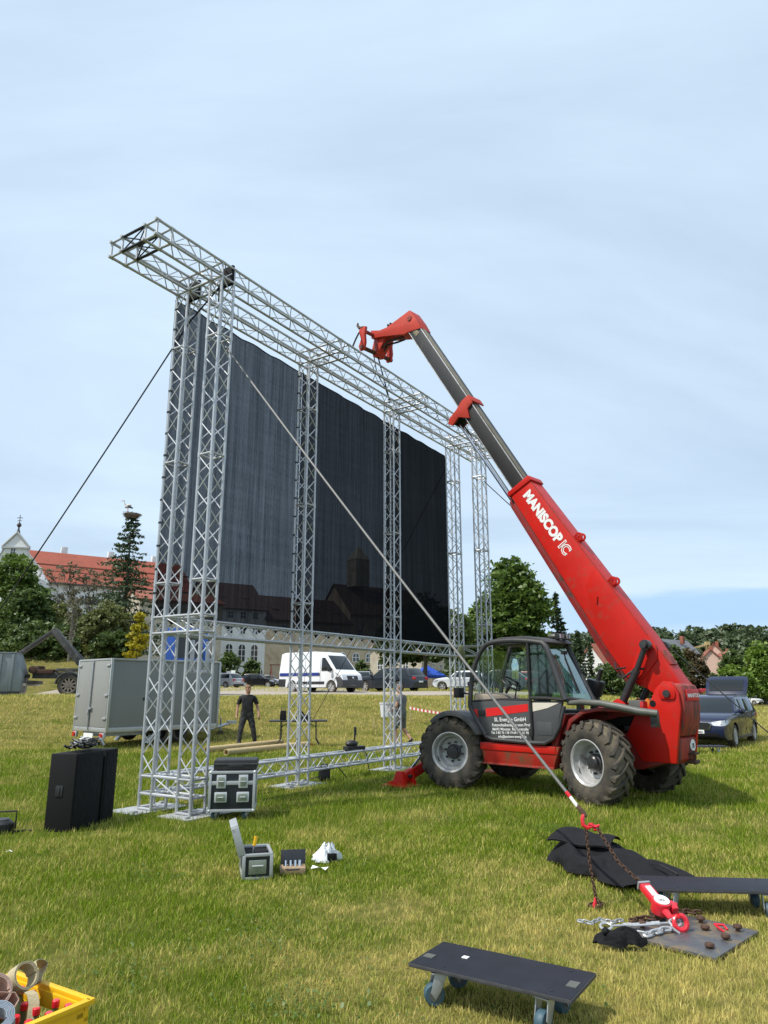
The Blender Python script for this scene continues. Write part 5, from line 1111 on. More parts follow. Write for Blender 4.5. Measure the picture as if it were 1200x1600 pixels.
def car_wheel(parent, x, y, r, wd=.21, spokes=5, big=False, steer=0):
    k = (r, wd, spokes, big)
    if k not in WP: WP[k] = wheel_proto(*k)
    o = link('wheel', None, parent, (x, y, r), (0, 0, (0 if y > 0 else math.pi) + R(steer)))
    for nme, me_ in zip(('tyre', 'rim', 'brake_disc'), WP[k]): link(nme, me_, o)
def heading(o, loc, hx, hy): 
    h = Vector((hx, hy, 0)).normalized(); o.matrix_world = frame3(Vector(loc), h, Vector((-h.y, h.x, 0)))
def car(name, label, cat, loc, hd, paint, L=4.2, Wd=1.78, H=1.46, wb=2.6, wr=.31, belt=.92, hood=.88, xw=.95, rf=.30, rr=-1.35, rb=-1.95, quarter=False, group='cars parked around the field', spokes=5, big=False, gate=True, plate=None, trim=False, hoodx=.0):
    t = thing(name, label, cat, group=group); heading(t, loc, *hd)
    xf, xr = wb / 2 + .12, -wb / 2 + .12; z0 = .24; ra = wr + .055; h2 = L / 2
    def arch(cx): 
        a0 = math.degrees(math.acos(min(1, (0 if False else 0)))) ; dz = z0 - wr; al = math.degrees(math.asin(dz / ra))
        return [(cx + ra * math.cos(R(d)), wr + ra * math.sin(R(d))) for d in np.linspace(180 - al, al, 11)]
    low = [(-h2 + .18, z0)] + arch(xr) + arch(xf) + [(h2 - .20, z0), (h2 - .03, .34), (h2, .48), (h2 - .02, .62), (h2 - .16, hood - .12), (h2 - .42, hood - .02), (xw + .25, belt + .015 + hoodx), (xw, belt + .02), (0, belt), (rb, belt + .03), (-h2 + .06, belt - .02), (-h2, .66), (-h2 + .01, .42), (-h2 + .06, .32)]
    def fl(x, y, z):
        e = max(0, abs(x) - h2 + .75) / .75; k = 1 - .15 * e * e - (.035 if z > belt - .12 else 0) - (.02 if z < .4 else 0); return (x, y * k, z)
    bm = MB(); n = len(low); ys = [-Wd / 2, -Wd / 2 + .09, Wd / 2 - .09, Wd / 2]
    vs = []
    for yi_, y in enumerate(ys):
        for x, z in low:
            s = 0 if yi_ in (0, 3) else .022
            vs.append(fl(x, y, z + (s if z > .6 else 0)))
    fs = [tuple(range(n)), tuple(3 * n + i for i in range(n))[::-1]]
    for a in range(3):
        for i in range(n): fs.append((a * n + i, a * n + (i + 1) % n, (a + 1) * n + (i + 1) % n, (a + 1) * n + i))
    bm.add(vs, fs); bm.build('body', paint, t, .025 if big else .03, 40)
    MB().box((0, 0, .38), (L - .5, Wd - .46, .28)).build('underbody', M['black_matt'], t)
    hw = lambda z: (Wd / 2 - .075) - .185 * max(0, (z - belt) / (H - belt)) ** 1.15
    gh = [(xw + .02, belt - .02), (rf + .10, H - .07), (rf - .12, H - .02), ((rf + rr) / 2, H), (rr + .15, H - .03), (rr, H - .07), (rb, belt - .02)]
    MB().prism(gh, 'y', -1, 1, lambda x, y, z: (x, y * hw(z), z)).build('cabin', paint, t, .03, 40)
    zb, zt = belt + .045, H - .115
    fx = lambda z: xw + (rf + .10 - xw) * (z - belt) / (H - .07 - belt); rx = lambda z: rb + (rr - rb) * (z - belt) / (H - .07 - belt)
    bp, cp = (.02 + rf * .3 - .28, None)
    xB = -.02; xC = max(-.95, rr + .30) if quarter else rx(zb) + .32
    for s in (-1, 1):
        def pane(a0, a1, b1, b0):
            vs = []
            for d in (.006, -.02): vs += [(a0, s * (hw(zb) + d), zb), (a1, s * (hw(zb) + d), zb), (b1, s * (hw(zt) + d), zt), (b0, s * (hw(zt) + d), zt)]
            MB().add(vs, [(0, 1, 2, 3), (7, 6, 5, 4), (0, 4, 5, 1), (1, 5, 6, 2), (2, 6, 7, 3), (3, 7, 4, 0)]).build('side_window', M['car_glass'], t, .004, 30)
        pane(xB + .03, fx(zb) - .16, fx(zt) - .08, xB + .03)
        pane(xC + .03, xB - .03, xB - .03, (xC + .10) if not quarter else xC + .03)
        if quarter: pane(rx(zb) + .20, xC - .03, xC - .03, rx(zt) + .22)
    def endpane(nm, f, sg):
        vs = []
        z1 = zt + .02
        for d in (.008, -.02):
            for z in (zb - .01, z1):
                for s in (-1, 1): vs.append((f(z) + sg * d, s * (hw(z) - .07), z + d * .5))
        MB().add(vs, [(0, 1, 3, 2), (6, 7, 5, 4), (0, 4, 5, 1), (1, 5, 7, 3), (3, 7, 6, 2), (2, 6, 4, 0)]).build(nm, M['car_glass'], t, .004, 30)
    endpane('windscreen', fx, 1)
    if gate: endpane('rear_window', rx, -1)
    for s in (-1, 1):
        hl_ = []
        for x_, y_, zl, zu, sl in ((0, Wd / 2 - .50, .635, .70, 1), (0, Wd / 2 - .36, .615, .735, 1), (0, Wd / 2 - .22, .61, .755, 1), (-.02, Wd / 2 * .868, .615, .77, .8), (-.14, None, .64, .775, .35), (-.28, None, .68, .785, .1), (-.42, None, .735, .79, 0)):
            if y_ is None: e_x = max(0, (x_ + .73) / .75); y_ = Wd / 2 * (1 - .15 * e_x * e_x) + .006
            for k_ in range(4):
                z_ = zl + (zu - zl) * k_ / 3 + (hood - .90); hl_.append((h2 + x_ - .004 - sl * max(0, z_ - .62) * .72, s * y_, z_))
        nq = 7; MB().add(hl_, [(i * 4 + k_, i * 4 + k_ + 1, i * 4 + k_ + 5, i * 4 + k_ + 4) for i in range(nq - 1) for k_ in range(3)]).build('headlight', M['lamp'], t, 0, 60)
        MB().box((-h2 + .035, s * (Wd / 2 - .25), belt - .12), (.10, .28, .17)).build('tail_light', M['red_lens'], t, .015)
        mb_ = MB().ball((xw - .08, s * (Wd / 2 + .08), belt + .08), (.08, .12, .085), 12, 8).box((xw - .06, s * (Wd / 2 - .03), belt + .04), (.07, .14, .05)); mb_.build('wing_mirror', M['black'] if not trim else paint, t)
        for dx_ in (.25, -.72): MB().box((dx_ - .05, s * (Wd / 2 - .012), belt - .10), (.17, .03, .035)).build('door_handle', paint, t, .008)
        for x in (xf, xr): car_wheel(t, x, s * (Wd / 2 - .125), wr, spokes=spokes, big=big)
        MB().box((0, s * (Wd / 2 - .02), .27), (wb - .85, .03, .07)).build('sill_trim', M['black'], t, .01)
        sm = MB()
        for x in (xw - .12, xB, xC - .02 if not quarter else -1.0): sm.tube((x, s * (Wd / 2 + .001), .32), (x, s * (Wd / 2 - .012), belt - .02), .006, 4)
        sm.build('door_seam', M['black_matt'], t)
    MB().prism([(h2 - .012, .50), (h2 + .012, .50), (h2 + .0, .66), (h2 - .03, .66)], 'y', -.42, .42).build('grille', M['black'], t, .006)
    MB().prism([(h2 - .06, .28), (h2 - .005, .34), (h2 + .008, .44), (h2 - .04, .44)], 'y', -.62, .62).build('front_intake', M['black_matt'], t, .006)
    MB().box((h2 + .012, 0, .47), (.014, .50, .105)).build('number_plate', M['white'], t, .003); MB().box((-h2 - .006, 0, .66), (.014, .50, .105)).build('number_plate', M['white'], t, .003)
    MB().box((-h2 + .035, 0, .34), (.08, Wd - .36, .16)).build('rear_bumper_trim', M['black'], t, .012)
    return t
P_ = lambda n, c, r=.18, m=.0: mat(n, c, r, m, spec=.4, coat=.15, vary=.03)
PN = {'blue': P_('navy_car_paint', (.014, .020, .052)), 'silver': P_('silver_car_paint', (.42, .43, .45)), 'black': P_('black_car_paint', (.012, .012, .014)), 'white': P_('white_car_paint', (.74, .75, .76), .3, 0), 'dark': P_('blue_grey_car_paint', (.026, .032, .042)), 'red': P_('dark_red_car_paint', (.24, .02, .03)), 'grey': P_('grey_car_paint', (.24, .25, .26))}
def on(px, py, Y): p = at(px, py, Y); return (p.x, p.y, tz(p.x, p.y))
# navy estate car with the open tailgate
sk = car('estate_car', 'navy blue estate car with its tailgate open facing the telehandler', 'car', (10.515, 23.73, 0), (-.60, -.80), PN['blue'], L=4.83, Wd=1.83, H=1.48, wb=2.76, wr=.335, belt=.95, hood=.93, xw=.98, rf=.18, rr=-1.95, rb=-2.28, quarter=True, spokes=10, big=True, gate=False, trim=True)
h2 = 4.83 / 2
gp = [(-.40, .53), (.40, .53), (.48, .70), (.40, .745), (-.40, .745), (-.48, .70)]
gx = h2 - .012
MB().add([(gx + .03 - .05 * (z - .53), y, z) for y, z in gp] + [(gx - .03, y, z) for y, z in gp], [(0, 1, 2, 3, 4, 5), (11, 10, 9, 8, 7, 6)] + [(i, (i + 1) % 6, 6 + (i + 1) % 6, 6 + i) for i in range(6)]).build('grille_surround', M['chrome'], sk, .01)
gb = MB(); gb.add([(gx + .036 - .05 * (z - .53), y * .93, .53 + (z - .53) * .86 + .015) for y, z in gp] + [(gx, y * .93, .53 + (z - .53) * .86 + .015) for y, z in gp], [(0, 1, 2, 3, 4, 5), (11, 10, 9, 8, 7, 6)] + [(i, (i + 1) % 6, 6 + (i + 1) % 6, 6 + i) for i in range(6)]); gi = gb.build('grille_insert', M['black'], sk)
for i in range(17): MB().box((gx + .036, -.36 + i * .045, .635), (.016, .012, .165)).build('grille_slat', M['cyl'], gi, .002)
MB().lathe([(0, .02), (.05, .015), (.055, 0)], (gx - .02, 0, .80), (1, 0, .5), 16).build('bonnet_badge', M['chrome'], sk)
text(sk, 'MN CK 9002', (h2 + .0205, -.235, .435), .085, M['black'], (0, 1, 0), (0, 0, 1), bold=.002, sx=.95)
for s in (-1, 1): MB().tube((h2 - .14, s * .66, .40), (h2 - .07, s * .66, .40), .06, 14).build('fog_light', M['lamp'], sk); MB().path([(.1, s * .70, 1.475), (-.9, s * .70, 1.50), (-1.85, s * .69, 1.45)], .014, 6).build('roof_rail', M['cyl'], sk)
MB().path([(xx, s * (.915 - .012 * abs(xx)), zz) for s in (1,) for xx, zz in ((.75, .60), (-.2, .62), (-1.7, .66))], .006, 4).build('side_crease', M['black_matt'], sk)
tgm = Matrix.Rotation(R(-24), 3, 'Y'); og = Vector((-1.98, 0, 1.46))
def tgp(u_, y, th): return og + Matrix.Rotation(R(-18), 3, 'Y') @ Vector((-u_ * .72, y, u_ * .70 + th))
tg = MB(); nn = 9
def tgq(u_, y, o_): v_ = Vector((-.62 * u_, y, .62 * u_ + .10 * math.sin(u_ / .98 * math.pi))); return og + v_ + Vector((.72, 0, .70)) * o_
vs = []; 
for o_ in (0, .045):
    for j in range(6):
        u_ = .98 * j / 5; hw_ = .64 + .03 * math.sin(j / 5 * 3.14) - (.05 if j == 5 else 0)
        for y in (-1, -.8, 0, .8, 1): vs.append(tgq(u_, y * hw_, o_ - (.02 if abs(y) == 1 else 0)))
fs = []
for o_ in (0, 30):
    for j in range(5):
        for i in range(4): fs.append((o_ + j * 5 + i, o_ + j * 5 + i + 1, o_ + j * 5 + i + 6, o_ + j * 5 + i + 5))
rim_ = [0, 1, 2, 3, 4, 9, 14, 19, 24, 29, 28, 27, 26, 25, 20, 15, 10, 5]
for i in range(len(rim_)): a, b_ = rim_[i], rim_[(i + 1) % len(rim_)]; fs.append((a, b_, 30 + b_, 30 + a))
tgo = MB().add(vs, fs).build('tailgate', PN['blue'], sk, 0, 40)
MB().grid(7, 9, lambda i, j: tgq(.12 + .52 * j, (i * 2 - 1) * .54, .056)).grid(7, 9, lambda i, j: tgq(.12 + .52 * j, (i * 2 - 1) * .54, -.014)).build('rear_window', M['car_glass'], tgo)
for s in (-1, 1): MB().tube((-2.2, s * .6, .98), tgq(.55, s * .58, 0), .012, 6).build('gas_strut', M['black'], tgo)
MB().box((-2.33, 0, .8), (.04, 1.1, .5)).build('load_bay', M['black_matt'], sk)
MB().box((1.02, .35, .985), (.16, .24, .005)).build('paper', M['white'], sk)
# car park cars
car('hatchback', 'silver hatchback parked half behind the front left column', 'car', on(347, 1077, 72), (-.86, .5), PN['silver'], L=4.2, H=1.47, rr=-1.45)
car('hatchback', 'black hatchback parked broadside behind the man in black', 'car', on(403, 1073, 80), (.985, -.17), PN['black'], L=3.96, H=1.46, wb=2.54, rr=-1.35, rb=-1.85)
car('roadster', 'low grey roadster parked behind the black hatchback', 'car', on(400, 1060, 95), (.96, .2), PN['grey'], L=3.95, H=1.28, belt=.84, hood=.82, xw=.55, rf=.0, rr=-.75, rb=-1.3)
car('small_car', 'pale small car behind the bonnet of the black hatchback', 'car', on(417, 1062, 92), (.75, -.66), PN['silver'], L=3.8, H=1.45, wb=2.4)
car('estate_car', 'dark blue grey estate car parked right of the white van', 'car', on(611, 1081, 50), (-.80, .60), PN['dark'], L=4.9, Wd=1.92, H=1.56, wb=2.85, wr=.35, belt=1.0, hood=.98, xw=1.0, rf=.2, rr=-1.9, rb=-2.28, quarter=True, spokes=6)
car('hatchback', 'dark parked car hidden between the van and the estate car', 'car', on(569, 1078, 62), (.1, .99), PN['grey'], L=4.1, H=1.5)
car('hatchback', 'white hatchback parked behind the far end column', 'car', on(722, 1080, 56), (-.97, .18), PN['white'], L=4.3, H=1.46, rr=-1.4)
car('hatchback', 'dark red car seen through the cab window', 'car', on(818, 1082, 58), (-.9, .43), PN['red'], L=4.3, H=1.5)
car('hatchback', 'grey car seen through the cab behind the steering wheel', 'car', on(780, 1084, 52), (-.93, .36), PN['dark'], L=4.2, H=1.46)
car('white_car', 'white car parked far off under the trees at the right edge', 'car', on(1168, 1093, 118), (.6, -.8), PN['white'], L=4.3, H=1.5)
car('dark_car', 'dark grey car parked beside the far white car', 'car', on(1181, 1093, 122), (.95, -.3), PN['grey'], L=4.4, H=1.4)
car('silver_car', 'small silver car at the far right under the trees', 'car', on(1191, 1092, 126), (.9, -.4), PN['silver'], L=4.0, H=1.4)
# white panel van
vp = on(500, 1083, 47); VN = thing('panel_van', 'white panel van with a blue side stripe parked above the bank', 'van', group='cars parked around the field'); heading(VN, vp, .78, -.626)
Lv, Wv, Hv = 5.5, 2.02, 2.52; h2 = Lv / 2
def vf(x, y, z):
    k = 1 - .10 * max(0, (z - 1.15) / 1.37) - .10 * max(0, (x - h2 + .7) / .7) ** 2; return (x, y * k, z)
al = math.degrees(math.asin((.32 - .35) / .42))
ar = lambda cx: [(cx + .42 * math.cos(R(d)), .35 + .42 * math.sin(R(d))) for d in np.linspace(180 - al, al, 11)]
vb = [(-h2 + .05, .34), (-h2 + .2, .32)] + ar(-1.55) + ar(1.85) + [(h2 - .1, .32), (h2, .45), (h2, .85), (h2 - .12, 1.12), (h2 - .55, 1.34), (h2 - 1.45, 2.36), (h2 - 1.75, 2.48), (h2 - 2.4, Hv), (-h2 + .4, Hv), (-h2 + .12, 2.45), (-h2, 1.2)]
vs = []; n = len(vb)
for yi_, y in enumerate((-Wv / 2, -Wv / 2 + .12, Wv / 2 - .12, Wv / 2)):
    for x, z in vb: vs.append(vf(x, y, z - (.03 if yi_ in (0, 3) and z > 2 else 0)))
fs = [tuple(range(n)), tuple(3 * n + i for i in range(n))[::-1]]
for a in range(3):
    for i in range(n): fs.append((a * n + i, a * n + (i + 1) % n, (a + 1) * n + (i + 1) % n, (a + 1) * n + i))
MB().add(vs, fs).build('body', PN['white'], VN, .04, 40)
def vpane(nm, poly, m, d=.008, par=VN):
    for s in (-1, 1):
        n = len(poly); vs = [vf(x, s * (Wv / 2 + d), z) for x, z in poly] + [vf(x, s * (Wv / 2 - .02), z) for x, z in poly]
        MB().add(vs, [tuple(range(n)), tuple(range(2 * n - 1, n - 1, -1))] + [(i, (i + 1) % n, n + (i + 1) % n, n + i) for i in range(n)]).build(nm, m, par, .004, 30)
vpane('side_window', [(h2 - 1.72, 1.32), (h2 - .86, 1.32), (h2 - .80, 1.42), (h2 - 1.45, 2.12), (h2 - 1.72, 2.12)], M['car_glass'])
vpane('blue_stripe', [(-h2 + .06, 1.03), (h2 - 1.95, 1.03), (h2 - 1.95, 1.22), (-h2 + .06, 1.22)], mat('blue_stripe', (.010, .028, .20), .4), .004)
vpane('side_rub_strip', [(-1.1, .52), (h2 - 1.45, .52), (h2 - 1.45, .68), (-1.1, .68)], M['black'], .018)
vpane('rear_corner_guard', [(-h2 + .0, .36), (-h2 + .62, .36), (-h2 + .62, .84), (-h2 + .0, .84)], M['black'], .01)
sm = MB()
for s in (-1, 1):
    for x in (h2 - 1.82, h2 - 1.86 - 1.3, h2 - .75): sm.path([vf(x, s * (Wv / 2 + .002), .45), vf(x, s * (Wv / 2 + .002), 1.2), vf(x, s * (Wv / 2 + .002), 2.25 if x < h2 - 1 else 1.2)], .007, 4)
sm.build('door_seam', M['tube_grey'], VN)
wsv = []
for d in (.012, -.02):
    for f in (.06, .90):
        x = h2 - .55 - .90 * f; z = 1.34 + 1.02 * f
        for s in (-1, 1): y_ = vf(x, s * (Wv / 2 - .13), z); wsv.append((x + d * .7, y_[1], z + d * .7))
MB().add(wsv, [(0, 1, 3, 2), (6, 7, 5, 4), (0, 4, 5, 1), (1, 5, 7, 3), (3, 7, 6, 2), (2, 6, 4, 0)]).build('windscreen', M['car_glass'], VN, .005)
MB().prism([(h2 - .5, .30), (h2 + .02, .30), (h2 + .05, .5), (h2 + .03, .72), (h2 - .25, .98), (h2 - .60, .92), (h2 - .42, .6)], 'y', -Wv / 2 + .05, Wv / 2 - .05, lambda x, y, z: (x + .02, y * 1.03, z)).build('front_bumper', M['cab_grey'], VN, .03)
MB().prism([(h2 + .0, .78), (h2 + .045, .78), (h2 - .03, 1.02), (h2 - .09, 1.02)], 'y', -.48, .48).build('grille', M['black'], VN, .015)
MB().lathe([(0, .02), (.07, .015), (.075, 0)], (h2 + .03, 0, .9), (1, 0, .3), 14).build('badge', M['chrome'], VN)
MB().box((h2 + .055, 0, .50), (.015, .52, .11)).build('number_plate', M['white'], VN)
for s in (-1, 1):
    MB().prism([(h2 - .60, 1.30), (h2 - .30, 1.16), (h2 - .16, 1.0), (h2 - .30, .98), (h2 - .62, 1.14)], 'y', s * (Wv / 2 - .28), s * (Wv / 2 - .06), lambda x, y, z: (x + .04, y, z + .01)).build('headlight', M['lamp'], VN, .02)
    MB().box((h2 - .92, s * (Wv / 2 + .14), 1.42), (.12, .22, .30)).box((h2 - .92, s * (Wv / 2 + .0), 1.34), (.06, .2, .05)).build('wing_mirror', M['black'], VN, .03)
    MB().box((h2 - 1.9, s * (Wv / 2 + .005), 1.12), (.07, .03, .18)).build('door_handle', M['black'], VN, .01)
    for x in (-1.55, 1.85): car_wheel(VN, x, s * .86, .35, .22, 8)
MB().box((0, 0, .42), (4.6, 1.5, .25)).build('underbody', M['black_matt'], VN)

# ------------------------------------------------------------------ grey box trailer
K = Vector((-7.90, 21.3, 0)); ax_ = Vector((1.3, 1.45, 0)).normalized(); ay_ = Vector((-ax_.y, ax_.x, 0))
TL = thing('box_trailer', 'closed grey box trailer standing at the foot of the bank', 'trailer'); TL.matrix_world = frame3(K + Vector((0, 0, 0.10)), ax_, ay_)
Lt, Wt, zb, zt = 3.75, 1.98, .38, 2.42
MB().box((Lt / 2, Wt / 2, (zb + zt) / 2), (Lt, Wt, zt - zb)).build('box_body', M['trailer_grey'], TL, .01)
ed = MB()
for y in (0, Wt):
    for x in (0, Lt): ed.box((x, y, (zb + zt) / 2), (.07, .07, zt - zb + .03))
    ed.box((Lt / 2, y, zt), (Lt, .06, .055)); ed.box((Lt / 2, y, zb + .05), (Lt, .06, .13))
for x in (0, Lt): ed.box((x, Wt / 2, zt), (.06, Wt, .055)); ed.box((x, Wt / 2, zb + .05), (.06, Wt, .12))
ed.build('aluminium_edge', mat('trailer_edge', (.48, .49, .48), .4, .5, vary=.1), TL, .008)
for y0, y1 in ((.05, Wt / 2 - .012), (Wt / 2 + .012, Wt - .05)):
    d = MB().box((-.018, (y0 + y1) / 2, (zb + zt) / 2 + .04), (.03, y1 - y0, zt - zb - .16)).build('rear_door', M['trailer_door'], TL, .006)
    yh = y0 if y0 < .5 else y1
    for zz in (.75, 1.4, 2.25): MB().box((-.05, yh + (.06 if y0 < .5 else -.06), zz), (.04, .2, .05)).build('hinge', M['alu'], d, .006)
bar = MB().tube((-.06, Wt / 2 + .04, zb + .02), (-.06, Wt / 2 + .04, zt - .02), .018, 8).box((-.07, Wt / 2 - .02, 1.02), (.05, .18, .05)).box((-.09, Wt / 2 + .05, .90), (.05, .08, .14)); bar.build('lock_bar', M['steel'], TL, .004)
MB().tube((1.1, -.006, 1.28), (1.1, .02, 1.28), .05, 12).build('air_vent', M['black'], TL)
for y in (.16, Wt - .16):
    MB().box((-.03, y, .27), (.07, .26, .16)).build('light_board', M['alu'], TL, .006); MB().tube((-.10, y, .27), (-.05, y, .27), .075, 14).build('tail_light', M['red_lens'], TL)
MB().box((-.03, Wt / 2, .26), (.03, .56, .12)).build('number_plate', M['white'], TL)
MB().box((Lt / 2, Wt / 2, .30), (Lt - .2, 1.2, .12)).build('chassis', M['steel'], TL)
for y in (.12, Wt - .12):
    for x in (1.75, 2.45): car_wheel(TL, x, y, .29, .17, 7)
    MB().prism([(1.30, .02), (1.36, .0), (1.62, .33), (1.54, .33)], 'y', y - .1, y + .1).build('mudguard', M['white'], TL, .008)
MB().path([(Lt, .35, .30), (Lt + .9, Wt / 2 - .05, .36), (Lt + 1.25, Wt / 2, .42)], .045, 8).path([(Lt, Wt - .35, .30), (Lt + .9, Wt / 2 + .05, .36), (Lt + 1.25, Wt / 2, .42)], .045, 8).box((Lt + 1.32, Wt / 2, .46), (.34, .11, .11)).build('drawbar', M['steel'], TL)
jw = MB().tube((Lt + .75, Wt / 2 - .16, .18), (Lt + .75, Wt / 2 - .16, .62), .03, 8).build('jockey_wheel', M['steel'], TL); MB().lathe([(.0, -.04), (.11, -.04), (.115, 0), (.11, .04), (0, .04)], (Lt + .75, Wt / 2 - .16, .11), (.2, 1, 0), 16).build('tyre', M['rubber'], jw)

# ------------------------------------------------------------------ hook lift truck and its skip
tp = at(47, 1090, 34.5); TK = thing('hook_lift_truck', 'dirty truck chassis with a raised steel arm and a blue cab', 'truck'); heading(TK, (tp.x, tp.y, tz(tp.x + 3, tp.y)), .985, .17)
dm = mat('dirty_truck_steel', (.055, .054, .05), .6, .2, vary=.3, scale=3, dirt=(.2, .18, .15), dirt_at=.55)
MB().box((3.9, .35, .95), (7.6, .12, .28)).box((3.9, -.35, .95), (7.6, .12, .28)).box((.15, 0, .62), (.12, 2.1, .16)).build('chassis', dm, TK, .01)
MB().box((-.02, .0, .52), (.10, 2.3, .12)).build('rear_bar', M['cream'], TK, .01)
for s in (-1, 1):
    MB().box((.0, s * .78, .90), (.12, .42, .17)).build('light_cluster', M['black'], TK, .01); MB().box((-.07, s * .78, .90), (.03, .36, .12)).build('tail_light', M['red_lens'], TK, .006)
    for x in (1.9, 3.2, 6.6): car_wheel(TK, x, s * .98, .50, .32, 10)
    MB().prism(arc(1.9, .5, .62, 175, 5, 10) + arc(1.9, .5, .58, 175, 5, 10)[::-1], 'y', s * .80, s * 1.18).build('mudguard', M['tube_grey'], TK)
MB().tube((.1, -.55, 1.2), (.1, .55, 1.2), .17, 16).box((.55, 0, 1.12), (.9, 1.0, .2)).box((.2, .3, 1.28), (.4, .3, .2)).build('rear_roller', M['rust'], TK, .01)
MB().box((3.6, 0, 1.2), (5.0, .9, .14)).build('lift_frame', dm, TK, .01)
AR = MB().prism([(2.2, 1.15), (2.42, 1.34), (.92, 3.10), (.70, 3.02), (.66, 2.92)], 'y', -.2, .2).build('lift_arm', dm, TK, .03)
MB().prism([(.74, 2.92), (.96, 3.08), (.80, 3.18), (-.84, 1.92), (-.92, 1.80), (-.78, 1.74)], 'y', -.17, .17).build('hook_arm', dm, TK, .03)
MB().tube((2.6, .2, 1.2), (1.5, .2, 2.3), .10, 10).build('lift_ram', M['cyl'], TK)
bc = mat('blue_cab_paint', (.012, .075, .36), .35, vary=.06, coat=.3, dirt=(.10, .13, .22), dirt_at=.6)
MB().prism([(5.9, .7), (8.1, .7), (8.15, 1.6), (7.95, 3.0), (7.6, 3.15), (6.0, 3.15), (5.9, 3.05)], 'y', -1.2, 1.2).build('cab', bc, TK, .05)
for s in (-1, 1): MB().prism([(6.5, 1.75), (7.85, 1.75), (7.72, 2.75), (6.5, 2.75)], 'y', s * 1.19, s * 1.21).build('side_window', M['car_glass'], TK, 0, 0)
MB().prism([(8.17, 1.75), (8.02, 2.8), (8.0, 2.8), (8.14, 1.75)], 'y', -1.05, 1.05).build('windscreen', M['car_glass'], TK, 0, 0); MB().box((5.88, 0, 2.5), (.02, 1.6, .6)).build('rear_window', M['car_glass'], TK)
sp_ = at(2, 1090, 33.6); SK = thing('skip_container', 'grey steel skip with sloping ends at the left edge', 'skip'); heading(SK, (sp_.x, sp_.y, tz(sp_.x, sp_.y)), .96, .28)
gm = mat('weathered_skip_steel', (.20, .225, .23), .5, .3, vary=.2, scale=1.5, dirt=(.28, .29, .28), dirt_at=.55, stretch=(1, 1, .4), dscale=2)
MB().prism([(-1.0, .22), (.88, .22), (.92, .95), (.55, 1.92), (-.55, 1.92), (-1.0, .95)], 'y', -.8, .8).build('skip_body', gm, SK, .02); MB().box((-.2, 0, .12), (2.1, 1.5, .2)).build('base_rail', M['cyl'], SK, .01)
for s in (-1, 1):
    for x in (-.55, -.1, .4): MB().prism([(x, .24), (x + .1, .24), (x + .1, 1.86), (x, 1.86)], 'y', s * .80, s * .85).build('side_rib', gm, SK, .005)
MB().box((0, 0, 1.92), (1.12, 1.66, .06)).build('top_rail', gm, SK, .01)
for k_, v_ in WP.items():
    if k_[0] == .50: v_[1].materials[0] = mat('dusty_truck_rim', (.20, .17, .14), .6, .2, vary=.2, scale=6)
# small furniture of the car park
def sign(name, label, px, py, Y, h, disc=None, m='white', cat='sign'):
    p = on(px, py, Y); t = thing(name, label, cat, p); MB().tube((0, 0, -.1), (0, 0, h), .04, 8).build('pole', M['steel'], t)
    if disc == 'round': MB().lathe([(0, .02), (.33, .02), (.33, -.02), (0, -.02)], (0, -.06, h - .3), (0, -1, 0), 20).build('sign_plate', M[m], t)
    elif disc: MB().box((0, -.05, h - disc[1] / 2), (disc[0], .03, disc[1])).build('sign_plate', M[m], t, .01)
sign('round_sign', 'round traffic sign seen from behind beside the shrubs', 376, 1068, 84, 2.2, 'round', 'steel')
sign('notice_board', 'white notice board on posts in front of the green shrub', 364, 1062, 86, 1.9, (.5, 1.5))
sign('notice_board', 'grey notice panel left of the white notice board', 360, 1062, 88, 1.8, (1.0, 1.6), 'steel')
sign('flag_pole', 'thin pale pole in front of the ochre wall', 407, 1060, 90, 6.0, None, cat='pole')
p = on(432, 1062, 92); SWG = thing('swing_frame', 'rusty wooden swing frame in front of the ochre wall', 'swing', p, R(30))
for x in (-.75, .75):
    for s in (-1, 1): MB().tube((x + s * .0, s * .65, -.1), (x, 0, 2.7), .085, 8).build('leg', mat('swing_wood', (.16, .07, .05), .8), SWG)
MB().tube((-1.0, 0, 2.7), (1.0, 0, 2.7), .09, 8).build('crossbar', mat('swing_beam', (.16, .09, .06), .8), SWG)
p = on(667, 1068, 76); BT = thing('blue_tent', 'blue pavilion tent standing beside the tree trunk', 'tent', p, R(20)); bt = mat('blue_tent_cloth', (.012, .07, .42), .6, vary=.08)
MB().add([(-1.5, -1.5, 1.25), (1.5, -1.5, 1.25), (1.5, 1.5, 1.25), (-1.5, 1.5, 1.25), (0, 0, 2.3), (-1.5, -1.5, 1.0), (1.5, -1.5, 1.0), (1.5, 1.5, 1.0), (-1.5, 1.5, 1.0)], [(0, 1, 4), (1, 2, 4), (2, 3, 4), (3, 0, 4), (5, 6, 1, 0), (6, 7, 2, 1), (7, 8, 3, 2), (8, 5, 0, 3)]).build('canopy', bt, BT, 0, 0)
for x in (-1.45, 1.45):
    for y in (-1.45, 1.45): MB().tube((x, y, -.1), (x, y, 1.25), .04, 6).build('leg', M['steel'], BT)
FN = thing('paling_fence', 'pale wooden paling fence behind the tree trunk', 'fence', on(668, 1072, 80), R(4)); pm = MB().box((0, 0, .55), (.15, .03, 1.1)).mesh('pale', mat('weathered_pale', (.36, .28, .20), .8, vary=.15, scale=3), .006, 0)
for i in range(22): link('pale', pm, FN, (-2.0 + i * .19, 0, .04 * math.sin(i * 2.1)), (0, R(1.2 * math.sin(i * 3.3)), 0))
for z in (.3, .85): MB().box((0, .04, z), (4.3, .05, .09)).build('rail', M['toolwood'], FN)
p = at(1113, 1080, 176); CN = thing('tower_crane', 'thin yellow crane mast above the pink houses', 'crane', (p.x, p.y, 0)); yc = mat('crane_yellow', (.44, .36, .16), .6)
cb = MB(); 
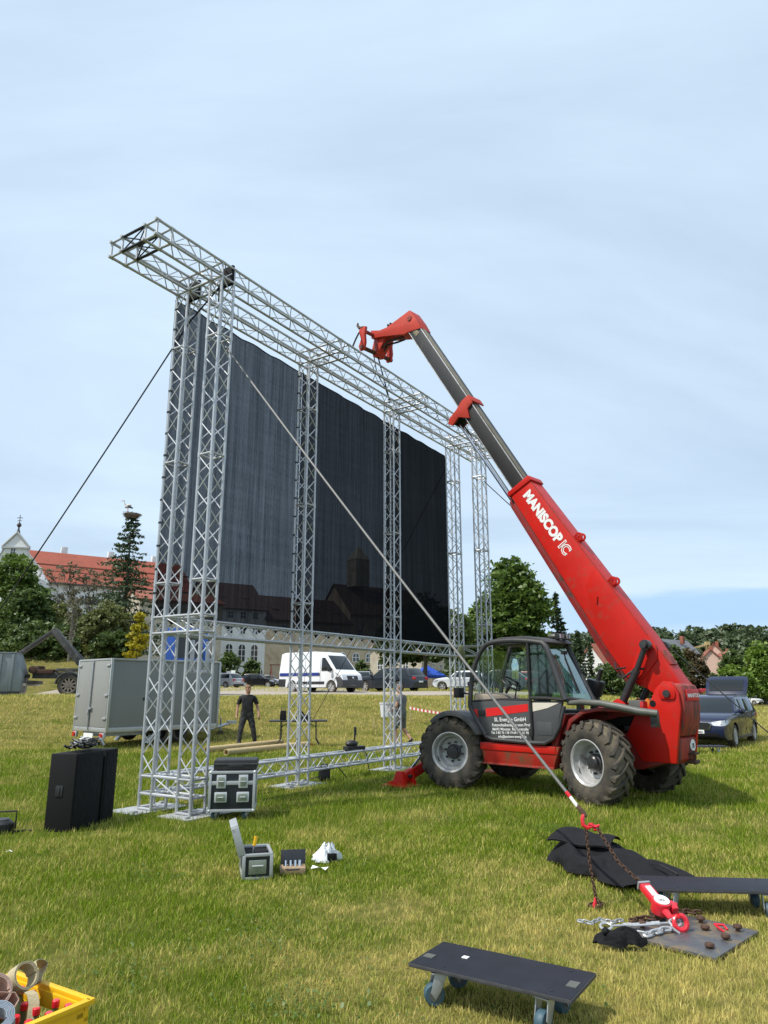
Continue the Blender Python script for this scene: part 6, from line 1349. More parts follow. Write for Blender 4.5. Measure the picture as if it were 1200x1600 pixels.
for x in (-.4, .4):
    for y in (-.4, .4): cb.tube((x, y, 0), (x, y, 12.6), .09, 6)
for i in range(14): cb.tube((-.4, -.4, i * .9), (.4, -.4, i * .9 + .9), .05, 4); cb.tube((.4, .4, i * .9), (-.4, .4, i * .9 + .9), .05, 4)
cb.build('mast', yc, CN); MB().box((-2.2, 0, 11.4), (3.6, .4, .35), Matrix.Rotation(R(-14), 3, 'Y')).build('jib', yc, CN); MB().box((0, 0, 12.2), (1.0, .9, .8)).build('operator_cab', yc, CN)
# ------------------------------------------------------------------ people
def skin_mesh(name, joints, bones, m, parent, root, sub=2):
    """joints: name -> (point, radius x, radius y); one continuous skinned surface"""
    names = list(joints); me = bpy.data.meshes.new(name); me.from_pydata([joints[k][0] for k in names], [(names.index(a), names.index(b)) for a, b in bones], [])
    o = bpy.data.objects.new(name, me); COL.objects.link(o)
    sk_ = o.modifiers.new('skin', 'SKIN'); sk_.use_smooth_shade = True
    for i, k in enumerate(names):
        v_ = me.skin_vertices[0].data[i]; v_.radius = (joints[k][1], joints[k][2] if len(joints[k]) > 2 else joints[k][1]); v_.use_root = (k == root)
    sb_ = o.modifiers.new('sub', 'SUBSURF'); sb_.levels = sub; sb_.render_levels = sub
    bpy.context.view_layer.update()
    me2 = bpy.data.meshes.new_from_object(o.evaluated_get(bpy.context.evaluated_depsgraph_get())); me2.name = name; me2.materials.clear(); me2.materials.append(m)
    bpy.data.objects.remove(o); bpy.data.meshes.remove(me)
    return link(name, me2, parent)
def garment(name, body, pred, off, m, parent):
    """cloth lying on the body: the faces of the body chosen by pred, pushed out along their normals"""
    bm = bmesh.new(); bm.from_mesh(body.data); bmesh.ops.remove_doubles(bm, verts=bm.verts, dist=1e-5); bmesh.ops.recalc_face_normals(bm, faces=bm.faces); bm.normal_update()
    dead = [f for f in bm.faces if not pred(f.calc_center_median())]; nr = {v: v.normal.copy() for v in bm.verts}
    for v in list(nr):
        c = v.co.copy(); w_ = .0035 * math.sin(c.z * 31 + c.x * 40 + 2 * math.sin(c.y * 25)) + .003 * math.sin(c.y * 60 + c.z * 47); v.co = c + nr[v] * (off + w_)
    bmesh.ops.delete(bm, geom=dead, context='FACES')
    me = bpy.data.meshes.new(name); bm.to_mesh(me); bm.free(); me.polygons.foreach_set('use_smooth', [True] * len(me.polygons)); me.materials.append(m); return link(name, me, parent)
def head(parent, c, yaw, hair_m, beard=False, k=1.0, short=True):
    """face features on the skinned head at c, looking along local +x turned by yaw"""
    m = Matrix.Rotation(yaw, 3, 'Z'); c = Vector(c); P = lambda x, y, z: c + m @ Vector((x, y, z)) * k
    fb = MB(); fb.ball(P(.105, 0, -.012), (.022, .018, .030), 8, 6, m)
    for s in (-1, 1): fb.ball(P(.0, s * .083, -.008), (.022, .012, .034), 8, 6, m)
    fb.build('nose_and_ears', M['skin'], parent)
    eb = MB()
    for s in (-1, 1): eb.ball(P(.086, s * .034, .022), (.012, .014, .008), 8, 6, m)
    eb.build('eyes', M['black'], parent); MB().ball(P(.092, 0, -.058), (.010, .028, .008), 8, 6, m).build('mouth', mat('lips', (.30, .12, .10), .6), parent)
    hb = MB(); vs = []; nu, nv = 16, 8
    hb.ball(P(-.018, 0, .045), (.104, .088, .088), 16, 10, m)
    hb.build('hair', hair_m, parent)
    if beard: MB().ball(P(.050, 0, -.088), (.044, .056, .034), 10, 8, m).build('beard', hair_m, parent)
def hand(parent, wrist, d, n, m, k=1.0, curl=.5):
    """palm and five fingers; d points down the hand, n out of the palm"""
    w_ = Vector(wrist); d = Vector(d).normalized(); n = Vector(n).normalized(); s = d.cross(n).normalized(); b = MB()
    b.path([w_, w_ + d * .03 * k, w_ + d * .085 * k], [.026 * k, .036 * k, .032 * k], 8)
    for i, L in enumerate((.072, .082, .076, .058)):
        p = w_ + d * .082 * k + s * (.030 - .020 * i) * k; q = p + (d * .6 + n * .25 * curl) * L * .55 * k; e = q + (d * .45 + n * 1.1 * curl) * L * .5 * k; b.path([p, q, e], [.0105 * k, .0095 * k, .007 * k], 6)
    p = w_ + d * .03 * k + s * .034 * k; b.path([p, p + (d * .5 + s * .55 + n * .2) * .05 * k, p + (d * 1.0 + s * .6 + n * .5) * .07 * k], [.013 * k, .011 * k, .008 * k], 6)
    return b.build('hand', m, parent, 0, 60)
# the man in black looking to the right; local +x is where he faces, +y his left
mp_ = at(384, 1165, 22.6)
man = thing('person', 'man in a black t-shirt and dark trousers walking on the grass before the bank', 'person', (mp_.x, mp_.y, tz(mp_.x, mp_.y)), R(-78))
J = {'pelvis': ((0, 0, .93), .145, .12), 'belly': ((.015, 0, 1.10), .155, .125), 'chest': ((.0, 0, 1.32), .165, .125), 'neck0': ((-.01, 0, 1.47), .075, .07), 'neck': ((.01, 0, 1.54), .058, .058), 'jaw': ((.03, 0, 1.61), .070, .072), 'crown': ((.015, 0, 1.70), .088, .095), 'top': ((.0, 0, 1.765), .05, .055),
     'lsh': ((-.01, .20, 1.42), .068), 'lel': ((-.03, .30, 1.15), .046), 'lwr': ((.06, .34, .91), .034), 'lh': ((.08, .345, .86), .03),
     'rsh': ((-.01, -.20, 1.42), .068), 'rel': ((-.05, -.29, 1.15), .046), 'rwr': ((.02, -.31, .90), .034), 'rh': ((.03, -.31, .85), .03),
     'lhip': ((.0, .10, .86), .105), 'lkn': ((.02, .20, .48), .066), 'lan': ((-.02, .27, .10), .045), 'lto': ((.14, .30, .04), .04),
     'rhip': ((.0, -.10, .86), .105), 'rkn': ((.06, -.17, .48), .066), 'ran': ((.06, -.21, .10), .045), 'rto': ((.22, -.22, .04), .04)}
Bn = [('pelvis', 'belly'), ('belly', 'chest'), ('chest', 'neck0'), ('neck0', 'neck'), ('neck', 'jaw'), ('jaw', 'crown'), ('crown', 'top'), ('chest', 'lsh'), ('lsh', 'lel'), ('lel', 'lwr'), ('lwr', 'lh'), ('chest', 'rsh'), ('rsh', 'rel'), ('rel', 'rwr'), ('rwr', 'rh'), ('pelvis', 'lhip'), ('lhip', 'lkn'), ('lkn', 'lan'), ('lan', 'lto'), ('pelvis', 'rhip'), ('rhip', 'rkn'), ('rkn', 'ran'), ('ran', 'rto')]
bd = skin_mesh('body', J, Bn, M['skin'], man, 'pelvis', 3)
garment('t_shirt', bd, lambda c: .90 < c.z < 1.49 and (abs(c.y) < .215 or c.z > 1.22), .016, M['tee'], man)
garment('trousers', bd, lambda c: .07 < c.z < .98 and abs(c.y) < .30 and not (abs(c.y) > .245 and c.z > .70), .018, M['trouser'], man)
for k, y in (('lan', .285), ('ran', -.215)):
    x = J[k][0][0]; MB().path([(x - .09, y - .01, .045), (x + .02, y, .055), (x + .13, y + .01, .045), (x + .20, y + .015, .035)], [.042, .055, .05, .032], 10).build('shoe', M['black'], man)
head(man, (.015, 0, 1.66), R(28), M['hair'], True)
hand(man, (.065, .342, .90), (.15, .05, -1), (.2, -1, 0), M['skin']); hand(man, (.022, -.31, .89), (.1, 0, -1), (.2, 1, 0), M['skin'])
MB().box((.10, .355, .80), (.05, .03, .09)).build('phone', M['black'], man, .008)
# the second man, striding away behind the third column with a white tub
mp_ = at(627, 1162, 23.0)
m2 = thing('person', 'man in a striped top and grey shorts carrying a white tub past the third column', 'person', (mp_.x, mp_.y, tz(mp_.x, mp_.y)), R(150))
J2 = dict(J); J2.update({'lhip': ((0, .10, .86), .10), 'lkn': ((.16, .10, .48), .062), 'lan': ((.10, .10, .09), .042), 'lto': ((.27, .11, .03), .038), 'rhip': ((0, -.10, .86), .10), 'rkn': ((-.02, -.10, .47), .062), 'ran': ((-.30, -.10, .17), .042), 'rto': ((-.20, -.10, .05), .036),
     'crown': ((.06, 0, 1.68), .088, .095), 'jaw': ((.075, 0, 1.60), .07, .072), 'top': ((.05, 0, 1.75), .05, .055), 'neck': ((.03, 0, 1.53), .058, .058),
     'lel': ((.02, .27, 1.14), .048), 'lwr': ((.24, .24, 1.02), .036), 'lh': ((.28, .23, 1.01), .03), 'rel': ((.0, -.27, 1.14), .048), 'rwr': ((.22, -.24, 1.02), .036), 'rh': ((.26, -.23, 1.01), .03)})
bd2 = skin_mesh('body', J2, Bn, M['skin'], m2, 'pelvis', 3)
sm_ = mat('striped_top', (.035, .036, .04), .85); t_ = sm_.node_tree; wv_ = t_.nodes.new('ShaderNodeTexWave'); wv_.bands_direction = 'Z'; wv_.inputs['Scale'].default_value = 9; tcn = t_.nodes.new('ShaderNodeTexCoord'); rp_n = t_.nodes.new('ShaderNodeValToRGB')
rp_n.color_ramp.elements[0].position = .62; rp_n.color_ramp.elements[0].color = (.03, .032, .036, 1); rp_n.color_ramp.elements[1].position = .75; rp_n.color_ramp.elements[1].color = (.30, .30, .31, 1)
t_.links.new(tcn.outputs['Object'], wv_.inputs[0]); t_.links.new(wv_.outputs['Fac'], rp_n.inputs[0]); t_.links.new(rp_n.outputs[0], t_.nodes['Principled BSDF'].inputs['Base Color'])
garment('striped_top', bd2, lambda c: .88 < c.z < 1.49 and (abs(c.y) < .215 or c.z > 1.30), .016, sm_, m2)
garment('shorts', bd2, lambda c: .50 < c.z < .95 and abs(c.y) < .20, .022, mat('grey_shorts', (.10, .105, .095), .85, vary=.2), m2)
MB().path([(.02, .10, .05), (.14, .105, .05), (.28, .11, .035)], [.045, .052, .034], 10).build('shoe', M['black'], m2); MB().path([(-.33, -.10, .18), (-.24, -.10, .10), (-.16, -.10, .03)], [.042, .05, .034], 10).build('shoe', M['black'], m2)
head(m2, (.06, 0, 1.65), 0, M['hair'])
hand(m2, (.24, .24, 1.02), (1, -.1, -.1), (0, -1, 0), M['skin']); hand(m2, (.22, -.24, 1.02), (1, .1, -.1), (0, 1, 0), M['skin'])
tub = MB().lathe([(0, 0), (.19, 0), (.23, .40), (.245, .40), (.245, .43), (.215, .43), (.18, .03), (0, .03)], (0, 0, 0), (0, 0, 1), 24).build('white_tub', M['paper']); tub.location = m2.matrix_basis @ Vector((.50, .0, .82)); tag(tub, 'white plastic tub held by the man in the striped top', 'tub')

# ------------------------------------------------------------------ gear around the truss
def place(o, loc, rz=0): o.location = loc; o.rotation_euler = (0, 0, rz); return o
# two tall black loudspeaker cabinets
def cabinet(label, loc, rz, w_, d, h):
    t = thing('loudspeaker', label, 'loudspeaker', loc, rz, 'black loudspeaker cabinets'); MB().box((w_ / 2, d / 2, h / 2), (w_, d, h)).build('cabinet', M['black_matt'], t, .012)
    MB().box((w_ * .46, -.003, h * .52), (.10, .012, .13)).build('handle_cup', M['black'], t, .01); MB().box((w_ * .46, -.008, h * .52), (.02, .02, .10)).build('handle', M['cyl'], t, .006)
    MB().box((w_ + .002, d / 2, h / 2), (.01, d - .06, h - .06)).build('grille', M['cloth_black'], t, .003); return t
cabinet('front tall black loudspeaker cabinet with cables piled on its top', (-4.13, 9.36, 0), R(-11), .35, .60, .91)
cabinet('rear tall black loudspeaker cabinet half hidden behind the front one', (-4.012, 9.985, 0), R(-11), .36, .30, .91)
q = random.Random(11); cbm = MB()
for k in range(15):
    c = Vector((-3.92 + q.uniform(-.14, .16), 9.66 + q.uniform(-.2, .42), .915)); r0 = q.uniform(.06, .12); t0 = q.uniform(0, 6); L = q.randint(9, 16)
    cbm.path([c + Vector((math.cos(t0 + i * .55) * r0 * (1 + .05 * i), math.sin(t0 + i * .55) * r0 * (1 + .05 * i) * .8, .02 + .045 * abs(math.sin(i * .7 + k)) + .006 * k)) for i in range(L)], .013, 6)
ch_ = tag(cbm.build('cable_heap', M['black']), 'heap of black cables with pale connectors on the loudspeaker cabinet', 'cables')
for k in range(12):
    c = Vector((-3.86 + q.uniform(-.12, .14), 9.7 + q.uniform(-.22, .34), 1.0 + q.uniform(-.02, .05))); dd = Vector((q.uniform(-1, 1), q.uniform(-1, 1), q.uniform(-.2, .5))).normalized() * .05
    MB().tube(c - dd, c + dd, .02, 8).tube(c + dd, c + dd * 1.6, .009, 6).build('connector', M['white'] if k % 3 else M['alu'], ch_)
# round floodlight at the left edge
fl_ = thing('floodlight', 'round black floodlight with a bracket in the grass at the left edge', 'floodlight', (-4.62, 9.27, 0), R(20))
MB().lathe([(0, 0), (.14, 0), (.15, .02), (.145, .12), (.12, .15), (.09, .16), (0, .16)], (0, 0, .0), (0, 0, 1), 24).build('housing', M['black'], fl_)
fb = MB()
for i in range(22): a = 2 * math.pi * i / 22; fb.box((.148 * math.cos(a), .148 * math.sin(a), .07), (.02, .008, .1), Matrix.Rotation(a, 3, 'Z'))
fb.build('cooling_fin', M['black'], fl_); MB().path([(-.17, 0, .05), (-.17, 0, .25), (.17, 0, .25), (.17, 0, .05)], .012, 6).build('bracket', M['black'], fl_); MB().lathe([(0, .005), (.10, .005), (.11, -.01)], (0, 0, .165), (0, 0, 1), 20).build('lens', M['cyl'], fl_)
MB().path([(.15, 0, .02), (.28, .05, .02), (.36, -.02, .02)], .012, 5).build('cable', M['black'], fl_)
# road case on castors
RC = thing('road_case', 'black flight case on blue castors with four butterfly latches', 'flight case', (-2.32, 10.16, 0), R(7))
w_, d, h, z0 = .58, .50, .48, .12
MB().box((w_ / 2, d / 2, z0 + h / 2), (w_, d, h)).build('case_body', M['case_black'], RC, .008)
eb = MB()
for x in (0, w_):
    for y in (0, d): eb.box((x, y, z0 + h / 2), (.035, .035, h + .012))
    for z in (z0, z0 + h, z0 + h * .72): eb.box((x, d / 2, z), (.035, d, .035))
for y in (0, d):
    for z in (z0, z0 + h): eb.box((w_ / 2, y, z), (w_, .035, .035))
    eb.box((w_ / 2, y, z0 + h * .72), (w_, .028, .05))
eb.build('aluminium_edge', M['alu'], RC, .004)
cb_ = MB()
for x in (0, w_):
    for y in (0, d):
        for z in (z0, z0 + h): cb_.ball((x, y, z), .025, 10, 6)
cb_.build('ball_corner', M['alu_bright'], RC)
lm = mat('latch_plate', (.30, .33, .27), .4, .6, vary=.2, scale=20)
for x in (.145, .435):
    for z, hh in ((z0 + h * .76, .17), (z0 + h * .35, .13)):
        l = MB().box((x, -.012, z), (.125 if hh > .15 else .165, .02, hh)).build('latch', M['alu_bright'], RC, .012); MB().box((x, -.024, z), (.08 if hh > .15 else .12, .012, hh * .68)).build('latch_dish', lm, l, .008); MB().tube((x - .035, -.034, z), (x + .035, -.034, z), .007, 6).build('handle', M['alu'], l)
def castor(parent, x, y, r, wm, z_top, rot=0.0, w2=.022):
    c = link('castor', None, parent, (x, y, 0), (0, 0, rot)); MB().lathe([(0, -w2), (r * .9, -w2), (r, -w2 * .6), (r, w2 * .6), (r * .9, w2), (0, w2)], (-.03, 0, r), (0, 1, 0), 20).build('wheel', wm, c)
    MB().lathe([(0, -w2 - .003), (r * .55, -w2 - .003), (r * .55, w2 + .003), (0, w2 + .003)], (-.03, 0, r), (0, 1, 0), 14).build('wheel_hub', M['tube_grey'], c)
    MB().prism([(.035, z_top), (-.03, z_top), (-.055, r + .015), (-.03, r - .02), (.0, r + .02), (.04, z_top - .015)], 'y', -w2 - .014, -w2 - .008).prism([(.035, z_top), (-.03, z_top), (-.055, r + .015), (-.03, r - .02), (.0, r + .02), (.04, z_top - .015)], 'y', w2 + .008, w2 + .014).box((0, 0, z_top - .006), (.10, .09, .008)).build('fork', M['steel'], c, .002); return c
for x in (.09, w_ - .09):
    for y in (.08, d - .08): castor(RC, x, y, .05, M['blue_wheel'], z0, R(40))
bx = thing('plastic_tray', 'flat black plastic tool case lying on the flight case', 'tool case', (-2.30, 10.18, z0 + h + .019), R(6)); MB().box((.29, .24, .070), (.57, .44, .13)).build('case_shell', M['black'], bx, .02); MB().box((.30, .018, .06), (.20, .02, .05)).build('handle', M['black'], bx, .012); MB().box((.29, .24, .082), (.585, .455, .02)).build('lid_rim', M['cab_grey'], bx, .006)
# small open flight case
SC = thing('open_flight_case', 'small silver edged flight case with its lid standing open', 'flight case', (-1.28, 7.12, .01), R(14))
w_, d, h = .25, .40, .20
bm_ = MB(); bm_.box((w_ / 2, .006, h / 2), (w_, .012, h)).box((w_ / 2, d - .006, h / 2), (w_, .012, h)).box((.006, d / 2, h / 2), (.012, d, h)).box((w_ - .006, d / 2, h / 2), (.012, d, h)).box((w_ / 2, d / 2, .01), (w_, d, .02)); bm_.build('case_body', M['case_black'], SC)
eb = MB()
for x in (0, w_):
    for y in (0, d): eb.box((x, y, h / 2), (.03, .03, h))
    for z in (.005, h): eb.box((x, d / 2, z), (.028, d, .026))
for y in (0, d):
    for z in (.005, h): eb.box((w_ / 2, y, z), (w_, .028, .026))
eb.build('aluminium_edge', M['alu'], SC, .004)
MB().box((w_ / 2, -.012, h * .5), (.16, .012, .12)).build('handle_plate', lm, SC, .008); MB().tube((w_ / 2 - .05, -.024, h * .55), (w_ / 2 + .05, -.024, h * .55), .008, 6).build('handle', M['alu'], SC)
li = Matrix.Rotation(R(-108), 3, 'Y'); ld = link('lid', None, SC, (0, 0, h + .01), (0, R(-108), 0))
MB().box((w_ / 2, d / 2, -.005), (w_, d, .012)).build('lid_panel', M['case_black'], ld); eb = MB()
for y in (0, d): eb.box((w_ / 2, y, .02), (w_, .028, .07))
for x in (0, w_): eb.box((x, d / 2, .02), (.028, d, .07))
eb.build('lid_edge', M['alu'], ld, .004)
MB().box((w_ / 2, d * .55, h * .82), (w_ - .05, d - .1, .05)).build('foam_insert', M['black_matt'], SC, .01)
t = thing('screwdriver', 'yellow handled tool standing in the open flight case', 'tool', (-1.24, 7.30, .17)); MB().tube((0, 0, 0), (.02, 0, .10), .008, 6).build('shaft', M['steel'], t); MB().tube((.02, 0, .09), (.03, .01, .17), .017, 8).build('grip', M['yellow'], t)
# socket set box
SB = thing('socket_set', 'small open box of sockets in the grass beside the open flight case', 'tool box', (-.97, 7.27, .012), R(8))
MB().box((.12, .09, .03), (.24, .18, .05)).build('box_tray', M['toolwood'], SB, .006); MB().box((.125, .185, .115), (.235, .02, .13), Matrix.Rotation(R(-14), 3, 'X')).build('box_lid', M['case_black'], SB, .006)
for i in range(4): MB().tube((.05 + i * .045, .10, .05), (.05 + i * .045, .115, .10), .017, 10).build('socket', M['chrome'], SB)
MB().path([(.06, -.012, .05), (.07, -.05, .055), (.17, -.05, .055), (.18, -.012, .05)], .008, 6).build('handle', M['cyl'], SB)
# white plastic bag and scraps
def bagp(fi, fj):
    a = fi * 2 * math.pi; r = (1 - fj) ** .7; rr = (.115 + .03 * math.sin(a * 3 + 1) + .022 * math.sin(a * 7 + fj * 5) + .012 * math.sin(a * 13 + fj * 11)) * (1 - fj * .9) ** .62; return (rr * math.cos(a) * 1.1 + .02 * fj, rr * math.sin(a) * .9, .15 * fj ** .9 + .022 * math.sin(a * 5 + fj * 8) * min(1, fj * 3))
place(tag(MB().grid(33, 14, bagp).build('plastic_bag', M['paper'], None, 0, 25), 'crumpled white plastic bag lying in the grass', 'bag'), (-.59, 7.84, .02), R(10)); 
MB().box((.055, -.098, .045), (.10, .02, .07)).build('bag_inner_shade', M['black_matt'], bpy.data.objects['plastic_bag'], .01)  # black box puts the shade of the bag's dark inner side into colour
for i, (x, y, lb) in enumerate(((-.66, 7.42, 'small white paper scrap in front of the plastic bag'), (-.56, 7.38, 'torn white paper scrap nearest the plastic bag'), (-3.9, 8.1, 'tiny white scrap in the grass at the left edge'))):
    place(tag(MB().add([(-.035, -.02, .03), (.04, -.025, .045), (.05, .02, .03), (-.02, .03, .05), (-.035, -.02, .026), (.04, -.025, .041), (.05, .02, .026), (-.02, .03, .046)], [(0, 1, 2, 3), (7, 6, 5, 4), (0, 4, 5, 1), (1, 5, 6, 2), (2, 6, 7, 3), (3, 7, 4, 0)]).build('paper_scrap', M['white'], None, 0, 0), lb, 'paper'), (x, y, .01), i * 1.3)
# things around the bottom beam
pb_ = thing('power_box', 'small black power unit standing under the ground beam', 'power unit', (-1.13, 14.35, 0), R(20)); MB().box((0, 0, .13), (.20, .16, .24)).build('housing', M['black'], pb_, .02); MB().path([(-.07, 0, .25), (-.06, 0, .29), (.06, 0, .29), (.07, 0, .25)], .012, 6).build('handle', M['black'], pb_); MB().path([(-.1, 0, .08), (-.25, .1, .03), (-.45, -.05, .015), (-.6, .1, .015)], .011, 5).build('cable', M['black'], pb_); MB().path([(.1, 0, .2), (.3, .1, .22), (.5, .2, .03)], .011, 5).build('cable', M['black'], pb_)
c = tw(5.1, DB + SQ * .5, .47 + CR); mh = thing('clamp_light', 'black clamp lamp lying on the ground beam', 'lamp', c, R(35)); MB().box((0, 0, .04), (.42, .2, .07)).build('base', M['black'], mh, .015); MB().ball((-.06, 0, .12), (.14, .10, .07), 12, 8).build('lamp_head', M['black'], mh); MB().tube((.0, 0, .1), (.02, 0, .44), .018, 8).tube((.02, 0, .28), (.02, 0, .44), .028, 8).build('post', M['black'], mh); MB().path([(.2, 0, .02), (.34, .06, -.1), (.4, .05, -.44)], .010, 5).build('cable', M['black'], mh)
# cardboard tubes
for i, (a, b_, lb) in enumerate((((322, 1177), (440, 1166), 'longer cardboard tube lying in the grass behind the ground beam'), ((353, 1180), (478, 1169), 'shorter cardboard tube lying in front of the longer one'))):
    pa_, pz = at(a[0], a[1], 20.2 - i * .8), at(b_[0], b_[1], 23.0 - i * .8); pa_.z = .09; pz.z = tz(pz.x, pz.y) + .09; dd = (pz - pa_).normalized()
    o = MB().lathe([(.085, 0), (.085, (pz - pa_).length), (.068, (pz - pa_).length), (.068, 0)], pa_, dd, 18, True).build('cardboard_tube', M['wood_tube'], None, 0, 40); tag(o, lb, 'tube', 'cardboard tubes in the grass')
# folding table
tp_ = at(466, 1160, 22.6); TB = thing('folding_table', 'black folding table standing on the grass behind the second column', 'table', (tp_.x, tp_.y, tz(tp_.x, tp_.y)), R(4))
MB().box((0, 0, .74), (1.72, .72, .04)).build('table_top', M['black'], TB, .008)
for s in (-1, 1):
    for y in (-.26, .26): MB().path([(s * .52, y, .72), (s * .53, y, .22), (s * .66, y, .0)], .016, 6).build('leg', M['cyl'], TB)
    MB().tube((s * .53, -.26, .3), (s * .53, .26, .3), .012, 6).tube((s * .525, -.26, .55), (s * .525, .26, .55), .012, 6).tube((s * .525, .0, .55), (s * .25, 0, .72), .012, 6).build('brace_bar', M['cyl'], TB)
B_ = TB.location
bk = thing('camera_bag', 'black bag standing on the left end of the folding table', 'bag', B_ + Vector((-.48, 0, .76)), 0); MB().box((0, 0, .14), (.20, .16, .28), None, .8).build('bag_body', M['cloth_black'], bk, .03); MB().path([(-.06, 0, .27), (-.04, 0, .35), (.04, 0, .35), (.06, 0, .27)], .012, 6).build('handle', M['tube_grey'], bk)
bk = thing('rope_pile', 'dark heap on the folding table beside the second column', 'bundle', B_ + Vector((.14, 0, .76)), 0); MB().ball((0, 0, .06), (.24, .15, .11), 14, 8).ball((-.08, .02, .14), (.10, .1, .12), 10, 8).build('bundle', M['cloth_black'], bk)
place(tag(MB().ball((0, 0, 0), (.12, .09, .06), 10, 6).path([(.1, 0, 0), (.2, .05, -.03), (.26, 0, -.04)], .02, 6).build('ratchet_strap', M['hoist_red']), 'red ratchet strap lying on the ground under the folding table', 'strap'), B_ + Vector((.18, -.1, .10)))
MB().path([(-.3, -.3, .76), (-.32, -.37, .60), (-.30, -.37, .40)], .012, 5).build('hanging_cable', M['black'], TB)
# barrier tape and stakes
s0, s1 = at(640, 1106, 27.5), at(722, 1116, 25.0); bt_ = MB(); btr = MB(); N = 26
for i in range(N):
    a, b_ = s0.lerp(s1, i / N), s0.lerp(s1, (i + 1) / N); z_ = -.05 * math.sin(i / N * 3.14); (btr if i % 2 else bt_).add([(a.x, a.y, a.z - .04 + z_), (b_.x, b_.y, b_.z - .04 + z_), (b_.x, b_.y, b_.z + .04 + z_), (a.x, a.y, a.z + .04 + z_), (a.x, a.y + .004, a.z - .04 + z_), (b_.x, b_.y + .004, b_.z - .04 + z_), (b_.x, b_.y + .004, b_.z + .04 + z_), (a.x, a.y + .004, a.z + .04 + z_)], [(0, 1, 2, 3), (7, 6, 5, 4), (0, 4, 5, 1), (3, 2, 6, 7)])
o = tag(bt_.build('barrier_tape', M['tape_rw'], None, 0, 0), 'red and white barrier tape stretched across the grass behind the front wheel', 'tape'); btr.build('red_band', mat('tape_red', (.55, .06, .05), .5), o, 0, 0)
for lb, px, py, Y in (('short wooden stake in the grass left of the man in the striped top', 584, 1137, 26.5), ('thin wooden stake holding the left end of the barrier tape', 641, 1118, 27.5), ('thin wooden stake holding the right end of the barrier tape', 724, 1128, 25.0)):
    p = on(px, py, Y); h_ = .42 if px == 584 else max(.4, (s0 if px < 700 else s1).z - p[2] + .08); place(tag(MB().box((0, 0, h_ / 2 - .03), (.035, .035, h_), None, .9).build('wooden_stake', M['wood_tube'], None, .004), lb, 'stake'), p)
# anchor plate with its bolts, and the hoist gear
pc_ = Vector((2.14, 5.60, 0)); ang = math.atan2(5.64 - 5.14, 2.59 - 2.12); pw_, pl_ = .66, .74
AP = thing('anchor_plate', 'thick steel anchor plate pinned to the ground by round headed stakes', 'plate', pc_, R(44)); MB().box((.0, .0, .025), (.75, .68, .022)).build('plate', M['steel_plate'], AP, .004)
for x, y in ((.26, -.24), (.26, .02), (.26, .25), (.02, -.25), (.04, .14), (-.16, .26), (-.22, -.24), (.12, -.07)):
    z = .036 + .02 * abs(math.sin(x * 30)); MB().lathe([(0, .030), (.018, .026), (.029, .022), (.032, .009), (.027, .0), (.014, -.005), (.018, -.12)], (x, y, z), (.05, .03, 1), 14).build('stake_head', M['rust'], AP)
for x, y, a_ in ((.20, -.18, .3), (-.06, .02, 1.1)): MB().path([(x - .03, y, .04), (x - .045, y + .03, .06), (x, y + .075, .065), (x + .045, y + .03, .06), (x + .03, y, .04)], .009, 6).build('lug_ring', M['steel'] if a_ > 1 else M['hoist_red'], AP)
def chain(name, label, pts, m, r=.0065, pitch=.036, cat='chain'):
    t = thing(name, label, cat, pts[0], 0, 'chains of the anchor'); pts = [Vector(p) - Vector(pts[0]) for p in pts]; L = [0]
    for a, b_ in zip(pts, pts[1:]): L.append(L[-1] + (b_ - a).length)
    lk = MB().path([Vector((math.cos(a) * .013, 0, math.sin(a) * .013 + (.011 if math.sin(a) > 0 else -.011))) * (r / .0065) for a in [2 * math.pi * i / 10 for i in range(10)]], r, 5, True).mesh('link', m)
    n = int(L[-1] / pitch)
    for i in range(n):
        d = (i + .5) * pitch; k = max(j for j in range(len(L)) if L[j] <= d); k = min(k, len(pts) - 2); f = (d - L[k]) / (L[k + 1] - L[k]); p = pts[k].lerp(pts[k + 1], f)
        o = link('link', lk, t); o.matrix_local = Matrix.Translation(p) @ (pts[k + 1] - pts[k]).to_track_quat('Z', 'Y').to_matrix().to_4x4() @ Matrix.Rotation(R(90) * (i % 2) + .3, 4, 'Z')
    return t
# end of the guy rope: socket, hook
gd = (tw(SQ * .6, 0, 7.02) - HOOK).normalized()
GH_ = thing('hook_assembly', 'red lifting hook with a white tagged socket ending the pale guy rope', 'hook', HOOK); GH_.scale = (.72,) * 3
MB().tube(gd * .16, gd * .30, .02, 10).build('white_tag', M['white'], GH_); MB().tube(gd * .29, gd * .36, .022, 10).build('red_sleeve', M['hoist_red'], GH_); MB().path([gd * .18, gd * .08 + Vector((.012, 0, 0)), gd * .02], [.02, .03, .022], 8).build('socket', M['rust'], GH_)
MB().path([gd * .05, Vector((-.05, 0, -.01)), Vector((-.045, 0, -.07)), Vector((.0, 0, -.10)), Vector((.05, 0, -.085)), Vector((.065, 0, -.05))], [.022, .022, .024, .024, .02, .014], 8).build('hook', M['hoist_red'], GH_); MB().path([Vector((.02, .0, -.06)), Vector((.09, 0, -.09)), Vector((.13, 0, -.075)), Vector((.12, 0, -.12)), Vector((.07, 0, -.12))], [.018, .022, .02, .018, .014], 8).build('hook', M['hoist_red'], GH_)
HZ0 = Vector((2.005, 6.02, .215)); 
chain('load_chain', 'rusty chain running from the red hook to the red lever hoist', [HOOK + Vector((.08, -.02, -.075)), HOOK.lerp(HZ0, .55) + Vector((0, 0, -.05)), HZ0], M['rust'], .0055, .030)
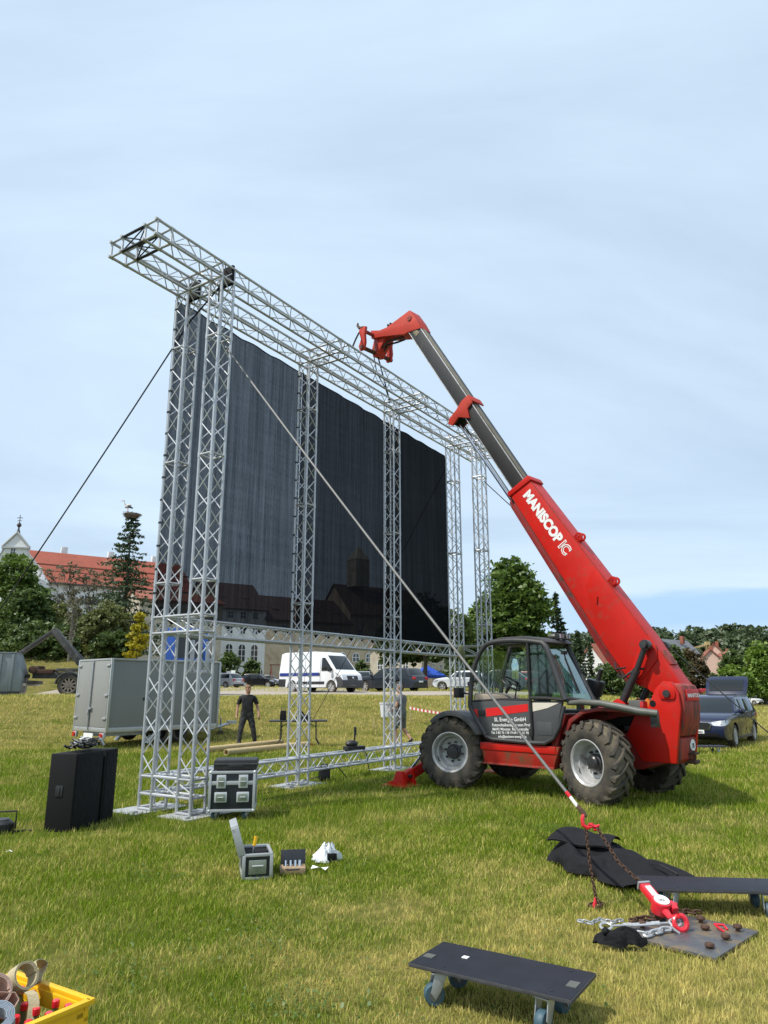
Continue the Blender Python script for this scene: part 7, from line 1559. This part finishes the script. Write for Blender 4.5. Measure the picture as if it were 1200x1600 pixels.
chain('hanging_chain', 'rusty chain hanging from the red hook to a coil on the grass', [HOOK + Vector((-.01, 0, -.08)), HOOK + Vector((.0, -.02, -.35)), HOOK + Vector((.02, -.05, -.58)), HOOK + Vector((.06, -.08, -.63)), HOOK + Vector((.0, -.10, -.63)), HOOK + Vector((-.04, -.06, -.63)), HOOK + Vector((.03, -.02, -.62)), HOOK + Vector((.10, -.05, -.63))], M['rust'], .0055, .030)
# lever hoist
LH = thing('lever_hoist', 'red lever hoist with a round white dial standing over the anchor plate', 'lever hoist', HZ0); e_ = Vector((2.085, 5.60, .05)) - HZ0; de = e_.normalized(); L_ = e_.length
sx_ = Vector((1, .25, 0)).normalized(); ny_ = de.cross(sx_).normalized(); fm = Matrix((sx_, ny_, de)).transposed()
LP = lambda x, y, z: fm @ Vector((x, y, z))
b = MB(); b.box(LP(0, 0, .09), (.085, .05, .22), fm); b.build('lever_arm', M['hoist_red'], LH, .012)
yv = -1 if ny_.y > 0 else 1
MB().tube(LP(0, -.045, .21), LP(0, .045, .21), .068, 24).build('gear_case', M['hoist_red'], LH, .006); MB().tube(LP(0, yv * .046, .21), LP(0, yv * .052, .21), .055, 24).build('dial', M['white'], LH)
text(LH, 'WLL', LP(-.028, yv * .0535, .225), .024, M['black'], sx_, -de, bold=.0005); MB().box(LP(0, yv * .028, .08), (.045, .006, .12), fm).build('rating_label', M['white'], LH, .002)
MB().box(LP(.075, 0, .24), (.05, .06, .09), fm).tube(LP(.06, 0, .21), LP(.12, 0, .23), .03, 12).build('hand_wheel', M['hoist_red'], LH, .01)
MB().path([LP(0, 0, .26), LP(.0, 0, .34), Vector((.085, -.40, -.085))], [.03, .020, .016], 8).build('swivel', M['hoist_red'], LH)
hk = [Vector((.09, -.41, -.125)) + Vector((.045 * math.cos(a), .012 * math.sin(a), .045 * math.sin(a))) for a in np.linspace(1.6, -4.2, 14)]
MB().path(hk, [.014] + [.018] * 10 + [.016, .013, .01], 8).build('hook', M['hoist_red'], LH)
MB().box(LP(0, 0, -.03), (.10, .06, .02), fm).build('chain_guide', M['steel'], LH, .004)
# turnbuckle, shackles and loose chains on the plate
tb0, tb1 = Vector((1.52, 5.66, .05)), Vector((2.12, 5.64, .085)); td = (tb1 - tb0).normalized()
TBk = thing('turnbuckle', 'long galvanised turnbuckle lying from the grass onto the anchor plate', 'turnbuckle', tb0); Lt_ = (tb1 - tb0).length
MB().tube(td * .10, td * .26, .008, 8).tube(td * .36, td * .52, .008, 8).build('threaded_rod', M['steel'], TBk); MB().tube(td * .18, td * .24, .016, 10).tube(td * .38, td * .44, .016, 10).tube(td * .22 + Vector((0, .014, 0)), td * .40 + Vector((0, .014, 0)), .008, 8).tube(td * .22 - Vector((0, .014, 0)), td * .40 - Vector((0, .014, 0)), .008, 8).build('body_bar', M['alu'], TBk)
for c in (td * .06, td * .55): MB().path([c + td * (.04 * math.cos(a)) + Vector((0, .03 * math.sin(a), .012 * math.sin(a))) for a in np.linspace(0, 6.0, 12)], .009, 6).build('eye', M['alu'], TBk)
chain('galvanised_chain', 'short galvanised chain lying in front of the turnbuckle', [(1.70, 5.52, .05), (1.80, 5.47, .055), (1.90, 5.53, .06), (1.98, 5.58, .06), (2.05, 5.60, .06)], M['alu'], .009, .05)
chain('thin_chain', 'thin galvanised chain trailing into the grass left of the turnbuckle', [(1.42, 5.80, .05), (1.50, 5.76, .045), (1.58, 5.82, .05), (1.66, 5.78, .045), (1.76, 5.82, .05)], M['steel'], .006, .034)
chain('loose_chain', 'dark rusty chain heaped behind the lever hoist', [(1.80, 5.80, .05), (1.92, 5.86, .05), (2.02, 5.82, .06), (2.08, 5.88, .06), (2.0, 5.92, .07), (2.06, 5.96, .05), (2.16, 5.98, .06), (2.30, 6.02, .05), (2.42, 5.98, .05)], M['rust'], .008, .042)
o = tag(MB().path([(1.66, 6.24, .02), (1.665, 6.23, .055), (1.67, 6.24, .09)], [.022, .014, .006], 7).build('red_peg', M['hoist_red']), 'worn red peg in the grass where the hanging chain ends', 'peg')
def ragp(fi, fj):
    a = fi * 6.283; rr = (.082 + .024 * math.sin(a * 2 + 1) + .018 * math.sin(a * 5)) * math.sin(max(.02, (1 - fj)) * 1.57); return (rr * math.cos(a) * 1.15 - .10 * (math.cos(a) < -.7) * (1 - fj), rr * math.sin(a) * .62, .10 * fj ** .7 + .015 * math.sin(a * 4 + fj * 9))
place(tag(MB().grid(37, 12, ragp).path([(-.06, 0, .04), (-.11, .015, .055), (-.135, .0, .075), (-.155, .0, .065)], [.04, .022, .026, .018], 8).build('black_rag', M['cloth_black'], None, 0, 60), 'crumpled black cloth pouch beside the turnbuckle', 'pouch'), (1.63, 5.36, .03), R(-12))

# ------------------------------------------------------------------ castor dollies and the black cover
def dolly(label, c, ex, L, Wd, z, cast, loc_tags=True):
    t = thing('wheeled_dolly', label, 'dolly', group='dark wheeled boards'); ex = Vector(ex).normalized(); t.matrix_world = frame3(Vector(c), ex, Vector((-ex.y, ex.x, 0)))
    MB().box((0, 0, z - .012), (L, Wd, .024)).build('board', M['dolly'], t, .004); eb = MB()
    for y in (-Wd / 2, Wd / 2): eb.box((0, y, z - .012), (L + .006, .008, .018))
    for x in (-L / 2, L / 2): eb.box((x, 0, z - .012), (.008, Wd, .018))
    eb.build('edge_band', M['dolly_edge'], t, .001)
    for x in (-1, 1):
        for y in (-1, 1): castor(t, x * L * .33, y * (Wd / 2 - .06), .058, M['blue_wheel'], z - .026, R(60 + 20 * x), .024)
    if loc_tags:
        MB().box((-L / 2 + .05, -.06, z + .002), (.06, .055, .004)).build('metal_plate', M['tube_grey'], t); MB().box((L / 2 - .05, -.02, z + .002), (.055, .08, .004)).build('metal_plate', M['tube_grey'], t); MB().box((-.23, .03, z + .002), (.035, .035, .003)).build('label', M['white'], t)
    for x in (-1, 1):
        for y in (-1, 1): MB().tube((x * L * .33 + .04, y * (Wd / 2 - .05), z - .01), (x * L * .33 + .04, y * (Wd / 2 - .05), z + .003), .008, 8).build('bolt_head', M['black'], t)
    return t
dA, dB, dC, dD = Vector((.13, 4.54)), Vector((.38, 4.87)), Vector((1.14, 4.35)), Vector((.92, 4.04))
dolly('dark wheeled board nearest the camera with blue castors', (.645, 4.45, 0), (.787, -.50, 0), .93, .41, .2, None)
dolly('dark wheeled board partly under the black fabric cover', (2.60, 6.21, 0), (.985, -.10, 0), 1.06, .40, .2, None, False)
g_ = on(1090, 1178, 20.2); dolly('low dark wheeled board in front of the navy estate car', (g_[0], g_[1], 0), (1, .05, 0), 1.5, .45, .2, None, False)
def cov(fi, fj):
    u_, v_ = fi, fj; Pn = Vector((1.60, 7.62, 0)).lerp(Vector((2.02, 6.72, 0)), v_); Pf = Vector((2.05, 8.55, 0)).lerp(Vector((2.82, 6.70, 0)), v_)
    p = Pn.lerp(Pf, u_); e = min(u_, 1 - u_) * min(v_ + .02, 1.02 - v_) * 4; hgt = .05 + (.13 + .10 * (1 - v_) ** 2) * min(1, (e * 3.2)) ** .45 + .045 * math.sin(u_ * 11 + v_ * 4) * min(1, e * 3) + .03 * math.sin(v_ * 14 - u_ * 5) * min(1, e * 3) + .02 * math.sin(u_ * 25) * math.sin(v_ * 19) * min(1, e * 4)
    jx = .05 * math.sin(v_ * 13 + u_ * 3) * (1 if u_ in (0, 1) else .4); return (p.x + jx, p.y + .06 * math.sin(v_ * 9 + 1), max(.012, hgt))
CV = tag(MB().grid(46, 46, cov).build('fabric_cover', M['cloth_black'], None, 0, 60), 'large black padded fabric cover folded on the grass behind the anchor', 'cover')
def flap(fi, fj):
    p = Vector((1.62, 7.72, 0)).lerp(Vector((2.12, 7.30, 0)), fi); q_ = Vector((2.06, 8.3, 0)).lerp(Vector((2.36, 7.7, 0)), fi); r_2 = p.lerp(q_, fj); return (r_2.x, r_2.y, .21 + .085 * math.sin(fj * 2.6 + .3) + .012 * math.sin(fi * 9))
MB().grid(12, 10, flap).grid(12, 10, lambda a, b_: (flap(a, b_)[0], flap(a, b_)[1], flap(a, b_)[2] - .012)).build('cover_flap', M['cloth_black'], CV, 0, 60)
MB().path([(2.32, 7.0, .17), (2.42, 6.85, .19), (2.44, 6.70, .185), (2.46, 6.56, .18)], .012, 4).build('webbing_strap', M['black'], CV)
# ------------------------------------------------------------------ yellow crate with bottles and rolled straps
CRn = Vector((-1.365, 3.77)); exc = Vector((-1.98 + 1.365, 4.156 - 3.77, 0)).normalized(); eyc = Vector((exc.y, -exc.x, 0)) * -1
cdir = exc; cper = Vector((-1.518 + 1.365, 3.561 - 3.77, 0)).normalized(); cper = (cper - cdir * cper.dot(cdir)).normalized()
CT = thing('bottle_crate', 'yellow plastic drinks crate full of red capped bottles', 'crate'); CT.matrix_world = frame3(Vector((CRn.x, CRn.y, 0)), cdir, cper)
Lc, Wc, Hc = .60, .42, .29; b = MB()
for y in (0, Wc):
    yy = y + (.012 if y == 0 else -.012); b.box((Lc / 2, yy, .075), (Lc, .022, .15)).box((Lc / 2, yy, Hc - .045), (Lc, .022, .07)).box((.09, yy, .19), (.18, .022, .08)).box((Lc - .09, yy, .19), (.18, .022, .08))
for x in (0, Lc):
    xx = x + (.012 if x == 0 else -.012); b.box((xx, Wc / 2, .075), (.022, Wc - .05, .15)).box((xx, Wc / 2, Hc - .035), (.022, Wc - .05, .05)).box((xx, .07, .20), (.022, .10, .11)).box((xx, Wc - .07, .20), (.022, .10, .11))
b.box((Lc / 2, Wc / 2, .012), (Lc - .03, Wc - .03, .02)); b.build('crate_wall', M['yellow'], CT, .003)
rm_ = MB().box((Lc / 2, -.002, Hc), (Lc + .03, .034, .022)).box((Lc / 2, Wc + .002, Hc), (Lc + .03, .034, .022)).box((-.002, Wc / 2, Hc), (.034, Wc, .022)).box((Lc + .002, Wc / 2, Hc), (.034, Wc, .022)); rm_.build('crate_rim', M['yellow'], CT, .004)
bme = MB().lathe([(0, 0), (.033, 0), (.036, .02), (.036, .14), (.030, .175), (.015, .205), (.0135, .235), (0, .235)], (0, 0, 0), (0, 0, 1), 14).mesh('bottle', M['bottle']); cme = MB().lathe([(.0165, 0), (.0175, .004), (.0172, .026), (.014, .03), (0, .03)], (0, 0, 0), (0, 0, 1), 16).mesh('cap', M['red_cap'])
def bottle(i, j):
    p = CT.matrix_world @ Vector((.068 + i * .093, .062 + j * .098, .024)); t = thing('bottle', 'red capped bottle standing in the yellow crate', 'bottle', p, 0, 'bottles in the yellow crate'); link('glass_body', bme, t); link('cap', cme, t, (0, 0, .230))
for i in range(6):
    for j in range(4):
        if (i, j) in ((2, 0), (3, 1)): continue
        bottle(i, j)
def roll(name, label, loc, rot, r0, turns, wd, m, tail=None):
    b = MB(); n = int(turns * 24); vs = []; fs = []
    for i in range(n + 1):
        a = i / 24 * 6.283; r = r0 + .006 * i / 24
        for rr in (r, r + .004):
            for y in (-wd / 2, wd / 2): vs.append((rr * math.cos(a), y, rr * math.sin(a)))
    if tail:
        for p in tail:
            for dz in (0, .004):
                for y in (-wd / 2, wd / 2): vs.append((p[0], y + p[1], p[2] + dz))
        n += len(tail)
    for i in range(n): k = i * 4; fs += [(k, k + 1, k + 5, k + 4), (k + 2, k + 6, k + 7, k + 3), (k, k + 4, k + 6, k + 2), (k + 1, k + 3, k + 7, k + 5)]
    b.add(vs, fs); o = b.build(name, m, None, 0, 40); o.location = loc; o.rotation_euler = rot; return tag(o, label, 'strap', 'webbing straps lying on the crate')
cw_ = lambda x, y, z: CT.matrix_world @ Vector((x, y, z))
roll('webbing_strap', 'khaki webbing strap rolled into a ring on the back of the yellow crate', (-1.71, 3.81, .372), (R(-30), 0, R(62)), .048, 2.2, .070, M['khaki'], [(.085, .03, .02), (.10, .05, .045), (.13, .07, .055), (.17, .09, .05), (.20, .10, .03), (.17, .09, .0), (.12, .05, -.02), (.08, .02, -.05)])
roll('webbing_strap', 'faded pink webbing strap hanging over the left side of the yellow crate', (-1.78, 3.69, .35), (R(-34), R(10), R(48)), .052, 2.5, .085, M['pink_web'], [(.08, 0, -.02), (.10, .0, -.05), (.08, .0, -.08)])
roll('webbing_strap', 'blue grey webbing strap coiled at the bottom left corner on the crate', (-1.65, 3.46, .325), (R(-62), R(4), R(10)), .045, 6, .06, M['grey_web'])
tl_ = MB(); tp3 = [Vector((-1.66, 3.78, .33)), Vector((-1.62, 3.74, .33)), Vector((-1.60, 3.72, .30)), Vector((-1.595, 3.70, .23))]
vs = []
for p in tp3:
    for s in (-.022, .022): vs += [(p.x + s, p.y + s * .3, p.z), (p.x + s, p.y + s * .3, p.z - .004)]
fs = []
for i in range(3): k = i * 4; fs += [(k, k + 2, k + 6, k + 4), (k + 1, k + 5, k + 7, k + 3), (k, k + 4, k + 5, k + 1), (k + 2, k + 3, k + 7, k + 6)]
tag(tl_.add(vs, fs).build('strap_end', M['khaki'], None, 0, 40), 'loose khaki strap end hanging down between the bottles', 'strap')
